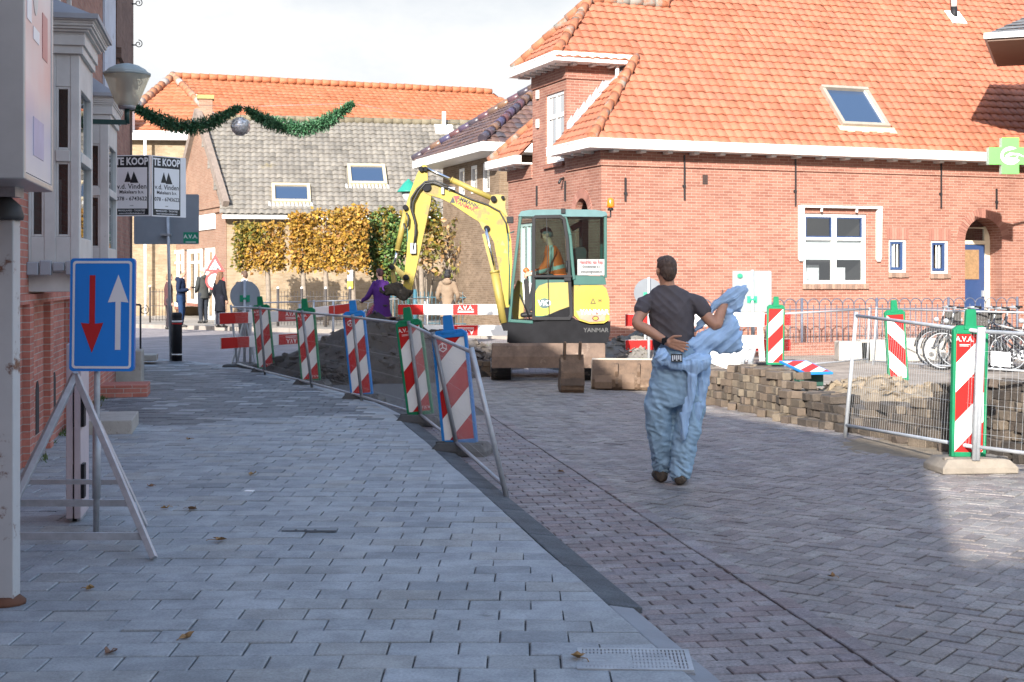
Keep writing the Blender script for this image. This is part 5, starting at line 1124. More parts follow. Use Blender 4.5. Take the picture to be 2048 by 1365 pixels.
# ------------------------------------------------------------------ barrier beacons
def beacon(label, base, top, yaw, fcol, logo='AVA', flip=False, foot=True, w=.30, footyaw=None, group='striped barrier beacons', footmat=None):
    """base/top: world points at the panel's lower and upper middle"""
    base, top = Vector(base), Vector(top); up = (top-base).normalized(); h = (top-base).length
    t = thing('barrier_beacon', label, 'beacon', (base.x, base.y, 0), 0, group)
    u = V(math.cos(yaw), math.sin(yaw), 0); u = (u-up*u.dot(up)).normalized(); M_ = frame(base, u, up)   # z towards the camera
    m = MB(); fw = .026
    m.prism([(-w/2, .0), (w/2, .0), (w/2, h), (w*.36, h+.035), (-w*.36, h+.035), (-w/2, h)], -.035, .004, 0, M_)
    for x0, x1, y0, y1 in ((-w/2, -w/2+fw, 0, h), (w/2-fw, w/2, 0, h), (-w/2+fw, w/2-fw, 0, fw*1.6), (-w/2+fw, w/2-fw, h-fw*1.4, h)): m.box(x0, x1, y0, y1, .004, .018, 0, M_)
    m.box(-w*.2, w*.2, h+.0, h+.03, .004, .02, 0, M_)
    fr = m.build('frame', fcol, t, bevel=.006)
    m = MB(); m.prism([(-.05, h+.03), (.05, h+.03), (.042, h+.16), (.034, h+.175), (-.034, h+.175), (-.042, h+.16)], -.024, .008, 0, M_); m.build('handle', fcol, t, bevel=.006)
    m = MB(); r = (-w/2+fw, w/2-fw, fw*1.6, h-fw*1.4); m.poly([(r[0], r[2], .0055), (r[1], r[2], .0055), (r[1], r[3], .0055), (r[0], r[3], .0055)], 0, M_)
    wd = r[1]-r[0]; sl = wd*1.02; p_ = .25; k = 0
    while k < 6:
        y0 = r[3]-2*p_*k
        P = [(r[0], y0-p_), (r[1], y0-p_+sl), (r[1], y0+sl), (r[0], y0)] if not flip else [(r[0], y0-p_+sl), (r[1], y0-p_), (r[1], y0), (r[0], y0+sl)]
        P = clip(P, r)
        if len(P) > 2: m.poly([(a, b, .0065) for a, b in P], 1, M_)
        k += 1
    if logo == 'AVA':
        T_ = M_ @ Matrix.Translation(V(r[0]+.075, r[3]-.045, .0078)); m.text('A.V.A.', .062, T_, 0, .008)
        m.box(r[0]+.03, r[0]+.12, r[3]-.092, r[3]-.088, .0066, .0078, 0, M_); m.box(r[0]+.03, r[0]+.11, r[3]-.104, r[3]-.100, .0066, .0078, 0, M_)
        m.text('A.V.A.', .05, M_ @ Matrix.Translation(V(r[1]-.06, r[2]+.04, .0078)) @ Matrix.Rotation(PI, 4, 'Z'), 0, .006)
    elif logo == 'cube':
        cx, cy, s_ = r[0]+.07, r[3]-.085, .045
        hx = [(cx+s_*math.cos(PI/6+PI/3*i), cy+s_*math.sin(PI/6+PI/3*i)) for i in range(6)]
        for i in range(6):
            a, b = hx[i], hx[(i+1) % 6]; e = .78
            m.poly([(a[0], a[1], .0078), (b[0], b[1], .0078), (cx+(b[0]-cx)*e, cy+(b[1]-cy)*e, .0078), (cx+(a[0]-cx)*e, cy+(a[1]-cy)*e, .0078)], 0, M_)
        for i in (1, 3, 5): a = hx[i]; d = Vector((a[0]-cx, a[1]-cy)).normalized(); n_ = Vector((-d.y, d.x))*.005; m.poly([(cx+n_.x, cy+n_.y, .0079), (cx-n_.x, cy-n_.y, .0079), (a[0]-n_.x, a[1]-n_.y, .0079), (a[0]+n_.x, a[1]+n_.y, .0079)], 0, M_)
    pn = m.build('striped_face', [WHITEF, REDF], t)
    if foot:
        fy = yaw if footyaw is None else footyaw; u = V(math.cos(fy), math.sin(fy), 0); v = V(-u.y, u.x, 0); z0 = 0.0
        FM = frame(V(base.x, base.y, z0)+u*.02, u, v, V(0, 0, 1)); L, W, hh = foot if isinstance(foot, tuple) else (.52, .36, .115)
        m = MB(); a = [(-L/2, -W/2), (L/2, -W/2), (L/2, W/2), (-L/2, W/2)]; ch = .045
        b = [(p[0]*(1-ch*2/L), p[1]*(1-ch*2/W)) for p in a]; c = [(p[0]*(1-.20), p[1]*(1-.2)) for p in a]
        vv = [(*p, .0) for p in a]+[(*p, .05) for p in a]+[(*p, hh) for p in c]
        m.add(vv, [(3, 2, 1, 0), (8, 9, 10, 11)]+[(i, (i+1) % 4, 4+(i+1) % 4, 4+i) for i in range(4)]+[(4+i, 4+(i+1) % 4, 8+(i+1) % 4, 8+i) for i in range(4)], 0, False, FM)
        for sx in (-1, 1): m.box(sx*L*.36-.04, sx*L*.36+.04, -W*.3, -W*.3+.06, hh*.7, hh+.012, 0, FM)
        m.build('base_block', footmat or RUBBER, t, bevel=.008)
    return t
def bpts(x0, y0, x1, y1, Y, dyt=0.0): return S(x0, y0, Y), S(x1, y1, Y+dyt)
Yb = lambda y: G(0, y).y
bl = math.radians
beacon('green edged striped beacon at the far left end of the wire fence', *bpts(533, 739, 521, 614, 23.5), bl(-8), GREENP)
beacon('green edged striped beacon second from the far left end of the fence', *bpts(622, 764, 610, 621, 20.9), bl(-10), GREENP)
beacon('blue edged striped beacon with cube logo between two green ones', *bpts(724, 793, 707, 628, 18.4), bl(-10), BLUEPL, 'cube')
beacon('green edged striped beacon just left of the nearest blue one', *bpts(841, 830, 817, 646, 15.6), bl(-12), GREENP)
beacon('blue edged striped beacon nearest the camera beside the kerb', *bpts(920, 888, 898, 668, 13.0), bl(-12), BLUEPL, 'cube', w=.335)
SANDY = mat('sun_bleached_concrete_foot', (.216, .186, .150), .9, var=.2, vscale=6, bump=.4, bscale=80)
beacon('green edged striped beacon on a pale concrete foot before the bricks', *bpts(1936, 914, 1941, 660, 11.9), bl(6), GREENP, foot=(.66, .42, .12), footmat=SANDY, w=.305)
beacon('green edged beacon with stripes falling to the right behind the brick row', *bpts(1797, 762, 1789, 625, 20.0), bl(8), GREENP, None, True, foot=(.5, .36, .1))
beacon('green edged striped beacon before the white trestle barrier', *bpts(1550, 730, 1552, 614, 24.0), bl(3), GREENP, None)
# one lying flat on the stacked bricks
t = thing('barrier_beacon', 'blue edged striped beacon lying flat on the stacked bricks', 'beacon', S(1612, 738, 17.8), math.radians(16), 'striped barrier beacons')
TI = Matrix.Rotation(math.radians(9), 4, 'X') @ Matrix.Scale(.82, 4)
m = MB(); m.box(-.24, .24, -.42, .45, 0, .035, 0, TI); m.build('frame', BLUEPL, t, bevel=.006, world=False)
m = MB(); r = (-.21, .21, -.37, .40); m.poly([(r[0], r[2], .0365), (r[1], r[2], .0365), (r[1], r[3], .0365), (r[0], r[3], .0365)], 0, TI)
for k in range(-3, 4):
    P = clip([(r[0], k*.44), (r[1], k*.44+.42), (r[1], k*.44+.64), (r[0], k*.44+.22)], r)
    if len(P) > 2: m.poly([(a, b, .0375) for a, b in P], 1, TI)
m.build('striped_face', [WHITEF, REDF], t, world=False)
m = MB(); m.box(-.14, .2, -.1, .3, -.22, -.03); m.build('base_block', mat('dark_green_foot', (.02, .07, .05), .7), t, bevel=.02, world=False)
# ------------------------------------------------------------------ temporary wire fence panels
WIRE = mat('bright_wire', (.55, .57, .58), .4, metal=.7)
def panel(label, bl_, br_, tl_, tr_, group, rail0=.10, rail1=.97, sp=.05, tag_=False):
    """corner posts given by their feet and tops"""
    bl_, br_, tl_, tr_ = map(Vector, (bl_, br_, tl_, tr_))
    t = thing('fence_panel', label, 'wire fence', (bl_.x, bl_.y, 0), 0, group)
    for a, b in ((bl_, tl_), (br_, tr_)): m = MB(); m.tube([a, b], .020, 10); m.build('post', GALV, t)
    P = lambda s_, h: lerp(lerp(bl_, tl_, h), lerp(br_, tr_, h), s_)
    if 'far left end' in label: m = MB(); m.box(bl_.x-.25, bl_.x+.25, bl_.y-.16, bl_.y+.16, 0, .10); m.build('base_block', RUBBER, t, bevel=.03)
    for h in (rail0, rail1): m = MB(); m.tube([P(0, h), P(.5, h), P(1, h)], .0165, 8); m.build('rail', GALV, t)
    L = (br_-bl_).length; n = int(L/sp); m = MB()
    wr_ = .0015 if 'right' in label else .0009
    for i in range(1, n): m.tube([P(i/n, rail0), P(i/n, rail1)], wr_, 3, 0, False)
    for h in (.2, .42, .62, .82): m.tube([P(0, h), P(1, h)], wr_, 3, 0, False)
    m.build('wire_mesh', WIRE, t)
    if tag_:
        m = MB(); c = P(.04, .72); u = (br_-bl_).normalized(); m.prism(rect(0, .16, 0, .12), 0, .004, 0, frame(c-V(0, .02, 0), u, V(0, 0, 1))); m.build('name_tag', SIGNW, t)
def post(xb, yb, xt, yt, dy=0.0):
    a = G(xb, yb, .0); b = S(xt, yt, a.y+dy); return a, b
PP = [post(477, 740, 463, 610), post(532, 757, 521, 612), post(626, 782, 605, 620), post(726, 810, 706, 629), post(845, 850, 818, 642), post(918, 908, 866, 664), post(1015, 999, 943, 695)]
labs = ['short galvanised wire fence panel at the far left end behind the round sign', 'galvanised wire fence panel between the two farthest green beacons', 'galvanised wire fence panel between a green and the far blue beacon', 'galvanised wire fence panel left of the second nearest green beacon', 'galvanised wire fence panel between the last green and the nearest blue beacon', 'leaning galvanised wire fence panel ending free on the road']
for i in range(6):
    a, b = PP[i], PP[i+1]; o = V(.0, -.06, 0); panel(labs[i], a[0]+o, b[0]+o, a[1]+o, b[1]+o, 'wire fence panels beside the pavement')
ra, rb = S(487, 0, 33.0), S(856, 0, 41.0); ra.z = rb.z = 0
for i, l in enumerate(('wire fence panel behind the soil heap nearest the round sign', 'wire fence panel behind the soil heap between two others', 'wire fence panel behind the soil heap ending under the bucket')):
    a, b = lerp(ra, rb, i/3), lerp(ra, rb, (i+1)/3-.003); panel(l, a, b, a+V(0, 0, 1.07), b+V(0, 0, 1.07), 'wire fence panels behind the soil heap', sp=.09)
q1, q2 = post(1690, 876, 1713, 624), (S(1948, 921, 11.72), S(1960, 655, 11.72)); q3 = V(5.3, 10.75, 0)
panel('wire fence panel in front of the stacked bricks left of the right beacon', q1[0], q2[0], q1[1], q2[1], 'wire fence panels on the right', tag_=False)
panel('wire fence panel right of the right beacon leaving the picture', q2[0]+V(.03, 0, 0), q3, q2[1]+V(.03, 0, 0), q3+V(.05, 0, 1.16), 'wire fence panels on the right', tag_=True)
q4, q5, q6 = (V(4.62, 24.1, 0), V(4.62, 24.1, 1.05)), (V(6.7, 26.4, 0), V(6.74, 26.4, 1.08)), (V(6.62, 25.7, 0), V(6.72, 25.8, 1.1))
panel('wire fence panel before the low railing of the red house', q4[0], q5[0], q4[1], q5[1], 'wire fence panels on the right', sp=.06)
e6 = V(8.8, 22.4, 0); panel('wire fence panel in front of the parked bicycles', q6[0], e6, q6[1], e6+V(0, 0, 1.1), 'wire fence panels on the right', sp=.06)
# ------------------------------------------------------------------ red and white plank barriers
def plank(label, a, b, z, segs, ht=.2, txt=None, group='red and white barrier planks', flipt=False):
    """segs: list of (t0, t1, 'r'|'w'); the plank runs from a to b with its middle at height z"""
    a, b = V(a[0], a[1], z), V(b[0], b[1], z+(a[2] if len(a) > 2 else 0)); u = (b-a).normalized(); L = (b-a).length; M_ = frame(a, u, V(0, 0, 1))
    t = thing('barrier_plank', label, 'barrier', a, 0, group)
    m = MB(); m.box(0, L, -ht/2, ht/2, -.025, 0, 0, M_); m.build('board', WHITEF, t, bevel=.004)
    m = MB()
    for t0, t1, c in segs:
        if c == 'r': m.box(t0*L, t1*L, -ht/2+.004, ht/2-.004, .0005, .0015, 1, M_)
    if txt:
        T_ = M_ @ Matrix.Translation(V(txt*L, .035 if not flipt else -.035, .0025)) @ Matrix.Rotation(PI if flipt else 0, 4, 'Z')
        m.text('A.V.A.', .12, T_, 0, .014, 1.05)
        for k in (-.07, -.095): m.box(-.17, .17, k, k+.010, 0, .0006, 0, T_)
    m.build('film', [WHITEF, REDF], t)
    return t
def trestle(label, p, z=1.15, col=None):
    t = thing('barrier_post', label, 'post', (p[0], p[1], 0), 0, 'posts of the plank barriers'); m = MB()
    m.tube([(p[0], p[1], .05), (p[0], p[1], z)], .024, 8); m.build('shaft', col or GALV, t); m = MB(); m.box(p[0]-.3, p[0]+.3, p[1]-.14, p[1]+.14, 0, .1); m.build('base_block', RUBBER, t, bevel=.02)
a, b = (S(439, 0, 24.3).x, 24.3), (S(603, 0, 26.4).x, 26.4)
plank('upper plank at the left end with one plain red end and lettering', a, b, .93, [(0, .33, 'r'), (.70, .99, 'r')], txt=.86)
plank('lower plank at the left end with upside down lettering', (a[0]+.03, a[1]), b, .50, [(0, .33, 'r'), (.70, .99, 'r')], txt=.86, flipt=True)
a2, b2 = (S(600, 0, 27.5).x, 27.5), (S(706, 0, 30.0).x, 30.0); plank('slanting plank with a red end behind the far blue beacon', (*a2, .08), b2, .92, [(.52, 1, 'r')])
a3, b3 = (S(796, 0, 29.0).x, 29.0), (S(1040, 0, 29.0).x, 29.0)
plank('upper white plank with red lettered patch left of the excavator', a3, b3, .98, [(0, .21, 'r'), (.45, .655, 'r')], txt=.555, ht=.22)
plank('lower white plank with upside down lettering left of the excavator', a3, b3, .55, [(0, .21, 'r'), (.45, .655, 'r')], txt=.555, ht=.22, flipt=True)
a4, b4 = (S(1251, 0, 25.0).x, 25.0), (S(1581, 0, 25.4).x, 25.4)
plank('upper plank behind the walking man', a4, b4, .88, [(0, .22, 'r'), (.78, 1, 'r')], ht=.22); plank('lower plank behind the walking man', a4, b4, .42, [(0, .22, 'r'), (.78, 1, 'r')], ht=.22)
for p, l in ((lerp(V(*a, 0), V(*b, 0), .35), 'galvanised post under the left planks by the round sign'), (lerp(V(*a, 0), V(*b, 0), .97), 'galvanised post at the right end of the left planks'), (lerp(V(*a2, 0), V(*b2, 0), .6), 'leaning post carrying the slanting plank'), (lerp(V(*a3, 0), V(*b3, 0), .22), 'galvanised post carrying the white planks before the purple coat'), (lerp(V(*a3, 0), V(*b3, 0), .93), 'galvanised post carrying the white planks by the boom'), (lerp(V(*a4, 0), V(*b4, 0), .12), 'post carrying the planks left of the walking man'), (lerp(V(*a4, 0), V(*b4, 0), .9), 'post carrying the planks right of the walking man')): trestle(l, (p.x, p.y+.06))
# white trestle barrier
t = thing('trestle_barrier', 'white wooden trestle barrier leaning behind the walking man', 'barrier', S(1485, 705, 24.2)); W = lambda x, y, Y=24.2: S(x, y, Y)
m = MB(); m.bar(W(1440, 638), W(1528, 640), .04, .24, 0, (0, 0, 1)); m.bar(W(1440, 684), W(1520, 684), .04, .22, 0, (0, 0, 1)); m.build('board', WHITE, t)
m = MB(); m.bar(W(1518, 625), W(1524, 722), .09, .05, 0, (0, 1, 0)); m.bar(W(1438, 625), W(1446, 722), .09, .05, 0, (0, 1, 0)); m.build('upright', WHITE, t, split=True)
m = MB(); m.prism([(0, 0), (.75, 0), (.5, -.36), (-.05, -.16)], 0, .03, 0, frame(W(1417, 704, 23.9), V(1, 0, 0), V(0, 0, 1))); m.build('loose_board', WHITE, t)
m = MB(); m.bar(W(1495, 700), W(1484, 726, 23.7), .07, .05); m.bar(W(1508, 700), W(1500, 726, 23.7), .07, .05); m.build('foot', GALVD, t)
# ------------------------------------------------------------------ signs seen from behind
def backsign(label, cx, cy, r, Y, zb, shape='disc', w=0, h=0, trunk=None):
    px0 = cx; c = S(cx, cy, Y); t = thing('road_sign', label, 'traffic sign', (c.x, c.y, 0)); k = Y/2800
    M_ = frame(c, V(1, 0, 0), V(0, 0, 1)); m = MB()
    if shape == 'disc': m.prism(ell(0, 0, r*k, r*k, 36), -.02, 0, 0, M_); rim = ell(0, 0, r*k*1.02, r*k*1.02, 36)
    else: m.prism(rrect(w*k, h*k, .03), -.02, 0, 0, M_)
    m.build('sign_panel', (mat('grey_sign_back', (.29, .335, .38), .55, var=.08, vscale=3) if px0 < 1000 else mat('sun_toned_sign_back', (.15, .165, .185), .55, var=.1, vscale=3)) if shape == 'disc' else mat('pale_sign_back', (.22, .245, .245), .5, var=.06), t, bevel=.004)  # disc backs toned apart: lighter copy in shade, darker copy in sun
    m = MB(); m.tube([(c.x, c.y-.045, zb), (c.x, c.y-.045, c.z+(r if shape == 'disc' else h)*k+.02)], .026, 10); m.build('pole', GALV, t)
    m = MB(); z = c.z-(.15 if shape != 'disc' else .05)
    for s_ in (-1, 1): m.box(c.x+s_*.06-.03, c.x+s_*.06+.03, c.y-.022, c.y-.004, z-.06, z+.06)
    m.box(c.x-.05, c.x+.05, c.y-.074, c.y-.06, z-.02, z+.02); m.build('clamp', mat('green_clamp', (.01, .30, .16), .5), t)
    return t
s1 = backsign('grey round sign seen from behind at the far left end of the fence', 490, 592, 30, 25.6, .1)
m = MB(); c = S(490, 0, 25.6)
for dx, dy in ((-.22, -.2), (.25, -.2), (-.2, .25)): m.bar((c.x, c.y, .9), (c.x+dx, c.y+dy, .0), .03, .03)
m.bar((c.x-.2, c.y-.2, .1), (c.x+.22, c.y-.2, .1), .03, .03); m.build('stand_leg', GALV, s1)
backsign('grey round sign seen from behind beside the walking man', 1297, 586, 29, 24.6, .0)
s3 = backsign('pale rectangular sign seen from behind at the red facade', 1504, 583, 0, 25.8, .0, 'rect', 39, 41)
m = MB(); c = S(1480, 552, 25.77); m.prism(ell(0, 0, .05, .04), 0, .003, 0, frame(c, V(1, 0, 0), V(0, 0, 1))); m.build('sticker', GREENS, s3)
# roadworks triangle with a round sign below it
c = S(430, 533, 46.2); k = 46.2/2800; M_ = frame(c, V(1, 0, 0), V(0, 0, 1))
t = thing('road_sign', 'red triangular road works sign with a round sign under it behind the people', 'traffic sign', (c.x, c.y, .1))
tri = lambda s_: [(-20*k*s_, -9.5*k*s_-1.0*k), (20*k*s_, -9.5*k*s_-1.0*k), (0, 25*k*s_-1.0*k)]
m = MB(); m.prism(tri(1), -.02, 0, 0, M_); m.prism(ell(0, -29*k, 19*k, 19*k, 28), -.02, 0, 0, M_); m.build('sign_panel', mat('red_sign_border', (.62, .03, .03), .4), t)
m = MB(); m.prism(tri(.58), .001, .004, 0, M_); m.prism(ell(0, -29*k, 14*k, 14*k, 28), .001, .004, 0, M_)
m.prism([(2*k, -6.5*k), (10*k, -6.5*k), (6*k, -1.5*k)], .005, .006, 1, M_); m.bar(M_ @ V(-2*k, 6*k, .006), M_ @ V(-2.5*k, -1*k, .006), .03, .003, 1, (0, 1, 0)); m.bar(M_ @ V(-2.5*k, -1*k, .006), M_ @ V(-6*k, -6.5*k, .006), .025, .003, 1, (0, 1, 0)); m.bar(M_ @ V(-2.5*k, -1*k, .006), M_ @ V(-1*k, -6.5*k, .006), .025, .003, 1, (0, 1, 0)); m.bar(M_ @ V(-2*k, 4*k, .006), M_ @ V(3.5*k, -3*k, .006), .018, .003, 1, (0, 1, 0)); m.prism(ell(-1.5*k, 8*k, 1.7*k, 1.7*k, 10), .005, .006, 1, M_)
m.prism(ell(-4*k, -30*k, 5*k, 7*k, 20), .005, .006, 1, M_); m.prism(ell(-4*k, -30*k, 3*k, 5*k, 20), .0065, .007, 0, M_)
m.build('symbol', [SIGNW, SIGNK], t); m = MB(); m.tube([(c.x, c.y+.05, .1), (c.x, c.y+.05, c.z)], .035, 8); m.build('pole', GALV, t)
# ------------------------------------------------------------------ soil, sand, rubble
def heap(name, label, cat, cx, cy, rx, ry, h, m_, seed, kind=None, rot=0, rough=.10, z0=-.02, clods=260):
    n = 60; mb = MB(); vs = []; fs = []
    for i in range(n+1):
        for j in range(n+1):
            u, v = -1+2*i/n, -1+2*j/n; r = math.hypot(u, v)
            f = max(0, 1-r)**.85*1.1
            x, y = u*rx, v*ry; p = Vector((x*1.3, y*1.3, seed))
            e = noise.fractal(p, 1.0, 2.0, 4)*.35+abs(noise.noise(p*3.1))*.3+noise.noise(p*7)*.12
            z = h*min(1, f)*(1+e*.7)+rough*e*min(1, f*4)
            if r > .97: z = -.05
            vs.append((cx+x*math.cos(rot)-y*math.sin(rot), cy+x*math.sin(rot)+y*math.cos(rot), z0+z))
    for i in range(n):
        for j in range(n): a = i*(n+1)+j; fs.append((a, a+n+1, a+n+2, a+1))
    mb.add(vs, fs, 0, True); rr = random.Random(seed)
    for k in range(clods):     # clods
        a, r = rr.uniform(0, 2*PI), math.sqrt(rr.random())*.9; u, v = r*math.cos(a), r*math.sin(a); i, j = int((u+1)/2*n), int((v+1)/2*n)
        p = Vector(vs[i*(n+1)+j]); s_ = rr.uniform(.015, .06); q = [p+V(rr.gauss(0, s_), rr.gauss(0, s_), rr.gauss(s_*.4, s_*.7)) for _ in range(7)]
        bm = bmesh.new(); [bm.verts.new(x) for x in q]; bmesh.ops.convex_hull(bm, input=bm.verts); bm.verts.index_update(); mb.add([v_.co.copy() for v_ in bm.verts], [[v_.index for v_ in f_.verts] for f_ in bm.faces]); bm.free()
    o = mb.build(name, m_, None, origin=(cx, cy, 0)); return tag(o, label, cat, None, kind)
heap('soil_heap', 'big heap of dark dug soil behind the striped beacons', 'soil heap', -2.25, 24.2, 2.15, 2.4, .86, SOIL, 4)
heap('soil_heap', 'low spill of dark soil beside the kerb under the far fence', 'soil heap', -2.75, 22.2, .9, .55, .16, SOIL, 9)
heap('sand_heap', 'pale sand heap behind the stacked bricks', 'sand heap', 4.75, 17.8, 1.3, 2.0, .33, SAND, 12)
heap('rubble_heap', 'grey rubble heap between the blade and the red planks', 'rubble heap', 2.2, 25.6, 1.6, 1.3, .55, mat('grey_rubble', (.17, .155, .135), .95, var=.4, vscale=4, bump=.9, bscale=20), 15)
heap('rubble_heap', 'darker rubble heap beside the excavator track under the boom', 'rubble heap', -.75, 26.0, 1.1, 1.3, .42, mat('dark_rubble', (.13, .11, .095), .95, var=.4, vscale=4, bump=.9, bscale=20), 16)
heap('sand_spill', 'thin sandy spill on the road along the stacked bricks', 'sand', 3.75, 13.6, .8, 3.2, .025, SAND, 18, rot=math.radians(14), rough=.012, clods=0)
# ------------------------------------------------------------------ stacked paving bricks, each its own object
PB = mat('old_paving_brick', (.099, .079, .059), .9, var=.22, vscale=14, cols=[(.039, .030, .023), (.084, .063, .048), (.032, .026, .021), (.113, .088, .067), (.056, .044, .035), (.148, .116, .084), (.046, .037, .030)], objvar=1, bump=.6, bscale=70, stain=((.197, .167, .128), 9, .62))
bm_ = []
for k in range(3):
    m = MB(); rr = random.Random(k); L, W_, Hh = .205, .10, .085
    m.box(-L/2, L/2, -W_/2, W_/2, 0, Hh)
    m.v = [p+V(rr.gauss(0, .003), rr.gauss(0, .003), rr.gauss(0, .002)) for p in m.v]
    o = m.build('paving_brick', PB, bevel=.008, world=False); bm_.append(o)
rr = random.Random(11); bricks = []
ROWP = [(2.5, 18.6), (2.85, 17.4), (3.25, 15.8), (3.6, 14.8), (3.98, 13.9), (4.3, 13.0), (4.6, 12.2), (4.95, 11.3), (5.4, 10.5)]
def rowpt(s_):
    i = 0
    for a, b in zip(ROWP, ROWP[1:]):
        L = math.dist(a, b)
        if s_ <= L: return lerp(V(*a, 0), V(*b, 0), s_/L), (V(*b, 0)-V(*a, 0)).normalized()
        s_ -= L
    return None, None
TL = sum(math.dist(a, b) for a, b in zip(ROWP, ROWP[1:]))
def hcount(s_): return 4.3+1.5*math.sin(s_*1.3)+.9*noise.noise(V(s_*1.7, 0, 2))+(1.6 if s_ > 5 else 0)-(3.5 if s_ > 7.9 else 0)
rest = MB()
for lay in range(8):
    s_ = .05+rr.random()*.1
    while s_ < TL-.1:
        n = hcount(s_)
        if lay < n:
            p, d = rowpt(s_); nrm = V(-d.y, d.x, 0)
            if nrm.x < 0: nrm = -nrm
            header = rr.random() < .62; wd = .11 if header else .215
            off = lay*.03+rr.gauss(0, .03)
            ang = math.atan2(d.y, d.x)+(PI/2 if header else 0)+rr.gauss(0, .14 if lay < n-1.3 else .4)
            c = p+d*(wd/2)+nrm*(off+(.05 if header else 0)); c.z = lay*.0868
            tilt = rr.gauss(0, .02) if lay < n-1.2 else rr.gauss(0, .07)
            bricks.append((c, ang, tilt)); s_ += wd+rr.uniform(.0, .012)
            if lay >= n-1.0 or lay == 0:
                c2 = c+nrm*(.16+rr.uniform(0, .06)); bricks.append((c2, ang+rr.gauss(0, .3), tilt))
        else: s_ += .15
# back rows, the part behind the excavator buckets, tumbled ones at the foot
for k in range(46):
    s_ = rr.uniform(0, TL-.3); p, d = rowpt(s_); nrm = V(-d.y, d.x, 0); nrm = -nrm if nrm.x < 0 else nrm
    c = p-nrm*rr.uniform(.03, .16) if k < 20 else p+nrm*rr.uniform(.3, .55); c.z = 0 if k < 20 else rr.choice((0, .087, .174))
    bricks.append((c, rr.uniform(0, PI), rr.gauss(0, .10)))
for lay in range(3):
    for i in range(7): bricks.append((V(1.75+i*.215+rr.gauss(0, .02), 22.6+lay*.05+rr.gauss(0, .03), lay*.0868), rr.gauss(0, .12), 0))
    for i in range(3): bricks.append((V(-.62+i*.215+rr.gauss(0, .02), 23.3+rr.gauss(0, .05), lay*.0868), rr.gauss(0, .15), 0))
bricks.sort(key=lambda b: b[0].y)
print('bricks', len(bricks))
first = True
for i, (c, ang, tl) in enumerate(bricks):
    if i < 300:
        src = bm_[i % 3]
        o = src if i < 3 else src.copy()
        if i >= 3: C.objects.link(o)
        o.location = c; o.rotation_euler = (tl, tl*.6, ang)
        far = c.y > 21
        tag(o, 'loose grey brown paving brick stacked in the rough row before the wire fence' if not far else 'loose paving brick stacked behind the excavator buckets', 'brick', 'loose paving bricks stacked in the row' if not far else 'loose paving bricks behind the excavator')
    else:
        M_ = Matrix.Translation(c) @ Matrix.Rotation(ang, 4, 'Z') @ Matrix.Rotation(tl, 4, 'X'); rest.box(-.1, .1, -.05, .05, 0, .085, 0, M_)
if rest.v:
    PB2 = mat('old_paving_brick_far', (.098, .078, .059), .9, var=.22, vscale=14, cols=[(.083, .061, .044), (.118, .088, .064), (.064, .049, .036), (.147, .118, .085), (.098, .073, .057)])
    tag(rest.build('paving_bricks', PB2, None, origin=(2.6, 18, 0), bevel=.006), 'remaining loose paving bricks at the far end of the row', 'bricks', None, 'stuff')
# drain grate, scrap plate, litter, fallen leaves
dc = G(1268, 1325, .05); m = MB(); DM = frame(V(dc.x, dc.y, .0), V(1, -.05, 0), V(.05, 1, 0), V(0, 0, 1))
t = thing('drain_cover', 'square galvanised gully grate set in the kerb', 'drain', (dc.x, dc.y, 0))
m.box(-.24, .24, -.165, .165, -.04, .058, 1, DM); m.build('surround', [GALVD, KERB], t, bevel=.004)
m = MB(); m.box(-.235, .235, -.16, -.14, .0585, .066, 0, DM); m.box(-.235, .235, .14, .16, .0585, .066, 0, DM); m.box(-.235, -.215, -.14, .14, .0585, .066, 0, DM); m.box(.215, .235, -.14, .14, .0585, .066, 0, DM)
for i in range(27): x = -.205+i*.41/26; m.box(x-.0045, x+.0045, -.14, .14, .0585, .065, 0, DM)
for i in range(5): y = -.10+i*.05; m.box(-.215, .215, y-.006, y+.006, .0586, .0655, 0, DM)
m.build('grate', mat('worn_steel_grate', (.36, .37, .375), .6, metal=.1, var=.25), t)
m = MB(); m.box(-.215, .215, -.14, .14, .0583, .0588, 0, DM); m.build('pit', mat('reddish_rust_pit', (.10, .06, .05), .9), t)
gp_ = G(620, 1062, .06); m = MB(); m.box(-.17, .17, -.05, .05, 0, .012)
for i in range(3): m.box(-.09+i*.06, -.075+i*.06, -.05, -.02, .0125, .0135, 1)
t = m.build('metal_strip', [mat('dull_strip', (.12, .14, .16), .5, metal=.3), BLACKP], None, origin=V(gp_.x, gp_.y, .060), world=False); tag(t, 'small flat metal strip let into the grey pavement', 'metal plate')
LEAFM = mat('fallen_leaf', (.3, .16, .06), .7, cols=[(.34, .20, .07), (.26, .13, .06), (.40, .25, .08), (.18, .09, .05)], objvar=1)
def leafmesh(s_, seed):
    rr = random.Random(seed); m = MB(); n = 9
    P = [V(.0, 0, .004)]+[V(s_*math.cos(2*PI*i/n)*(1 if i % 2 else .62)*rr.uniform(.8, 1.2), s_*.8*math.sin(2*PI*i/n)*(1 if i % 2 else .62), rr.uniform(.004, .03)) for i in range(n)]
    m.add(P, [(0, 1+i, 1+(i+1) % n) for i in range(n)]); m.tube([V(0, 0, .006), V(-s_*.8, -s_*.9, .012), V(-s_*1.3, -s_*1.1, .004)], .0022, 4); return m
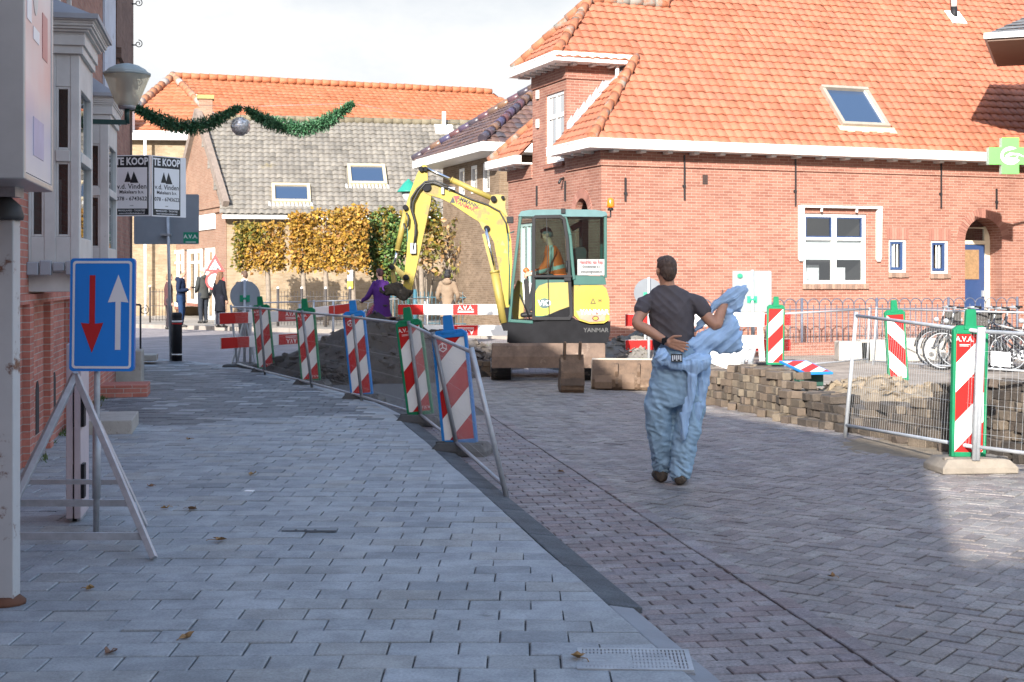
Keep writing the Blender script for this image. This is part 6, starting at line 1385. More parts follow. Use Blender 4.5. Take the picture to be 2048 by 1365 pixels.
for i, (x, y, l) in enumerate(((440, 1082, 'curled brown leaf on the pavement below the metal strip'), (385, 1020, 'brown leaf lying alone between the stand and the metal strip'), (505, 950, 'dry brown leaf on the pavement near its middle'), (377, 880, 'dark shrivelled leaf far up the pavement'), (220, 1308, 'ochre leaf lying beside the foot of the rusty post'), (375, 1278, 'small rusty leaf near the bottom edge'), (1155, 1318, 'reddish leaf beside the gully grate'), (1662, 1155, 'reddish leaf alone on the herringbone road'), (300, 975, 'small dark leaf beside the sign stand legs'), (1120, 945, 'dark leaf scrap beside the free fence post'), (330, 1018, 'tiny black scrap of leaf by the stand'), (180, 1180, 'small brown leaf by the rusty post'))):
    z = .064 if x < 1100 or x == 1155 else .008; p = G(x, y, z); m = leafmesh(R.uniform(.028, .05), i)
    o = m.build('fallen_leaf', LEAFM, None, origin=p, world=False); o.rotation_euler = (0, 0, R.uniform(0, 6)); tag(o, l, 'leaf', 'fallen leaves')
p = G(498, 983, .064); m = MB(); m.prism([(-.035, -.02), (.03, -.03), (.04, .02), (-.02, .03)], 0, .006); tag(m.build('litter', SIGNW, None, origin=p, world=False), 'white scrap of paper on the grey pavement', 'litter')
# ------------------------------------------------------------------ people
SKIN = mat('skin', (.52, .29, .20), .5, var=.08, vscale=12); SKINT = mat('tanned_skin', (.46, .235, .145), .5, var=.08, vscale=12)
EYE = mat('dark_eye', (.02, .015, .012), .2)
def cloth(name, col, rough=.85, var=.12, vs=5, bump=.10, bs=160): return mat(name, col, rough, var=var, vscale=vs, bump=bump, bscale=bs, spec=.2)
def hand(mb, w, f, t, pn, s=1.0, curl=.35, spread=.06):
    """palm, four unequal fingers and a thumb; f fingers, t thumb side, pn out of the palm"""
    w, f, t, pn = Vector(w), Vector(f).normalized(), Vector(t).normalized(), Vector(pn).normalized()
    for o in (.024, .0, -.024): mb.limb([w+t*o*.55*s, w+f*.045*s+t*o*s, w+f*.092*s+t*o*1.15*s], [.016*s, .0165*s, .0135*s], 10)
    for k, (o, L, c) in enumerate(((.031, .074, .8), (.0105, .082, 1.0), (-.0105, .077, 1.15), (-.030, .060, 1.3))):
        p = w+f*(.088-(.006 if k == 3 else 0))*s+t*o*s; d = (f+t*(1.5-k)*spread).normalized(); pts = [p]; a = 0
        for seg in (.45, .32, .25):
            a += curl*c*.75; q = pts[-1]+(d*math.cos(a)+pn*math.sin(a))*L*seg*s; pts.append(q)
        mb.limb(pts, [.0098*s, .0092*s, .0082*s, .0068*s], 8)
    b = w+f*.022*s+t*.024*s; d1 = (f*.55+t*.80+pn*.25).normalized(); d2 = (f*.85+t*.40+pn*.30).normalized()
    mb.limb([b, b+d1*.036*s, b+d1*.036*s+d2*.032*s, b+d1*.036*s+d2*.058*s], [.0145*s, .0122*s, .0105*s, .008*s], 8)
def head(mb, c, fw, up=(0, 0, 1), s=1.0):
    """skull, jaw, nose, ears, lips, brow; c is the middle of the head at eye height"""
    fw = Vector(fw).normalized(); up = Vector(up).normalized(); rt = fw.cross(up).normalized(); up = rt.cross(fw); c = Vector(c)
    M_ = Matrix(((rt.x, fw.x, up.x, c.x), (rt.y, fw.y, up.y, c.y), (rt.z, fw.z, up.z, c.z), (0, 0, 0, 1))) @ Matrix.Scale(s, 4)
    mb.ball((0, -.012, .025), .076, .095, .092, 18, 13, 0, M_); mb.ball((0, .012, -.045), .060, .072, .072, 16, 11, 0, M_); mb.ball((0, .055, -.088), .030, .026, .024, 12, 8, 0, M_)
    mb.ball((0, .094, -.022), .013, .018, .016, 10, 7, 0, M_); mb.ball((0, .086, .0), .010, .014, .030, 10, 7, 0, M_)
    mb.ball((0, .083, -.057), .024, .011, .007, 10, 6, 0, M_); mb.ball((0, .078, .020), .050, .016, .011, 12, 7, 0, M_)
    for x in (-1, 1): mb.ball((x*.078, -.008, -.012), .012, .022, .032, 10, 8, 0, M_); mb.ball((x*.035, .066, -.03), .022, .018, .018, 10, 7, 0, M_)
    return M_
def eyes(mb, M_):
    for x in (-1, 1): mb.ball((x*.031, .083, .001), .012, .008, .007, 10, 6, 0, M_)
def hairshort(mb, M_, back=-.055):
    mb.ball((0, -.018, .036), .081, .097, .088, 18, 12, 0, M_); mb.ball((0, -.050, -.005), .074, .066, .075, 16, 11, 0, M_); mb.ball((0, .035, .085), .062, .050, .034, 14, 9, 0, M_)
HCOL = {}
def person(label, loc, yaw, h=1.78, coat=(.03, .04, .08), coatz=.80, pants=(.03, .05, .12), hair=(.05, .03, .02), style='short', shoes=(.02, .018, .016), elb=None, hnd=None, group=None, vox=.011, head_yaw=0.0, head_pitch=0.0, skirt=None, fem=False, bulk=1.0, collar=None, legs=None, seat=None, lean=0.0, coat_mat=None, fist=.5, hood=False):
    s = h/1.78; M0 = Matrix.Translation(Vector(loc)) @ Matrix.Rotation(yaw, 4, 'Z') @ Matrix.Scale(s, 4)
    sh = .175 if fem else .20; lz = math.tan(lean)
    def L_(x, y, z): return V(x, y+(z-.95)*lz if z > .95 else y, z)
    elb = elb or [(-.26, -.03, 1.15), (.26, -.03, 1.15)]; hnd = hnd or [(-.25, .06, .88), (.25, .06, .88)]
    legs = legs or [[(-.095, 0, .93), (-.10, .02, .50), (-.10, -.02, .085)], [(.095, 0, .93), (.10, .04, .50), (.11, .03, .085)]]
    fit = lambda mb: [setattr(mb, 'v', [M0 @ p for p in mb.v])]
    b = MB(); hy = head_yaw
    fwv = V(-math.sin(hy)*math.cos(head_pitch), math.cos(hy)*math.cos(head_pitch), math.sin(head_pitch)); hc = L_(0, .03+.04*(head_pitch < 0), 1.665)
    HM = head(b, hc, fwv)
    b.limb([L_(0, -.01, 1.44), L_(0, .0, 1.52), hc+V(0, -.02, -.05)], [.066, .055, .055]); b.loft([(L_(0, 0, .9), .13, .09, 0), (L_(0, 0, 1.1), .125, .09, 0), (L_(0, 0, 1.35), .155, .10, 0), (L_(0, 0, 1.46), .14, .07, 0), (L_(0, 0, 1.5), .06, .05, 0)])
    for i, sx in ((0, -1), (1, 1)):
        S0 = L_(sx*(sh-.015), 0, 1.43); E = V(*elb[i]); W_ = V(*hnd[i]); d = (W_-E).normalized()
        b.limb([S0, E, W_], [.045, .038, .027]); ref = V(sx, 0, 0); t = (V(0, 1, .2)-d*d.dot(V(0, 1, .2))).normalized() if abs(d.y) < .8 else (V(0, 0, 1)-d*d.dot(V(0, 0, 1))).normalized()
        pn = d.cross(t)*(1 if sx < 0 else -1); hand(b, W_, d, t, pn, .98, fist)
        lg = [V(*p) for p in legs[i]]; b.limb(lg, [.075, .05, .036]); ft = lg[-1]; b.limb([ft+V(0, -.02, -.03), ft+V(0, .12, -.055)], [.03, .022])
    bf = fuse(b, vox, 3); fit(bf); root = bf.build('person', SKIN, None, origin=loc); tag(root, label, 'person', group)
    e = MB(); eyes(e, M0 @ HM); e.build('eyes', EYE, root)
    k = MB(); w_ = .02 if fem else 0
    wz = max(coatz, .6) if seat is None else .93
    secs = [(L_(0, 0, coatz), .19-w_+(.03 if coatz < .75 else 0), .145+(.02 if coatz < .75 else 0), 0), (L_(0, 0, lerp(coatz, 1.05, .5)), .185-w_, .14, 0), (L_(0, 0, 1.08), .168-w_, .13, 0), (L_(0, 0, 1.28), .19-w_, .138, 0), (L_(0, 0, 1.41), .185-w_, .115, 0), (L_(0, -.005, 1.475), .115, .085, 0), (L_(0, .0, 1.52), .075, .075, 0)]
    secs = [(c, rx*(bulk if i_ < 4 else (bulk+1)/2), ry*bulk, yw) for i_, (c, rx, ry, yw) in enumerate(secs)]
    k.loft(secs, 22)
    for i, sx in ((0, -1), (1, 1)):
        S0 = L_(sx*(sh-.02), 0, 1.425); E = V(*elb[i]); W_ = V(*hnd[i]); k.limb([S0, E, lerp(E, W_, .93)], [.074, .062, .046])
    if hood: k.ball(L_(0, -.11, 1.48), .12, .07, .08)
    k = fuse(k, .013, 3, lambda p: .006*noise.noise(p*9+V(0, 0, 3))+.004*noise.noise(V(p.x*14, p.y*14, p.z*26))); fit(k)
    k.build('coat', coat_mat or cloth('coat_cloth', coat), root)
    k = MB()
    if skirt: k.loft([(V(0, .0, .42), .22, .20, 0), (V(0, 0, .7), .20, .17, 0), (V(0, 0, .95), .17, .13, 0)], 20)
    if not skirt or seat:
        k.loft([(V(0, 0, .80), .15, .115, 0), (V(0, 0, .92), .175, .125, 0), (V(0, 0, 1.04), .155, .11, 0)], 18)
        for i in (0, 1): lg = [V(*p) for p in legs[i]]; k.limb([lg[0], lg[1], lerp(lg[1], lg[2], .93)], [.105, .078, .06])
    k = fuse(k, .013, 3, lambda p: .005*noise.noise(V(p.x*9, p.y*9, p.z*16))); fit(k); k.build('skirt' if skirt and not seat else 'trousers', skirt or cloth('trouser_cloth', pants), root)
    k = MB()
    for i in (0, 1): ft = V(*legs[i][-1]); k.limb([ft+V(0, -.035, -.03), ft+V(0, .06, -.04), ft+V(0, .165, -.055)], [.045, .042, .030]); k.limb([ft+V(0, -.01, .05), ft+V(0, -.02, -.02)], [.042, .046])
    k = fuse(k, .01, 2); fit(k); k.v = [V(p.x, p.y, max(p.z, loc[2]+.003)) if seat is None else p for p in k.v]; k.build('shoes', mat('shoe_leather', shoes, .5), root)
    k = MB(); hm = mat('hair', hair, .6, var=.3, vscale=30, bump=.6, bscale=120)
    if style == 'short': hairshort(k, HM)
    if style == 'bald': k.ball((0, -.045, -.0), .081, .070, .058, 16, 10, 0, HM)
    if style == 'bob': hairshort(k, HM); k.ball((0, -.035, -.03), .092, .085, .085, 16, 11, 0, HM)
    if style == 'long': hairshort(k, HM); k.limb([HM @ V(0, -.05, .02), HM @ V(0, -.085, -.12), HM @ V(.01, -.095, -.27), HM @ V(.02, -.085, -.38)], [.085, .085, .075, .03]); k.limb([HM @ V(.06, .0, 0), HM @ V(.07, -.0, -.16), HM @ V(.06, .03, -.25)], [.035, .035, .02])
    k = fuse(k, .009, 2, lambda p: .003*noise.noise(p*40)); fit(k); k.build('hair', hm, root)
    if collar:
        k = MB(); k.lathe([(.072, 0), (.088, .01), (.092, .05), (.082, .075), (.07, .07)], 18, 0, Matrix.Translation(L_(0, .0, 1.49))); fit(k); k.build('collar', collar, root)
    return root
gf = lambda px, py: G(px, py, .10)
PG = 'people waiting on the far pavement'
p = gf(337, 660); person('person in a dark maroon jacket half hidden by the sign pole', p, -1.2, 1.66, (.075, .035, .035), .78, (.03, .025, .03), (.20, .12, .06), 'bob', group=PG, fem=True)
p = gf(362, 655); ph_ = person('man in a navy jacket and jeans looking down at his phone', p, -PI/2-.1, 1.80, (.010, .018, .045), .76, (.014, .035, .09), (.06, .04, .03), 'bald', group=PG, head_pitch=-.5, elb=[(-.24, .0, 1.13), (.24, .0, 1.13)], hnd=[(-.07, .24, 1.17), (.07, .25, 1.17)], hood=True, fist=.8)
m = MB(); m.box(-.035, .035, -.075, .075, -.005, .005); o = m.build('phone', BLACKP, None, origin=p+V(.36, .02, 1.24), world=False, bevel=.003); o.rotation_euler = (0, -.6, -PI/2); tag(o, 'black phone in the hands of the man in the navy jacket', 'phone')
p = gf(407, 647); person('tall man in a dark grey coat with grey hair looking left', p, .75, 1.88, (.045, .047, .045), .80, (.025, .03, .04), (.32, .31, .30), 'short', group=PG, head_yaw=.7, elb=[(-.25, -.02, 1.14), (.27, -.05, 1.15)], hnd=[(-.17, .18, 1.0), (.27, .05, .9)], hood=True)
p = gf(440, 656); person('woman with long brown hair in a long black coat', p, -.7, 1.74, (.007, .008, .013), .52, (.012, .012, .02), (.14, .065, .03), 'long', group=PG, fem=True, head_yaw=-.4)
p = G(489, 675, .02); person('dark haired man with a white hooded collar behind the round sign', p, .5, 1.80, (.03, .032, .036), .78, (.05, .05, .05), (.09, .05, .03), 'short', collar=cloth('white_hood', (.72, .72, .72)), hood=False, head_yaw=.4)
p = V(S(895, 0, 34).x, 34, .10); person('woman in a beige coat and black hat walking away', p, -.15, 1.74, (.22, .16, .11), .60, (.05, .04, .035), (.012, .011, .012), 'bob', fem=True, elb=[(-.25, .02, 1.14), (.25, .02, 1.14)], hnd=[(-.20, .18, .98), (.20, .18, .98)], hood=True)
# ---- bicycles
def bicycle(label, loc, yaw, col, group=None, lean=.0, basket=False, bag=None, steer=.0):
    t = thing('bicycle', label, 'bicycle', loc, 0, group); XF[t.name] = Matrix.Translation(Vector(loc)) @ Matrix.Rotation(yaw, 4, 'Z') @ Matrix.Rotation(lean, 4, 'Y')
    t.rotation_mode = 'XYZ'; t.rotation_euler = XF[t.name].to_euler('XYZ')
    fm = mat('bicycle_paint', col, .35, coat=.3)
    r = .345
    for y, nm in ((-.55, 'rear'), (.55, 'front')):
        Rw = Matrix.Translation(V(0, y, r)) @ (Matrix.Rotation(steer, 4, 'Z') if y > 0 else Matrix.Identity(4))
        ring = lambda rad: [Rw @ V(0, rad*math.cos(2*PI*i/36), rad*math.sin(2*PI*i/36)) for i in range(37)]
        m = MB(); m.tube(ring(r-.018), .018, 7, 0, False); wl = m.build('tyre', BLACKP, t, world=False)
        m = MB(); m.tube(ring(r-.045), .008, 5, 0, False); m.build('rim', GALV, wl, world=False)
        m = MB()
        for i in range(18): a = 2*PI*i/18; m.tube([Rw @ V(.02*(-1)**i, 0, 0), Rw @ V(0, (r-.04)*math.cos(a), (r-.04)*math.sin(a))], .0011, 3, 0, False)
        m.tube([Rw @ V(-.045, 0, 0), Rw @ V(.045, 0, 0)], .022, 8); m.build('spokes', GALV, wl, world=False)
        m = MB(); m.tube([Rw @ V(0, (r+.022)*math.cos(a), (r+.022)*math.sin(a)) for a in [PI*(.02+.98*i/14)+(.0 if y > 0 else 0) for i in range(15)]], .024, 6, 0, True, .35); m.build('mudguard', fm, t, world=False)
    bb, hd, st = V(0, -.08, .29), V(0, .40, .86), V(0, -.24, .86)
    m = MB(); m.tube([bb, hd-V(0, -.02, .1)], .019, 8); m.tube([bb, st], .016, 8); m.tube([st-V(0, -.02, .18), hd-V(0, 0, .02)], .016, 8) if not basket else m.tube([bb+V(0, 0, .12), hd-V(0, 0, .03)], .016, 8)
    for x in (-.05, .05): m.tube([bb+V(x*.4, 0, 0), V(x, -.55, r)], .010, 6); m.tube([st-V(0, -.015, .12)+V(x*.3, 0, 0), V(x, -.55, r)], .009, 6); m.tube([V(x, .43, .68), V(x, .55, r)], .011, 6)
    m.tube([hd+V(0, -.02, .06), V(0, .45, .64)], .02, 8); m.build('frame', fm, t, world=False)
    m = MB(); m.tube([hd, hd+V(0, -.04, .20)], .013, 8); m.tube([hd+V(-.28, -.24, .22), hd+V(-.26, -.1, .23), hd+V(-.12, -.02, .22), hd+V(0, -.03, .2), hd+V(.12, -.02, .22), hd+V(.26, -.1, .23), hd+V(.28, -.24, .22)], .011, 7); hb = m.build('handlebar', GALV, t, world=False)
    m = MB(); [m.tube([hd+V(x, -.26, .22), hd+V(x, -.14, .23)], .017, 8) for x in (-.282, .282)]; m.build('grip', BLACKP, hb, world=False)
    m = MB(); m.ball(hd+V(0, .10, .0), .045, .05, .045); m.build('headlight', GALV, t, world=False)
    m = MB(); m.tube([st, st+V(0, -.03, .12)], .013, 8); m.limb([st+V(0, -.14, .15), st+V(0, -.02, .155), st+V(0, .13, .14)], [.075, .055, .022], 10, .45, (1, 0, 0)); m.build('saddle', BLACKP, t, world=False)
    m = MB(); [m.tube([V(x, -.28, .74), V(x, -.80, .74), V(x*.7, -.55, r)], .008, 6) for x in (-.06, .06)]; m.box(-.07, .07, -.80, -.30, .735, .748); m.build('rack', BLACKP, t, world=False)
    m = MB(); m.tube([bb+V(-.07, 0, 0), bb+V(.07, 0, 0)], .03, 10); m.prism(ell(0, 0, .09, .09, 20), .055, .06, 0, frame(bb, (0, 1, 0), (0, 0, 1))); m.tube([bb+V(.07, 0, 0), bb+V(.08, .12, -.12)], .01, 6); m.tube([bb-V(.07, 0, 0), bb+V(-.08, -.12, .12)], .01, 6); m.box(.08, .17, .09, .16, .15, .175); m.box(-.17, -.08, -.23, -.16, .40, .425); m.build('crank', GALVD, t, world=False)
    m = MB(); m.box(-.02, .05, -.62, -.10, .28, .38); m.build('chain_case', BLACKP, t, world=False)
    if basket: m = MB(); m.box(-.18, .18, .48, .76, .78, 1.0); m.build('basket', mat('wicker', (.05, .045, .04), .8, var=.3, vscale=30), t, world=False)
    if bag: m = MB(); m.box(-.20, -.075, -.78, -.42, .45, .76); m.box(.075, .20, -.78, -.42, .45, .76); m.build('pannier', bag, t, world=False, bevel=.03)
    m = MB(); m.ball(V(0, -.92, .56), .03, .012, .04); m.build('rear_light', mat('red_lens', (.5, .01, .01), .2), t, world=False)
    return t
BG = 'bicycles parked before the red house'
for i, (px, Y, yaw, col, l, bk_) in enumerate(((1930, 25.0, 1.15, (.02, .02, .022), 'black parked bicycle farthest left by the railing', False), (1980, 24.6, 1.25, (.16, .165, .17), 'silver parked bicycle second from the left', True), (2020, 24.3, 1.1, (.40, .40, .39), 'white parked bicycle behind the right beacon', False), (2060, 24.9, 1.3, (.03, .035, .05), 'dark parked bicycle with a basket near the right edge', True), (2104, 24.2, 1.2, (.12, .02, .02), 'dark red parked bicycle behind the one with the basket', False), (1950, 24.1, 1.05, (.03, .03, .03), 'black parked bicycle squeezed between two silver ones', False), (2036, 23.8, 1.2, (.02, .02, .03), 'black parked bicycle nearest the wire fence', True))):
    bicycle(l, V(S(px, 0, Y).x, Y, .03), yaw, col, BG, .06, bk_, steer=R.uniform(-.4, .4))
# cyclist in purple
cl = V(S(752, 0, 32.5).x, 32.5, -.01); cy_ = .62
bicycle('black bicycle ridden by the woman in purple', cl, cy_, (.02, .02, .022), bag=mat('tan_pannier', (.10, .06, .04), .7))
PINKM = mat('pink_patterned_skirt', (.20, .03, .07), .8, var=.8, vscale=30, stain=((.5, .42, .42), 30, .58))
fwd = V(-math.sin(cy_), math.cos(cy_), 0)
pr = person('woman in a purple coat riding a bicycle away', cl+fwd*(-.26)+V(0, 0, .12), cy_, 1.74, (.05, .014, .11), .60, (.03, .03, .03), (.05, .012, .014), 'short', fem=True, seat=True, bulk=1.28, skirt=PINKM, elb=[(-.27, .16, 1.14), (.27, .16, 1.14)], hnd=[(-.28, .42, 1.02), (.28, .42, 1.02)], legs=[[(-.10, .02, .90), (-.12, .36, .66), (-.10, .26, .26)], [(.10, .02, .90), (.12, .36, .52), (.10, .22, .05)]], lean=.10, fist=1.0)
# ---- the walking man, seen from behind, measured in the photograph at 11.1 m
YM = 11.1
def Q(px, py, dy=0.0): p = S(px, py, YM); return V(p.x, YM+dy, p.z)
b = MB()
hm = head(b, Q(1332, 541, .0), (-.30, .95, -.06), (0, 0, 1), .96)
b.limb([Q(1336, 590, .0), Q(1334, 566, -.005), Q(1333, 550, 0)], [.07, .058, .058])
b.loft([(Q(1350, 760), .15, .10, 0), (Q(1348, 700), .15, .10, 0), (Q(1345, 640), .165, .105, 0), (Q(1342, 600), .17, .09, 0), (Q(1339, 580), .09, .06, 0)])
LE, LW = Q(1271, 646, -.13), Q(1328, 682, -.185); b.limb([Q(1303, 602, 0), lerp(Q(1296, 602), LE, .5), LE, lerp(LE, LW, .35), LW], [.040, .046, .042, .044, .030])
RE, RW = Q(1427, 650, -.10), Q(1449, 606, -.03); b.limb([Q(1378, 602, 0), lerp(Q(1384, 602), RE, .5), RE, lerp(RE, RW, .4), RW], [.040, .048, .044, .044, .03])
hf = (Q(1376, 697, -.165)-Q(1330, 683, -.185)).normalized(); hand(b, LW, hf, V(.15, -.25, 1), V(.05, -1, -.1), 1.05, .14, .05)
hand(b, RW, (.45, .2, .8), (-.7, .2, .5), (.2, 1, 0), .9, 1.3)
for pts in ([Q(1325, 790), Q(1322, 862, .04), Q(1326, 938, .16)], [Q(1380, 790), Q(1372, 872, .0), Q(1361, 952, .0)]): b.limb(pts, [.08, .055, .04]); b.limb([pts[-1], pts[-1]+V(0, .14, -.05)], [.035, .025])
mb_ = fuse(b, .0055, 3)
MAN = mb_.build('person', SKINT, None, origin=V(Q(1350, 0).x, YM, 0)); tag(MAN, 'man seen from behind in a grey shirt carrying the top of his light blue overalls', 'person')
k = MB(); eyes(k, hm); k.build('eyes', EYE, MAN)
k = MB(); hairshort(k, hm); k.ball((0, -.058, -.035), .062, .045, .06, 16, 10, 0, hm)
k = fuse(k, .0045, 1, lambda p: .0035*noise.noise(V(p.x*120, p.y*120, p.z*40))+.003*noise.noise(p*35)); k.build('hair', mat('short_brown_hair', (.085, .052, .036), .65, var=.35, vscale=45, bump=.3, bscale=260), MAN)
# shirt
k = MB()
k.loft([(Q(1349, 704, 0), .158, .125, 0), (Q(1348, 690), .163, .13, 0), (Q(1347, 665), .165, .128, 0), (Q(1344, 635), .180, .135, 0), (Q(1341, 612), .188, .125, 0), (Q(1340, 597), .186, .105, 0), (Q(1338, 584), .150, .085, 0), (Q(1336, 576), .10, .075, 0), (Q(1335, 571), .076, .070, 0)], 26)
sl_ = lerp(Q(1293, 596), LE, .44); k.limb([Q(1306, 600), lerp(Q(1294, 600), LE, .18)+V(-.006, 0, .004), sl_+V(-.004, 0, 0)], [.060, .066, .064])
sr_ = lerp(Q(1386, 598), RE, .46); k.limb([Q(1374, 600), lerp(Q(1386, 600), RE, .18)+V(.006, 0, .004), sr_+V(.004, 0, 0)], [.060, .068, .066])
def shirtw(p):
    x, z = p.x, p.z
    a, c = (x+z)*.7, (x-z)*.7; r1 = 1-abs(noise.noise(V(a*15, p.y*4, c*3+1)))*2.2; r2 = 1-abs(noise.noise(V(a*6, p.y*6, c*17+4)))*2.2
    return .006*noise.noise(V(x*11-z*5, p.y*6, z*4.5))+.009*r1+.004*r2-.008
k = fuse(k, .0068, 2, shirtw); k.build('shirt', cloth('dark_grey_jersey', (.098, .088, .094), .9, .10, 9, .12, 300), MAN)
# baggy overall trousers
k = MB()
k.loft([(Q(1353, 812), .20, .135, 0), (Q(1354, 785), .218, .155, 0), (Q(1356, 750), .222, .168, 0), (Q(1358, 722), .214, .165, 0), (Q(1358, 698), .205, .155, 0), (Q(1357, 686), .19, .145, 0)], 26)
k.limb([Q(1326, 775, 0), Q(1319, 815, .02), Q(1320, 862, .05), Q(1326, 900, .10), Q(1329, 934, .15)], [.120, .120, .104, .092, .082])
k.limb([Q(1383, 775, 0), Q(1380, 815, 0), Q(1374, 862, .0), Q(1366, 905, .0), Q(1362, 944, .0)], [.124, .125, .109, .095, .085])
def rid0(p): return 1-abs(noise.noise(p))*2.2
def wr(p):
    z, x, y = p.z, p.x, p.y; low = max(0, (.62-z)/.62)
    a = .008*noise.noise(V(x*4+2, y*4, z*9))+.010*rid0(V(x*15+z*5, y*5, z*2.6)+V(1, 2, 3))+.006*rid0(V(x*7-z*5, y*8, z*22+x*9))+.0025*noise.noise(V(x*26, y*26, z*40))
    return a*1.0-.010+low*.011*rid0(V(x*5, y*5, z*20+1.5*math.sin(x*14)))
k = fuse(k, .0068, 3, wr)
def overallmat(name, col, dirt, thr):
    return mat(name, col, .85, var=.14, vscale=5, bump=.04, bscale=300, stain=(dirt, 1.8, thr), spec=.2)
k.build('trousers', overallmat('dusty_blue_overalls', (.29, .43, .56), (.235, .345, .44), .50), MAN)
# bunched upper part held out on the right, with its sleeve hanging down: crumpled cloth with real thickness
def cq(x, y): return 1220+x/2.625, 480+y/2.625
def puff(mb, outline, yc, T, step=2.6, power=.5, slope=(0, 0)):
    P = [cq(*p) for p in outline]; n = len(P)
    x0, x1, y0, y1 = min(p[0] for p in P), max(p[0] for p in P), min(p[1] for p in P), max(p[1] for p in P)
    nx, ny = int((x1-x0)/step)+2, int((y1-y0)/step)+2; ids = {}; vs = []; fs = []
    def dist(x, y):
        b = 1e9
        for i in range(n):
            ax, ay = P[i-1]; bx, by = P[i]; t = max(0, min(1, ((x-ax)*(bx-ax)+(y-ay)*(by-ay))/((bx-ax)**2+(by-ay)**2+1e-9))); b = min(b, math.hypot(x-ax-(bx-ax)*t, y-ay-(by-ay)*t))
        return b
    cell = set((i, j) for i in range(-1, nx) for j in range(-1, ny) if inpoly(x0+(i+.5)*step, y0+(j+.5)*step, P))
    def vid(i, j, side):
        k = (i, j, side)
        if k not in ids:
            x, y = x0+i*step, y0+j*step; d = dist(x, y)*.00396 if inpoly(x, y, P) else 0
            t = T*min(1, d/(T*1.6))**power*.95+.006; dy = yc+slope[0]*(x-x0)/(x1-x0)+slope[1]*(y-y0)/(y1-y0)
            ids[k] = len(vs); vs.append(Q(x, y, dy+(-t if side == 0 else t)))
        return ids[k]
    for i, j in cell:
        q = [(i, j), (i+1, j), (i+1, j+1), (i, j+1)]
        fs.append([vid(*p, 0) for p in reversed(q)]); fs.append([vid(*p, 1) for p in q])
        for (di, dj), (a, b_) in (((0, -1), (0, 1)), ((1, 0), (1, 2)), ((0, 1), (2, 3)), ((-1, 0), (3, 0))):
            if (i+di, j+dj) not in cell: fs.append([vid(*q[a], 0), vid(*q[b_], 0), vid(*q[b_], 1), vid(*q[a], 1)])
    mb.add(vs, fs, 0, True)
k = MB()
puff(k, [(212, 585), (238, 552), (262, 560), (300, 600), (380, 612), (425, 590), (470, 600), (515, 600), (520, 640), (470, 690), (432, 700), (380, 684), (300, 664), (232, 634)], -.185, .040, slope=(.02, -.03))
puff(k, [(385, 545), (440, 500), (470, 478), (520, 452), (560, 462), (600, 405), (622, 370), (655, 400), (690, 500), (694, 545), (672, 582), (600, 598), (520, 580), (510, 640), (440, 700), (420, 640), (430, 590)], -.09, .085, slope=(.05, -.03))
puff(k, [(445, 480), (470, 420), (520, 360), (560, 318), (610, 266), (655, 250), (712, 240), (716, 266), (694, 330), (684, 384), (648, 384), (612, 352), (575, 350), (540, 372), (510, 425), (480, 470)], -.03, .085, slope=(-.02, .02))
puff(k, [(590, 345), (640, 372), (660, 430), (640, 470), (610, 420)], -.05, .06)
puff(k, [(384, 682), (440, 690), (438, 760), (420, 860), (408, 940), (396, 1004), (372, 1046), (352, 1012), (362, 900), (374, 820), (390, 740)], -.20, .030, slope=(0, .06))
puff(k, [(430, 600), (516, 585), (518, 700), (508, 780), (486, 880), (462, 960), (436, 990), (418, 930), (424, 780), (426, 700)], -.105, .085, slope=(.03, .06))
def rid(p): return 1-abs(noise.noise(p))*2.2
def wr2(p):
    q = V(p.x*.8+p.z*.6, p.y, p.z*.8-p.x*.6)
    if p.z < 1.0: q = V(p.z, p.y, p.x)
    a = .017*rid(V(q.x*2.4, q.y*5, q.z*15)+V(5, 1, 2))+.008*rid(V(q.x*5, q.y*8, q.z*30)+V(2, 7, 1))+.005*rid(V(q.x*11, q.y*7, q.z*6)+V(3, 3, 3))
    return a-.014
k = fuse(k, .0055, 2, wr2); k.build('overall_top', overallmat('clean_blue_overalls', (.35, .51, .72), (.29, .43, .62), .60), MAN)
# sleeve lining, watch, boots, printed patch
k = MB(); wdir = (LE-LW).normalized(); wc = LW+wdir*.015
k.tube([wc-wdir*.012, wc+wdir*.012], .036, 16); k.box(-.02, .02, -.02, .02, -.005, .012, 0, frame(wc+V(-.01, -.034, .006), (1, 0, .2), (0, -.2, 1))); k.build('watch', BLACKP, MAN, bevel=.003)
k = MB()
for a, dy, tw in ((Q(1326, 944, .15), .0, -.1), (Q(1362, 960, .0), 0, .25)):
    d = V(math.sin(tw), math.cos(tw), 0); g = V(a.x, a.y, 0)
    k.limb([g+V(0, 0, .15), g+V(0, 0, .07)], [.052, .056]); k.limb([g-d*.045+V(0, 0, .05), g+d*.08+V(0, 0, .048), g+d*.18+V(0, 0, .042)], [.05, .05, .042], 14, .9)
k = fuse(k, .007, 2, lambda p: .004*noise.noise(p*25)); k.v = [V(p.x, p.y, max(.004, p.z)) for p in k.v]
k.build('boots', mat('muddy_boot', (.06, .045, .032), .85, var=.4, vscale=18, bump=.6, bscale=60, stain=((.13, .10, .075), 12, .55)), MAN)
k = MB(); c_ = Q(1346, 713, -.245); k.prism([(-.045, -.03), (.045, -.035), (.045, .03), (-.045, .035)], 0, .004, 0, frame(c_, V(1, .12, 0), V(0, .15, 1)))
for i in range(5): k.box(-.036+i*.016, -.028+i*.016, -.022+.01*(i % 2), .02, .0042, .006, 1, frame(c_, V(1, .12, 0), V(0, .15, 1)))
k.build('printed_patch', [SIGNK, SIGNW], MAN)
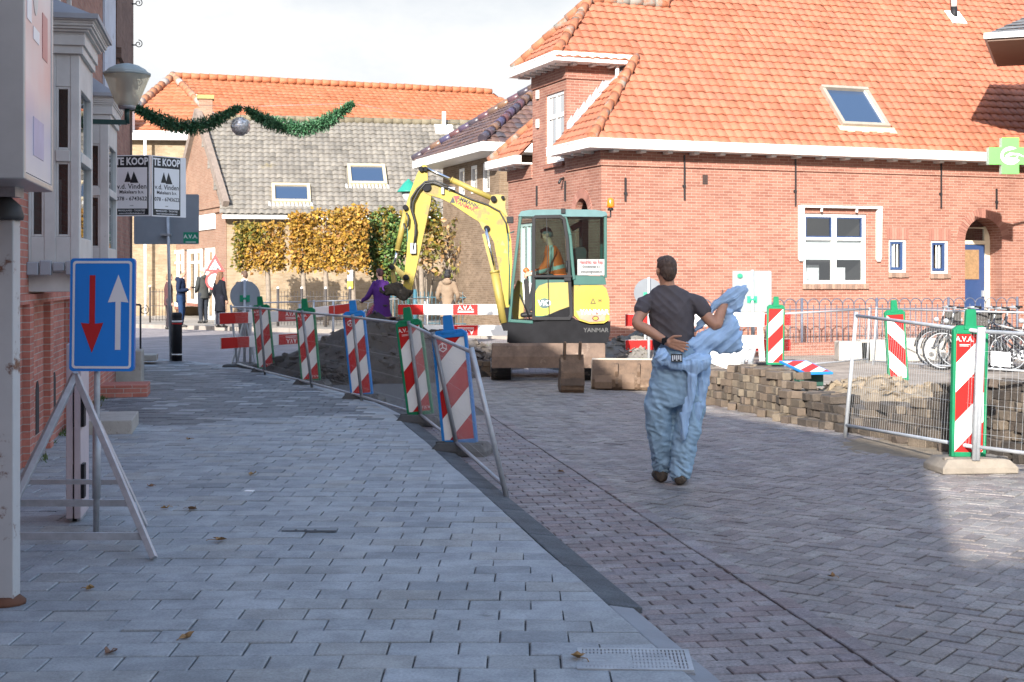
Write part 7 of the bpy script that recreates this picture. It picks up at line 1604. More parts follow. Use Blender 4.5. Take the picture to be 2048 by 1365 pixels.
# ------------------------------------------------------------------ excavator
YE = 23.4
def z6(x, y, Y=YE): return S(680+x/3.792, 300+y/3.792, Y)
YEL = mat('excavator_yellow', (.35, .265, .042), .5, var=.18, vscale=2.2, stain=((.21, .165, .06), 3.2, .55), spec=.3)
YELD = mat('dusty_yellow', (.300, .232, .055), .55, var=.12, vscale=3, stain=((.198, .176, .110), 3, .6))
TEAL = mat('teal_cab_paint', (.018, .082, .068), .4, var=.10, vscale=4)
BLK = mat('dusty_black_skirt', (.012, .012, .014), .5, var=.3, vscale=4, stain=((.03, .027, .023), 3, .68), spec=.08)
STEEL = mat('worn_bucket_steel', (.115, .072, .045), .75, metal=.1, var=.4, vscale=7, stain=((.22, .155, .105), 4.5, .58), bump=.3, bscale=50)
MUD = mat('muddy_bucket', (.045, .037, .028), .9, var=.4, vscale=8, bump=.8, bscale=30, stain=((.12, .095, .07), 6, .6))
CHROME = mat('chrome_rod', (.75, .76, .78), .12, metal=1.0, var=.02)
HOSE = mat('black_hose', (.018, .018, .018), .5)
EXC = thing('excavator', 'yellow and green mini excavator with a raised bent arm on rubber tracks', 'excavator', V(.75, 23.4, 0))
def track(x0, x1):
    m = MB(); P = []; y0, y1, r = 22.55, 24.25, .23
    for i in range(13): a = -PI/2-PI*i/12; P.append((y0+r*math.cos(a), r+r*math.sin(a)))
    for i in range(13): a = PI/2-PI*i/12; P.append((y1+r*math.cos(a), r+r*math.sin(a)))
    M_ = Matrix(((0, 0, 1, 0), (1, 0, 0, 0), (0, 1, 0, 0), (0, 0, 0, 1))); m.prism(P, x0, x1, 0, M_)
    n = len(P)
    for i in range(n):
        a, b = P[i], P[(i+1) % n]; L = math.dist(a, b); k = max(1, round(L/.09))
        for q in range(k):
            t = (q+.5)/k; c = V((x0+x1)/2, lerp(a[0], b[0], t), lerp(a[1], b[1], t)); d = V(0, b[0]-a[0], b[1]-a[1]).normalized()
            m.bar(c-d*.02, c+d*.02, x1-x0+.006, .03, 0, (0, d.z, -d.y))
    t_ = m.build('track', mat('dusty_rubber_track', (.035, .032, .03), .85, var=.3, vscale=8, stain=((.15, .12, .10), 5, .58)), EXC)
    m = MB()
    for y in (y0, (y0+y1)/2, y1): m.tube([(x0-.012, y, r), (x1+.012, y, r)], .12 if y != (y0+y1)/2 else .08, 14)
    m.build('roller', GALVD, t_)
track(-.33, -.02); track(1.12, 1.43)
m = MB(); m.box(-.02, 1.12, 22.9, 23.9, .2, .48); m.tube([(.72, 23.4, .42), (.72, 23.4, .60)], .42, 20); m.build('undercarriage', BLK, EXC)
m = MB(); prof = [(0, 0), (.05, .02), (.03, .18), (.05, .34), (.075, .385), (.045, .39), (.015, .35), (-.012, .18)]
m.prism(prof, -.31, 1.45, 0, Matrix(((0, 0, 1, 0), (1, 0, 0, 21.92), (0, 1, 0, .225), (0, 0, 0, 1))))
for x in (-.32, 1.44): m.box(x, x+.02, 21.915, 22.03, .23, .60)
m.build('dozer_blade', mat('worn_blade', (.13, .085, .06), .75, var=.35, vscale=5, stain=((.22, .16, .12), 3.6, .58), bump=.2, bscale=60), EXC, bevel=.004)
m = MB()
for x in (.2, .9): m.bar((x, 22.0, .38), (x, 22.95, .36), .08, .12)
m.build('blade_arm', BLK, EXC)
# upper structure: body outline seen from the side (px at the near face)
YN, YF = 22.92, 24.45
def n_(px, py): p = S(px, py, YN); return p.x, p.z
MX = Matrix(((1, 0, 0, 0), (0, 0, 1, 0), (0, 1, 0, 0), (0, 0, 0, 1)))      # local x,y -> world x,z; depth -> y
def body(name, pts, y0, y1, m_, par=EXC, bev=.03): mb = MB(); mb.prism([n_(*p) for p in pts], y0, y1, 0, MX); return mb.build(name, m_, par, bevel=bev, seg=3)
body('skirt', [(1014, 685), (1030, 690), (1195, 692), (1215, 685), (1220, 668), (1221, 642), (1208, 650), (1180, 651), (1160, 645), (1147, 636), (1100, 640), (1060, 648), (1016, 645)], YN, YF, BLK, bev=.04)
body('engine_cover', [(1148, 571), (1205, 571), (1213, 578), (1219, 600), (1219, 640), (1208, 647), (1180, 648), (1160, 642), (1148, 632)], YN+.012, YF-.02, YEL, bev=.04)
body('rear_band', [(1147, 551), (1210, 553), (1213, 570), (1148, 570)], YN+.02, YF-.05, TEAL, bev=.015)
m = MB(); f0, f1 = n_(1020, 645), n_(1147, 645); m.box(f0[0], f1[0], YN+.03, YN+1.1, f0[1]-.02, f0[1]+.03); m.build('cab_floor', BLK, EXC)
body('cab_side_panel', [(1020, 600), (1036, 560), (1046, 566), (1050, 640), (1018, 645)], YN+.98, YN+1.02, YELD, bev=.005)
CW_ = 1.02
def bar2(mb, a, b, y, w=.05, d=.05, mi=0): a, b = n_(*a), n_(*b); mb.bar((a[0], y, a[1]), (b[0], y, b[1]), d, w, mi, (0, 1, 0))
m = MB()
for y in (YN+.025, YN+CW_):
    bar2(m, (1019, 645), (1026, 560), y, .06); bar2(m, (1026, 562), (1041, 432), y, .06); bar2(m, (1211, 556), (1211, 428), y, .045); bar2(m, (1148, 560), (1140, 470), y, .05); bar2(m, (1140, 470), (1130, 432), y, .05); bar2(m, (1020, 642), (1066, 645), y, .07)
m.build('cab_pillar', TEAL, EXC, bevel=.008)
mb = MB(); rp = [(1036, 433), (1042, 423), (1060, 420), (1130, 419), (1190, 420), (1212, 424), (1215, 431), (1205, 434)]; mb.prism([n_(*p) for p in rp], YN-.02, YN+CW_+.05, 0, MX); rf = mb.build('cab_roof', mat('pale_teal_roof', (.075, .155, .16), .35, var=.1), EXC, bevel=.015, seg=3)
m = MB(); c_ = n_(1128, 420); m.box(c_[0]-.05, c_[0]+.02, YN-.05, YN-.0, c_[1]-.06, c_[1]+.02); m.build('roof_strap', BLACKP, rf)
# glass
m = MB()
for y in (YN+.03, YN+CW_-.01): m.poly([V(p[0], y, p[1]) for p in (n_(1149, 549), n_(1208, 549), n_(1208, 434), n_(1134, 434), n_(1143, 480))])
a, b = n_(1211, 550), n_(1211, 432); m.poly([(a[0], YN+.05, a[1]), (a[0], YN+CW_-.03, a[1]), (b[0], YN+CW_-.03, b[1]), (b[0], YN+.05, b[1])])
a, b = n_(1026, 575), n_(1041, 436); m.poly([(a[0], YN+.05, a[1]), (a[0], YN+CW_-.03, a[1]), (b[0], YN+CW_-.03, b[1]), (b[0], YN+.05, b[1])])
m.poly([V(p[0], YN+CW_-.01, p[1]) for p in (n_(1028, 570), n_(1140, 560), n_(1132, 434), n_(1044, 434))]); m.build('cab_window', CABGLASS, EXC)
# door
D0 = [(1064, 641), (1064, 436), (1070, 431), (1122, 430), (1131, 437), (1138, 480), (1146, 632), (1140, 641)]
def inset(P, t):
    o = []; n = len(P)
    for i in range(n):
        a, b, c = Vector(P[i-1]), Vector(P[i]), Vector(P[(i+1) % n]); d1 = (b-a).normalized(); d2 = (c-b).normalized(); n1 = Vector((-d1.y, d1.x)); n2 = Vector((-d2.y, d2.x)); k = (n1+n2).normalized(); o.append(b+k*t/max(.4, k.dot(n1)))
    return [tuple(p) for p in o]
DW = [Vector(n_(*p)) for p in D0]; ar = sum(DW[i].x*DW[(i+1) % 8].y-DW[(i+1) % 8].x*DW[i].y for i in range(8)); DI = inset([tuple(p) for p in DW], .055 if ar > 0 else -.055)
m = MB(); n = 8; vs = [(p[0], YN-.03, p[1]) for p in DW]+[(p[0], YN-.03, p[1]) for p in DI]+[(p[0], YN+.02, p[1]) for p in DW]+[(p[0], YN+.02, p[1]) for p in DI]
fs = []
for i in range(n): j = (i+1) % n; fs += [(i, j, n+j, n+i), (2*n+i, 3*n+i, 3*n+j, 2*n+j), (i, 2*n+i, 2*n+j, j), (n+i, n+j, 3*n+j, 3*n+i)]
m.add(vs, fs); bar2(m, (1068, 553), (1144, 553), YN-.005, .12, .04); dr = m.build('door', BLACKP, EXC, bevel=.006); dr['label'] = 'black framed cab door'
m = MB(); m.poly([V(n_(x, y)[0], YN-.004, n_(x, y)[1]) for x, y in ((1069, 549), (1139, 549), (1135, 490), (1127, 438), (1070, 438))]); m.build('pane', CABGLASS, dr)
m = MB(); bar2(m, (1093, 436), (1098, 640), YN-.03, .014, .012); m.build('split_bar', BLACKP, dr)
m = MB(); m.prism([n_(*p) for p in [(1067, 556), (1143, 556), (1145, 641), (1067, 641)]], YN-.0019, YN+.004, 5, MX); lp = [(1069, 560), (1142, 560), (1143, 612), (1120, 620), (1094, 632), (1069, 636)]; m.prism([n_(*p) for p in lp], YN-.008, YN-.002, 0, MX)
m.prism([n_(*p) for p in [(1069, 632), (1069, 585), (1078, 572), (1094, 566), (1142, 565), (1143, 612), (1120, 620), (1094, 631)]], YN-.012, YN-.0081, 1, MX); m.prism([n_(*p) for p in [(1069, 632), (1069, 590), (1076, 580), (1088, 575), (1097, 578), (1097, 628), (1085, 632)]], YN-.014, YN-.0121, 2, MX)
cz_ = n_(1089, 607); m.prism([(cz_[0]+.10*math.cos(2*PI*i/20), cz_[1]+.085*math.sin(2*PI*i/20)) for i in range(20)], YN-.016, YN-.0141, 3, MX); m.text('ViO', .13, frame(V(cz_[0], YN-.018, cz_[1]), (1, 0, 0), (0, 0, 1)), 4, .02)
m.build('door_panel', [TEAL, YELD, mat('lime_decal', (.42, .52, .05), .4), mat('plum_decal', (.06, .10, .10), .4), SIGNW, BLK], dr)
m = MB(); h_ = n_(1134, 556); m.box(h_[0]-.05, h_[0]+.06, YN-.06, YN-.03, h_[1]-.05, h_[1]+.05); m.tube([V(n_(1133, 522)[0], YN-.05, n_(1133, 522)[1]), V(n_(1133, 545)[0], YN-.05, n_(1133, 545)[1])], .015, 6); m.build('handle', BLACKP, dr)
# interior: seat, levers, console
m = MB(); a = n_(1140, 572); b_2 = n_(1168, 495); m.prism([n_(*p) for p in [(1098, 572), (1098, 560), (1140, 558), (1147, 500), (1152, 495), (1170, 494), (1175, 502), (1172, 545), (1160, 575)]], YN+.25, YN+.78, 0, MX); m.build('seat', mat('black_vinyl', (.02, .022, .022), .5), EXC, bevel=.03)
m = MB(); a = n_(1170, 500); m.tube([V(n_(1168, 495)[0], YN+.8, n_(1168, 550)[1]), V(n_(1166, 436)[0], YN+.8, n_(1166, 436)[1])], .03, 8); m.tube([V(n_(1166, 450)[0], YN+.5, n_(1166, 445)[1]), V(n_(1145, 456)[0], YN+.5, n_(1145, 456)[1])], .05, 8); m.build('cab_bracket', BLACKP, EXC)
m = MB(); m.prism([n_(*p) for p in [(1048, 560), (1058, 556), (1062, 625), (1052, 640)]], YN+.35, YN+.6, 0, MX); m.tube([V(n_(1060, 640)[0], YN+.3, n_(0, 640)[1]), V(n_(1040, 590)[0], YN+.3, n_(0, 590)[1])], .012, 6); m.tube([V(n_(1056, 560)[0], YN+.45, n_(0, 560)[1]), V(n_(1055, 545)[0], YN+.45, n_(0, 545)[1])], .014, 6); m.build('console', BLACKP, EXC)
m = MB(); c_ = n_(1053, 541); m.ball((c_[0], YN+.45, c_[1]), .055, .045, .045); m.build('lever_knob', mat('orange_knob', (.55, .12, .03), .5), EXC)
# decals, signs
m = MB(); dp = [(1152, 622), (1212, 622), (1210, 642), (1180, 645), (1160, 638)]; m.prism([n_(*p) for p in dp], YN+.0, YN+.011, 0, MX)
c_ = n_(1189, 625); m.text('YANMAR', .115, frame(V(c_[0], YN-.003, c_[1]), (1, 0, 0), (0, 0, 1)), 1, .022); c_ = n_(1191, 637); m.prism([(c_[0]+.055*math.cos(2*PI*i/16), c_[1]+.04*math.sin(2*PI*i/16)) for i in range(16)], YN-.005, YN-.0005, 2, MX); m.prism([(c_[0]+.04*math.cos(2*PI*i/16), c_[1]+.027*math.sin(2*PI*i/16)) for i in range(16)], YN-.007, YN-.0052, 3, MX)
c_ = n_(1188, 602); m.prism([(c_[0]-.06, c_[1]-.05), (c_[0]+.03, c_[1]-.05), (c_[0]-.015, c_[1]+.04)], YN+.006, YN+.0115, 2, MX); m.prism([(c_[0]-.043, c_[1]-.041), (c_[0]+.013, c_[1]-.041), (c_[0]-.015, c_[1]+.022)], YN+.002, YN+.0058, 3, MX)
c_ = n_(1200, 602); m.text('H', .07, frame(V(c_[0], YN+.005, c_[1]), (1, 0, 0), (0, 0, 1)), 2, .01); c_ = n_(1192, 661); m.text('YANMAR', .10, frame(V(c_[0], YN-.004, c_[1]), (1, 0, 0), (0, 0, 1)), 4, .01)
m.build('decal', [mat('rose_decal', (.55, .22, .16), .4, var=.3, vscale=2), SIGNW, SIGNK, YEL, mat('embossed_grey', (.07, .07, .07), .5)], EXC)
m = MB(); a, b = n_(1155, 551), n_(1210, 519); m.box(a[0], b[0], YN+.003, YN+.012, a[1], b[1], 0); cx = (a[0]+b[0])/2
for st, y, s_, mi in (('Hendriks van Rep', 525, .086, 1), ('Grondwerken b.v.', 534, .064, 2), ('www.jhvwgrondwk.nl', 544, .064, 2)): m.text(st, s_, frame(V(cx, YN-.0005, n_(0, y)[1]), (1, 0, 0), (0, 0, 1)), mi, .028, .62)
m.build('company_sign', [mat('sun_toned_white_board', (.31, .31, .305), .5, var=.04), mat('dark_red_print', (.22, .01, .015), .5), SIGNK], EXC)  # board white lowered so its print holds in full sun
m = MB(); c_ = n_(1222, 0)[0]; z_ = n_(0, 420)[1]; m.tube([(n_(1212, 0)[0], YN+.1, n_(0, 434)[1]), (c_, YN+.1, n_(0, 434)[1]), (c_, YN+.1, z_)], .014, 6); m.lathe([(.045, 0), (.05, .03), (.03, .05)], 12, 0, Matrix.Translation(V(c_, YN+.1, z_-.01))); bl_2 = m.build('warning_lamp_foot', BLACKP, EXC)
m = MB(); m.lathe([(.062, 0), (.064, .03), (.060, .12), (.045, .155), (.01, .165)], 16, 0, Matrix.Translation(V(c_, YN+.1, z_+.04))); m.build('amber_lens', mat('amber_lens', (.75, .16, .01), .2, coat=.5), bl_2)
m = MB(); c_ = n_(1021, 441); m.box(c_[0]-.06, c_[0]+.05, YN-.05, YN+.05, c_[1]-.05, c_[1]+.06); m.build('work_lamp', BLACKP, EXC, bevel=.01)
m = MB(); m.tube([V(n_(1018, 600)[0], YN-.05, n_(0, 610)[1]), V(n_(1019, 540)[0], YN-.06, n_(0, 540)[1]), V(n_(1016, 470)[0], YN-.06, n_(0, 468)[1]), V(n_(1028, 464)[0], YN-.02, n_(0, 464)[1])], .012, 6); m.build('grab_rail', TEAL, EXC)
# boom, stick, cylinders
def zp6(name, pts, w, m_, bev=.012, dy=0.0, par=EXC):
    P = [z6(*p) for p in pts]; mb = MB(); mb.prism([(p.x, p.z) for p in P], YE+dy-w/2, YE+dy+w/2, 0, MX); return mb.build(name, m_, par, bevel=bev, seg=2)
bm1 = zp6('boom', [(642, 285), (668, 262), (720, 262), (860, 318), (1000, 385), (1130, 425), (1200, 448), (1252, 500), (1282, 590), (1300, 700), (1306, 850), (1296, 1000), (1286, 1180), (1276, 1320), (1236, 1320), (1240, 1120), (1226, 1000), (1200, 880), (1168, 700), (1120, 610), (1050, 545), (950, 480), (850, 412), (760, 368), (690, 350), (650, 330)], .20, YEL, .02)
zp6('boom_bracket', [(1128, 425), (1150, 345), (1190, 340), (1240, 346), (1256, 370), (1252, 440), (1275, 520), (1210, 455)], .16, YELD, .012)
zp6('lower_bracket', [(1058, 552), (1075, 545), (1140, 590), (1140, 620), (1110, 632), (1080, 600)], .22, YELD, .01)
zp6('boom_foot', [(1218, 1200), (1300, 1190), (1316, 1300), (1318, 1370), (1240, 1370), (1215, 1300)], .34, BLK, .02)
zp6('stick', [(618, 125), (640, 112), (662, 128), (668, 235), (692, 262), (698, 330), (690, 395), (625, 700), (545, 1072), (500, 1058), (480, 1040), (505, 820), (520, 640), (512, 560), (500, 440), (520, 360), (548, 290), (585, 190)], .17, YEL, .015)
m = MB()
for (x, y, r) in ((660, 285, .075), (1165, 375, .05), (620, 150, .045), (500, 440, .045), (1115, 598, .05), (505, 968, .05), (398, 890, .045), (650, 150, .04), (1235, 365, .03)): p = z6(x, y); m.tube([p+V(0, -.15, 0), p+V(0, .15, 0)], r, 14)
m.build('pivot_pin', BLK, EXC)
def cyl(pts, r0, r1, mats, split, dy=0.0, nm='hydraulic_cylinder'):
    a, b = z6(*pts[0])+V(0, dy, 0), z6(*pts[1])+V(0, dy, 0); c = lerp(a, b, split); m = MB(); m.tube([a, c], r0, 14); o = m.build(nm, mats, EXC); m = MB(); m.tube([c, b], r1, 12); m.tube([lerp(c, b, -.02), lerp(c, b, .03)], r0*1.12, 14, 1); m.build('piston_rod', [CHROME, mats], o)
cyl([(1170, 375), (650, 140)], .048, .026, YELD, .62)
cyl([(1245, 1310), (1110, 600)], .072, .032, YELD, .54, -.12); m = MB(); a, b = z6(1190, 930), z6(1112, 640); m.bar(a+V(-.06, -.16, 0), b+V(-.05, -.16, 0), .04, .05); m.build('cylinder_guard', YELD, EXC)
cyl([(505, 445), (410, 885)], .050, .024, YELD, .72, -.02)
m = MB()
hs = [[(880, 300), (800, 270), (720, 238), (650, 245), (590, 300), (545, 370), (540, 440), (570, 540), (585, 620), (570, 720), (555, 770)], [(870, 315), (790, 285), (710, 255), (650, 262), (600, 320), (560, 400), (555, 470), (578, 560), (575, 650), (560, 760)], [(510, 480), (525, 520), (520, 580), (500, 610), (490, 560)]]
for i, h_ in enumerate(hs): m.tube([z6(*p)+V(0, -.13-.02*i, 0) for p in h_], .017, 7)
m.tube([z6(*p)+V(0, -.12, 0) for p in [(860, 315), (1000, 380), (1120, 420), (1210, 470), (1260, 560), (1280, 690)]], .014, 7); m.build('hydraulic_hose', HOSE, EXC)
m = MB(); p = z6(560, 745); m.box(p.x-.05, p.x+.05, p.y-.16, p.y-.1, p.z-.1, p.z+.08); p = z6(780, 315); m.box(p.x-.02, p.x+.03, p.y-.15, p.y-.1, p.z-.06, p.z+.06); p = z6(850, 300); m.box(p.x-.06, p.x+.06, p.y-.15, p.y-.1, p.z-.03, p.z+.03); m.build('hose_fitting', GALVD, EXC, bevel=.01)
bd = (z6(1020, 425)-z6(880, 362)).normalized(); m = MB(); c_ = z6(968, 400)+V(0, -.103, 0); FM = frame(c_, bd, V(-bd.z, 0, bd.x)); m.text('AMMANN', .092, FM, 0, .03, .95); c_ = z6(950, 428)+V(0, -.103, 0); m.text('YANMAR', .088, frame(c_, bd, V(-bd.z, 0, bd.x)), 1, .03, .98)
c_ = z6(875, 378)+V(0, -.1035, 0); m.add([c_+V(-.09, 0, -.06), c_+V(.0, 0, -.06), c_+V(-.035, 0, .05)], [(0, 1, 2)], 0); m.add([c_+V(.015, -.001, -.05), c_+V(.07, -.001, .06), c_+V(-.03, -.001, .055)], [(0, 1, 2)], 1)
c_ = z6(1045, 445)+V(0, -.1035, 0); m.add([c_+V(-.06, 0, .03), c_+V(.05, 0, .0), c_+V(-.03, 0, -.01), c_+V(-.01, 0, -.06)], [(0, 1, 2), (0, 2, 3)], 1)
for x, y in ((1240, 710), (1262, 770)): c_ = z6(x, y)+V(0, -.1035, 0); m.add([c_+V(-.05, 0, -.03), c_+V(.03, 0, -.04), c_+V(-.02, 0, .05)], [(0, 1, 2)], 2)
c_ = z6(1293, 825)+V(0, -.1035, 0); m.add([c_+V(-.03, 0, -.1), c_+V(.02, 0, -.1), c_+V(.02, 0, .1), c_+V(-.03, 0, .1)], [(0, 1, 2, 3)], 3)
m.build('boom_decal', [SIGNK, SIGNR, mat('worn_decal', (.40, .30, .08), .5), mat('bright_yellow_label', (.75, .6, .03), .4)], bm1)
zp6('bucket_link', [(385, 890), (400, 870), (430, 880), (500, 940), (525, 965), (515, 995), (480, 990), (430, 930), (415, 920), (430, 1010), (400, 1030), (388, 960)], .15, YELD, .01)
m = MB(); bp_ = [(345, 1075), (335, 1040), (370, 1018), (430, 1005), (470, 1020), (505, 1060), (548, 1065), (546, 1090), (520, 1115), (500, 1145), (450, 1132), (420, 1105), (380, 1098), (360, 1108), (330, 1098)]
b0_ = MB(); b0_.prism([(z6(*p).x, z6(*p).z) for p in bp_], YE-.17, YE+.17, 0, MX); f_ = fuse(b0_, .022, 1, lambda p: .025*noise.noise(p*9)+.012*noise.noise(p*22)); f_.build('digging_bucket', MUD, EXC)
m = MB()
for y in (-.13, 0, .13):
    a = z6(335, 1085)+V(0, y, 0); m.limb([a, a+V(-.05, 0, .03), a+V(-.06, 0, .09)], [.022, .02, .008], 8)
m.build('bucket_tooth', MUD, EXC)
# the driver
DRV = YN+.52
def n3(px, py, dy=0): x, z = n_(px, py); return V(x, DRV+dy, z)
b = MB(); hd_ = head(b, n3(1094, 468), (-.92, -.10, -.35), (-.3, 0, 1), 1.0); b.limb([n3(1106, 498), n3(1100, 484), n3(1097, 474)], [.065, .055, .055]); b.loft([(n3(1120, 560), .13, .15, 0), (n3(1113, 530), .12, .15, 0), (n3(1105, 500), .10, .15, 0), (n3(1102, 488), .05, .05, 0)])
for sy in (-1, 1):
    s0, e_, w_ = n3(1106, 502, sy*.19), n3(1088, 538, sy*.25), n3(1064, 548, sy*.16); b.limb([s0, e_, w_], [.048, .04, .028]); hand(b, w_, (-.9, 0, -.1), (0, -sy*.5, .8), (0, -sy*.2, -1), .98, .9)
    b.limb([n3(1120, 558, sy*.1), n3(1078, 562, sy*.14), n3(1064, 622, sy*.14)], [.075, .055, .04])
DP = fuse(b, .010, 3).build('person', SKIN, None, origin=n3(1120, 575)); tag(DP, 'excavator driver in an orange reflective vest leaning forward in the cab', 'person')
k = MB(); eyes(k, hd_); k.build('eyes', EYE, DP)
k = MB(); k.loft([(n3(1122, 562), .15, .19, 0), (n3(1114, 532), .15, .19, 0), (n3(1106, 504), .14, .19, 0), (n3(1103, 490), .085, .10, 0)], 20)
for sy in (-1, 1): k.limb([n3(1106, 503, sy*.18), n3(1088, 538, sy*.25), n3(1067, 547, sy*.17)], [.08, .068, .05])
ORV = mat('orange_hi_vis', (.80, .135, .02), .7, var=.1); REFL = mat('reflective_band', (.42, .50, .46), .35)
k = fuse(k, .012, 3, lambda p: .006*noise.noise(p*10)); jk = k.build('jacket', [ORV, REFL], DP)
for pg in jk.data.polygons:
    c = pg.center+V(*jk.location)+n3(1120, 575)
    zt = n_(0, 545)[1]; d1 = abs(c.z-n_(0, 537)[1]-.25*(c.x-n_(1110, 0)[0])); d2 = abs((c.x-n_(1104, 0)[0])+.0*(c.z))
    if d1 < .032 or (d2 < .035 and c.z > n_(0, 537)[1]): pg.material_index = 1
k = MB()
for sy in (-1, 1): k.limb([n3(1122, 560, sy*.1), n3(1078, 563, sy*.14), n3(1064, 618, sy*.14)], [.10, .08, .06])
fuse(k, .013, 3).build('trousers', cloth('work_trousers', (.03, .035, .04)), DP)
k = MB()
for sy in (-1, 1): q = n3(1064, 630, sy*.14); k.limb([q, q+V(-.15, 0, -.02)], [.05, .04])
fuse(k, .012, 2).build('boots', BLACKP, DP)
k = MB(); hairshort(k, hd_); fuse(k, .009, 2).build('hair', mat('grey_hair', (.12, .12, .12), .7), DP)
# ---- spare buckets on the road
t = thing('spare_bucket', 'narrow rusty digging bucket standing on the road before the blade', 'bucket', G(1145, 788)); o = G(1145, 788)
FMb = Matrix.Translation(o) @ Matrix.Rotation(.08, 4, 'Z') @ Matrix(((0, 0, 1, 0), (1, 0, 0, 0), (0, 1, 0, 0), (0, 0, 0, 1)))
m = MB(); ou = [(.03, .0), (-.02, .06), (-.04, .16), (-.03, .3), (.02, .44), (.07, .55), (.10, .55), (.06, .42), (.02, .28), (.01, .16), (.03, .08), (.09, .03), (.22, .02), (.42, .10), (.42, .08), (.22, -.0)]
m.prism(ou, -.165, .165, 0, FMb)
for x in (-.165, .150): m.prism([(.0, .03), (-.03, .16), (-.02, .3), (.05, .5), (.2, .48), (.40, .10), (.22, .0)], x, x+.015, 0, FMb)
m.build('shell', STEEL, t, bevel=.006)
m = MB()
for x in (-.125, .095): m.prism([(.04, .46), (.0, .60), (-.02, .72), (.01, .745), (.06, .72), (.10, .60), (.13, .50)], x, x+.035, 0, FMb)
m.build('hook_ear', STEEL, t, bevel=.006)
m = MB(); m.box(-.17, .17, -.052, -.041, .12, .22, 0, Matrix.Translation(o)); m.build('wear_strip', mat('dark_wear_plate', (.08, .055, .04), .8, var=.3), t)
o = G(1232, 782)+V(.1, .1, 0); t = thing('spare_bucket', 'wide rusty ditching bucket lying open on the road beside the narrow one', 'bucket', o)
FMc = Matrix.Translation(o) @ Matrix.Rotation(-.12, 4, 'Z') @ Matrix(((0, 0, 1, 0), (1, 0, 0, 0), (0, 1, 0, 0), (0, 0, 0, 1)))
m = MB(); ou = [(.0, .0), (-.05, .05), (-.06, .16), (-.01, .30), (.08, .44), (.10, .43), (.02, .28), (-.03, .16), (-.02, .07), (.04, .03), (.35, .03), (.35, .0)]
m.prism(ou, -.44, .52, 0, FMc); m.prism([(.0, .0), (-.05, .05), (-.05, .16), (.08, .43), (.18, .36), (.36, .02)], -.455, -.44, 1, FMc); m.prism([(.0, .0), (-.05, .05), (-.05, .16), (.08, .43), (.18, .36), (.36, .02)], .52, .535, 0, FMc)
m.build('shell', [STEEL, mat('pale_worn_plate', (.28, .22, .16), .6, var=.2, vscale=4)], t, bevel=.006)
m = MB()
for x in (-.10, .22): m.prism([(-.04, .02), (-.09, .10), (-.07, .2), (-.10, .28), (-.06, .38), (.0, .40), (-.02, .3), (-.05, .2)], x, x+.04, 0, FMc)
m.build('hook_ear', STEEL, t, bevel=.006)
m = MB(); m.prism([(-.068, .03), (-.078, .12), (-.05, .22)], -.40, -.15, 0, FMc); m.prism([(-.066, .02), (-.076, .12), (-.05, .24)], .0, .18, 0, FMc); m.build('wear_plate', mat('tan_wear_plate', (.14, .09, .058), .8, var=.3), t, split=True)
m = MB(); m.prism([(.08, .43), (.11, .46), (.13, .44), (.10, .41)], -.45, .53, 0, FMc); m.build('cutting_edge', mat('pale_cutting_edge', (.45, .38, .30), .5, metal=.3), t)
# ------------------------------------------------------------------ trees and shrubs
YLEAF = mat('autumn_yellow_leaf', (.306, .176, .027), .6, cols=[(.318, .166, .016), (.367, .212, .027), (.269, .121, .022), (.220, .151, .027), (.379, .232, .049), (.184, .076, .022)], var=.1, spec=.3)
GLEAF = mat('turning_green_leaf', (.099, .108, .022), .6, cols=[(.086, .097, .016), (.132, .124, .022), (.238, .157, .022), (.059, .070, .016), (.304, .178, .027)], var=.1, spec=.3)
DLEAF = mat('dark_green_leaf', (.05, .1, .03), .5, cols=[(.03, .07, .02), (.055, .11, .03), (.09, .16, .04), (.13, .20, .05), (.02, .05, .018)], var=.1, spec=.3)
PLEAF = mat('peach_autumn_leaf', (.300, .150, .060), .6, cols=[(.330, .168, .072), (.288, .180, .084), (.180, .144, .048), (.360, .216, .108), (.096, .096, .030), (.228, .102, .042)], var=.1, spec=.3)
def leaf(mb, p, s_, rr, mi=0, droop=.3):
    d = V(rr.gauss(0, 1), rr.gauss(0, 1), rr.gauss(-droop, .8)).normalized(); x = d.cross(V(rr.gauss(0, 1), rr.gauss(0, 1), rr.gauss(0, 1))).normalized(); n = d.cross(x)*.12*s_
    mb.add([p, p+d*s_*.45+x*s_*.36+n, p+d*s_, p+d*s_*.45-x*s_*.36+n], [(0, 1, 2, 3)], mi)
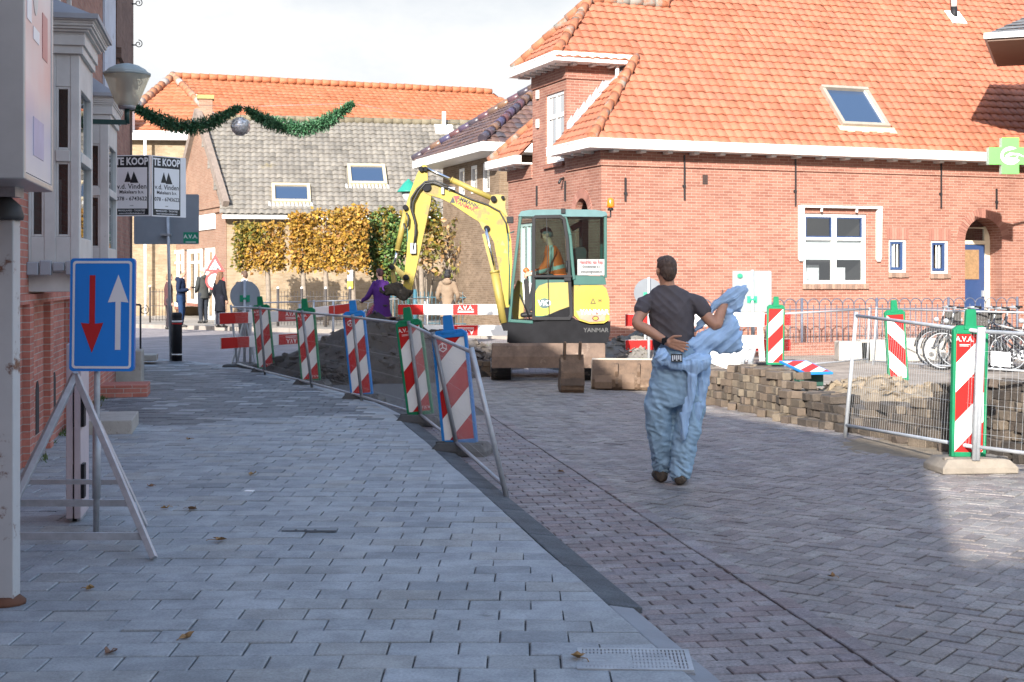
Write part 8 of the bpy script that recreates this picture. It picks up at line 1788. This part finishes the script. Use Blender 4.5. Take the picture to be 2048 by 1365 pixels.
def espalier(label, px, x0, x1, y0, y1, Y, n, greenish, seed, dens=1):
    rr = random.Random(seed); b = S(px, 0, Y); k = Y/2800; t = thing('espalier_tree', label, 'tree', (b.x, Y, .08), 0, 'clipped autumn trees before the cottage')
    zb, zt = S(0, y1, Y).z, S(0, y0, Y).z; X0, X1 = S(x0, 0, Y).x, S(x1, 0, Y).x
    m = MB(); m.tube([(b.x, Y, .08), (b.x+.02, Y, 1.0), (b.x-.02, Y, zb+.2), (b.x, Y, zt-.25)], [.10, .085, .075, .03], 10); m.build('trunk', BARK, t)
    m = MB()
    for i in range(5):
        z = lerp(zb+.15, zt-.2, i/4)
        for sx in (-1, 1): e = X1-.08 if sx > 0 else X0+.08; m.tube([(b.x, Y, z-.05), (lerp(b.x, e, .5), Y+rr.gauss(0, .03), z+rr.gauss(0, .04)), (e, Y, z+.06)], [.025, .018, .008], 6)
    m.build('branch', BARK, t)
    m = MB()
    for i in range(int(n*dens*1.5)):
        u, w_ = rr.random(), rr.random(); x = lerp(X0, X1, u)+rr.gauss(0, .05); z = lerp(zb, zt, w_)+rr.gauss(0, .055)+.10*noise.noise(V(x*2.5, 0, seed)); y = Y+rr.uniform(-.34, .28)
        e = noise.noise(V(x*1.4, z*1.4, seed*.1))
        if e < -.42 and rr.random() < .75: continue
        if z < zb+.12 and rr.random() < .4: continue
        g = greenish(u, w_)+.5*noise.noise(V(x*1.1, z*1.1, 7)); leaf(m, V(x, y, z), rr.choice((.06, .08, .10, .12, .15, .17)), rr, 1 if g > .45+rr.gauss(0, .12) else 0)
    m.build('crown', [YLEAF, GLEAF], t)
espalier('clipped tree with half green half yellow leaves beside the gable', 536, 472, 569, 447, 541, 46.0, 2300, lambda u, v: .75-.9*u+.25*v, 1)
espalier('clipped yellow tree next to the half green one', 607, 582, 634, 428, 541, 45.6, 1700, lambda u, v: .12, 2)
espalier('clipped yellow tree between two other yellow ones', 652, 630, 684, 420, 541, 45.3, 1800, lambda u, v: .1, 3)
espalier('clipped yellow tree with a notice on its trunk', 706, 680, 735, 416, 541, 45.0, 1800, lambda u, v: .1, 4)
tp_ = V(S(700, 0, 44.8).x, 44.84, S(0, 562, 44.84).z); m = MB(); m.box(-.09, .09, -.02, 0, -.24, .0, 0); m.box(-.08, .09, -.02, 0, .0, .34, 1); o = m.build('notice', [mat('yellow_notice', (.75, .52, .02), .4), SIGNW], None, origin=tp_, world=False); tag(o, 'yellow and white notice tied to a tree trunk', 'notice')
def bush(name, label, px, py, rx, rz, Y, n, mats, seed, ry=.9, stems=7, size=(.09, .16), hollow=.0, cat='shrub', thr=-.25, mix=None):
    rr = random.Random(seed); c = S(px, py, Y); t = thing(name, label, cat, (c.x, Y, .08)); k = Y/2800; RX, RZ = rx*k, rz*k
    m = MB(); tips = []
    for i in range(stems):
        a = rr.uniform(0, 2*PI); r = rr.uniform(.3, .9); e = c+V(RX*r*math.cos(a), ry*r*math.sin(a), RZ*rr.uniform(-.3, .85)); b0 = V(c.x+rr.gauss(0, .12), Y+rr.gauss(0, .1), .05); md = lerp(b0, e, .5)+V(rr.gauss(0, .12), rr.gauss(0, .1), .1); m.tube([b0, md, e], [.045, .028, .008], 6); tips.append(e)
        for q in range(3): f = lerp(md, e, rr.random()); g = f+V(rr.gauss(0, .35), rr.gauss(0, .25), rr.uniform(.0, .5)); m.tube([f, lerp(f, g, .5)+V(0, 0, .04), g], [.014, .010, .004], 5); tips.append(g)
    m.build('branch', BARK, t)
    m = MB()
    for i in range(n):
        while True:
            d = V(rr.uniform(-1, 1), rr.uniform(-1, 1), rr.uniform(-1, 1))
            if hollow < d.length < 1: break
        p = c+V(d.x*RX, d.y*ry, d.z*RZ)
        if noise.noise(p*1.6+V(seed, 0, 0)) < thr: continue
        mi = 0
        if len(mats) > 1: mi = 1 if (noise.noise(p*1.3+V(0, seed, 3))+(mix(d) if mix else 0)+rr.gauss(0, .15)) > 0 else 0
        leaf(m, p, rr.uniform(*size), rr, mi)
    m.build('foliage', mats, t); return t
bush('evergreen_shrub', 'dark green ivy covered shrub between the yellow trees and the arm', 775, 492, 58, 82, 46.5, 5200, [DLEAF, GLEAF], 21, .8, 6, (.09, .17), thr=-.45, mix=lambda d: d.z*.45-.25)
bush('evergreen_shrub', 'green shrub with yellow tips behind the excavator stick', 848, 452, 42, 60, 46.5, 1500, [DLEAF, GLEAF], 22, .6, 5, (.10, .18), thr=-.1)
bush('autumn_shrub', 'loose shrub with peach coloured autumn leaves behind the boom', 925, 500, 88, 78, 43.0, 2000, [PLEAF, GLEAF], 23, .9, 14, (.12, .24), thr=.04, mix=lambda d: -.12)
espalier('thin leaning tree with sparse leaves right of the stick', 843, 815, 880, 410, 520, 44.6, 700, lambda u, v: .6, 6)
bush('autumn_shrub', 'low reddish shrub behind the blue railing', 955, 600, 45, 26, 42.0, 700, [PLEAF, mat('red_berry_leaf', (.3, .05, .03), .6, cols=[(.40, .05, .03), (.26, .10, .05), (.15, .12, .05)])], 24, .5, 6, (.05, .10), thr=-.1)
# garden railings
def railing(label, a, b, h, m_, sp=.13, posts=1.8, hoop=False, cat='fence', z0=.1, rail=(.15, .85), r=.009, pr=.03, knob=None):
    a, b = V(a[0], a[1], z0), V(b[0], b[1], z0); L = (b-a).length; u = (b-a).normalized(); t = thing('railing', label, cat, a)
    n = max(1, round(L/posts))
    for i in range(n+1):
        p = a+u*(L*i/n); m = MB(); m.tube([p, p+V(0, 0, h*1.06)], pr, 8); m.build('post', m_, t)
        if knob: m = MB(); m.ball(p+V(0, 0, h*1.06+.03), .045); m.build('finial', knob, t)
    for q in rail: m = MB(); m.bar(a+V(0, 0, h*q), b+V(0, 0, h*q), .025, .02); m.build('rail', m_, t)
    k = int(L/sp); m = MB()
    for i in range(1, k): p = a+u*(L*i/k); m.tube([p+V(0, 0, .05), p+V(0, 0, h*(.93 if hoop else 1))], r, 5)
    if hoop:
        for i in range(1, k-1, 2): p = a+u*(L*i/k); w_ = L/k; m.tube([p+u*(w_*(1+math.cos(x)))+V(0, 0, h*.93+w_*.9*math.sin(x)) for x in [PI-PI*j/8 for j in range(9)]], r, 5)
    m.build('pickets', m_, t); return t
DKF = mat('dark_brown_fence', (.045, .038, .035), .6); BLF = mat('blue_grey_iron', (.085, .095, .13), .5, var=.15); TEALF = mat('blue_green_fence', (.04, .12, .16), .5)
railing('dark picket fence before the clipped trees', (S(556, 0, 44.3).x, 44.3), (S(700, 0, 43.6).x, 43.6), 1.12, DKF, .11, .75, pr=.045, knob=OFFWHITE)
railing('blue green railing behind the beige coat', (S(775, 0, 43.3).x, 43.3), (S(1005, 0, 41.0).x, 41.0), 1.12, TEALF, .14, .95, pr=.05)
railing('wrought iron gate with white knobs beside the waiting people', (S(297, 0, 48).x, 48.2), (S(340, 0, 48).x, 47.8), 1.15, DKF, .12, .75, pr=.03, knob=OFFWHITE, rail=(.1, .5, .92))
wa = RM @ V(.3, -1.3, 0); wb = RM @ V(9.5, -1.3, 0); railing('low hooped iron railing in front of the red house', wa, wb, 1.12, BLF, .14, 1.75, True, z0=.03, r=.011)
m = MB(); d_ = (wb-wa).normalized(); m.bar(wa+V(0, 0, .16), wb+V(0, 0, .16), .22, .26); tag(m.build('plinth_wall', BR_RED, None, origin=wa), 'low brick kerb wall under the hooped railing', 'wall')
for i, (px, py, w_, l) in enumerate(((1705, 702, .62, 'pale concrete block before the railing, left one'), (1745, 702, .55, 'pale concrete block before the railing, middle one'), (1840, 700, .9, 'pale concrete block before the railing by the bicycles'))):
    p = V(S(px, 0, 27.2).x, 27.2, .03); m = MB(); m.box(-w_/2, w_/2, -.2, .2, 0, .38+.03*i); tag(m.build('concrete_block', CONCR, None, origin=p, world=False, bevel=.02), l, 'block', 'concrete blocks before the railing')
# garden lantern behind the arm
p = V(S(817, 0, 42.5).x, 42.5, .1); k = 42.5/2800; t = thing('garden_lantern', 'green capped street lantern behind the excavator stick', 'lamp', p)
zt = S(0, 361, 42.5).z; m = MB(); m.tube([p, V(p.x, p.y, zt-.62)], .05, 10); m.build('post', mat('lantern_green', (.02, .10, .08), .5), t)
m = MB(); m.lathe([(.36, -.36), (.34, -.33), (.15, -.08), (.08, -.02), (.02, .04)], 18, 0, Matrix.Translation(V(p.x, p.y, zt))); m.build('cap', mat('lantern_cap_green', (.02, .22, .16), .4), t)
m = MB(); m.lathe([(.12, -.66), (.22, -.37)], 16, 0, Matrix.Translation(V(p.x, p.y, zt))); m.build('lantern_glass', mat('milky_lantern_glass', (.45, .47, .46), .3), t)
# weeds at the kerb before the planks
GRASS = mat('kerb_grass', (.07, .12, .03), .7, cols=[(.06, .11, .025), (.10, .15, .04), (.15, .16, .06)])
m = MB(); rr = random.Random(5)
for i in range(1500):
    y = rr.uniform(29.6, 31.6); x = rr.uniform(-2.2, .6)+.1*rr.gauss(0, 1); h_ = rr.uniform(.05, .22); a = rr.uniform(0, 6.3); d = V(math.cos(a), math.sin(a), 0)*.012; tp = V(rr.gauss(0, .05), rr.gauss(0, .05), h_); b0 = V(x, y, .0)
    m.add([b0-d, b0+d, b0+tp], [(0, 1, 2)])
tag(m.build('grass', GRASS, None, origin=(-.8, 30.5, 0)), 'weedy grass strip behind the white planks', 'grass', None, 'stuff')
# moss and weeds at the foot of the shop wall
m = MB()
for i in range(700):
    yl = rr.uniform(.2, 8); p = TO+ey*yl+ex*abs(rr.gauss(.03, .05)); h_ = rr.uniform(.02, .08); a = rr.uniform(0, 6.3); d = V(math.cos(a), math.sin(a), 0)*.008; b0 = V(p.x, p.y, .06)
    if noise.noise(V(yl*1.3, 0, 0)) > .05: m.add([b0-d, b0+d, b0+V(rr.gauss(0, .03), rr.gauss(0, .03), h_)], [(0, 1, 2)])
if m.v: tag(m.build('weeds', GRASS, None, origin=(-4.5, 13, 0)), 'moss and weeds at the foot of the red shop wall', 'weeds', None, 'stuff')
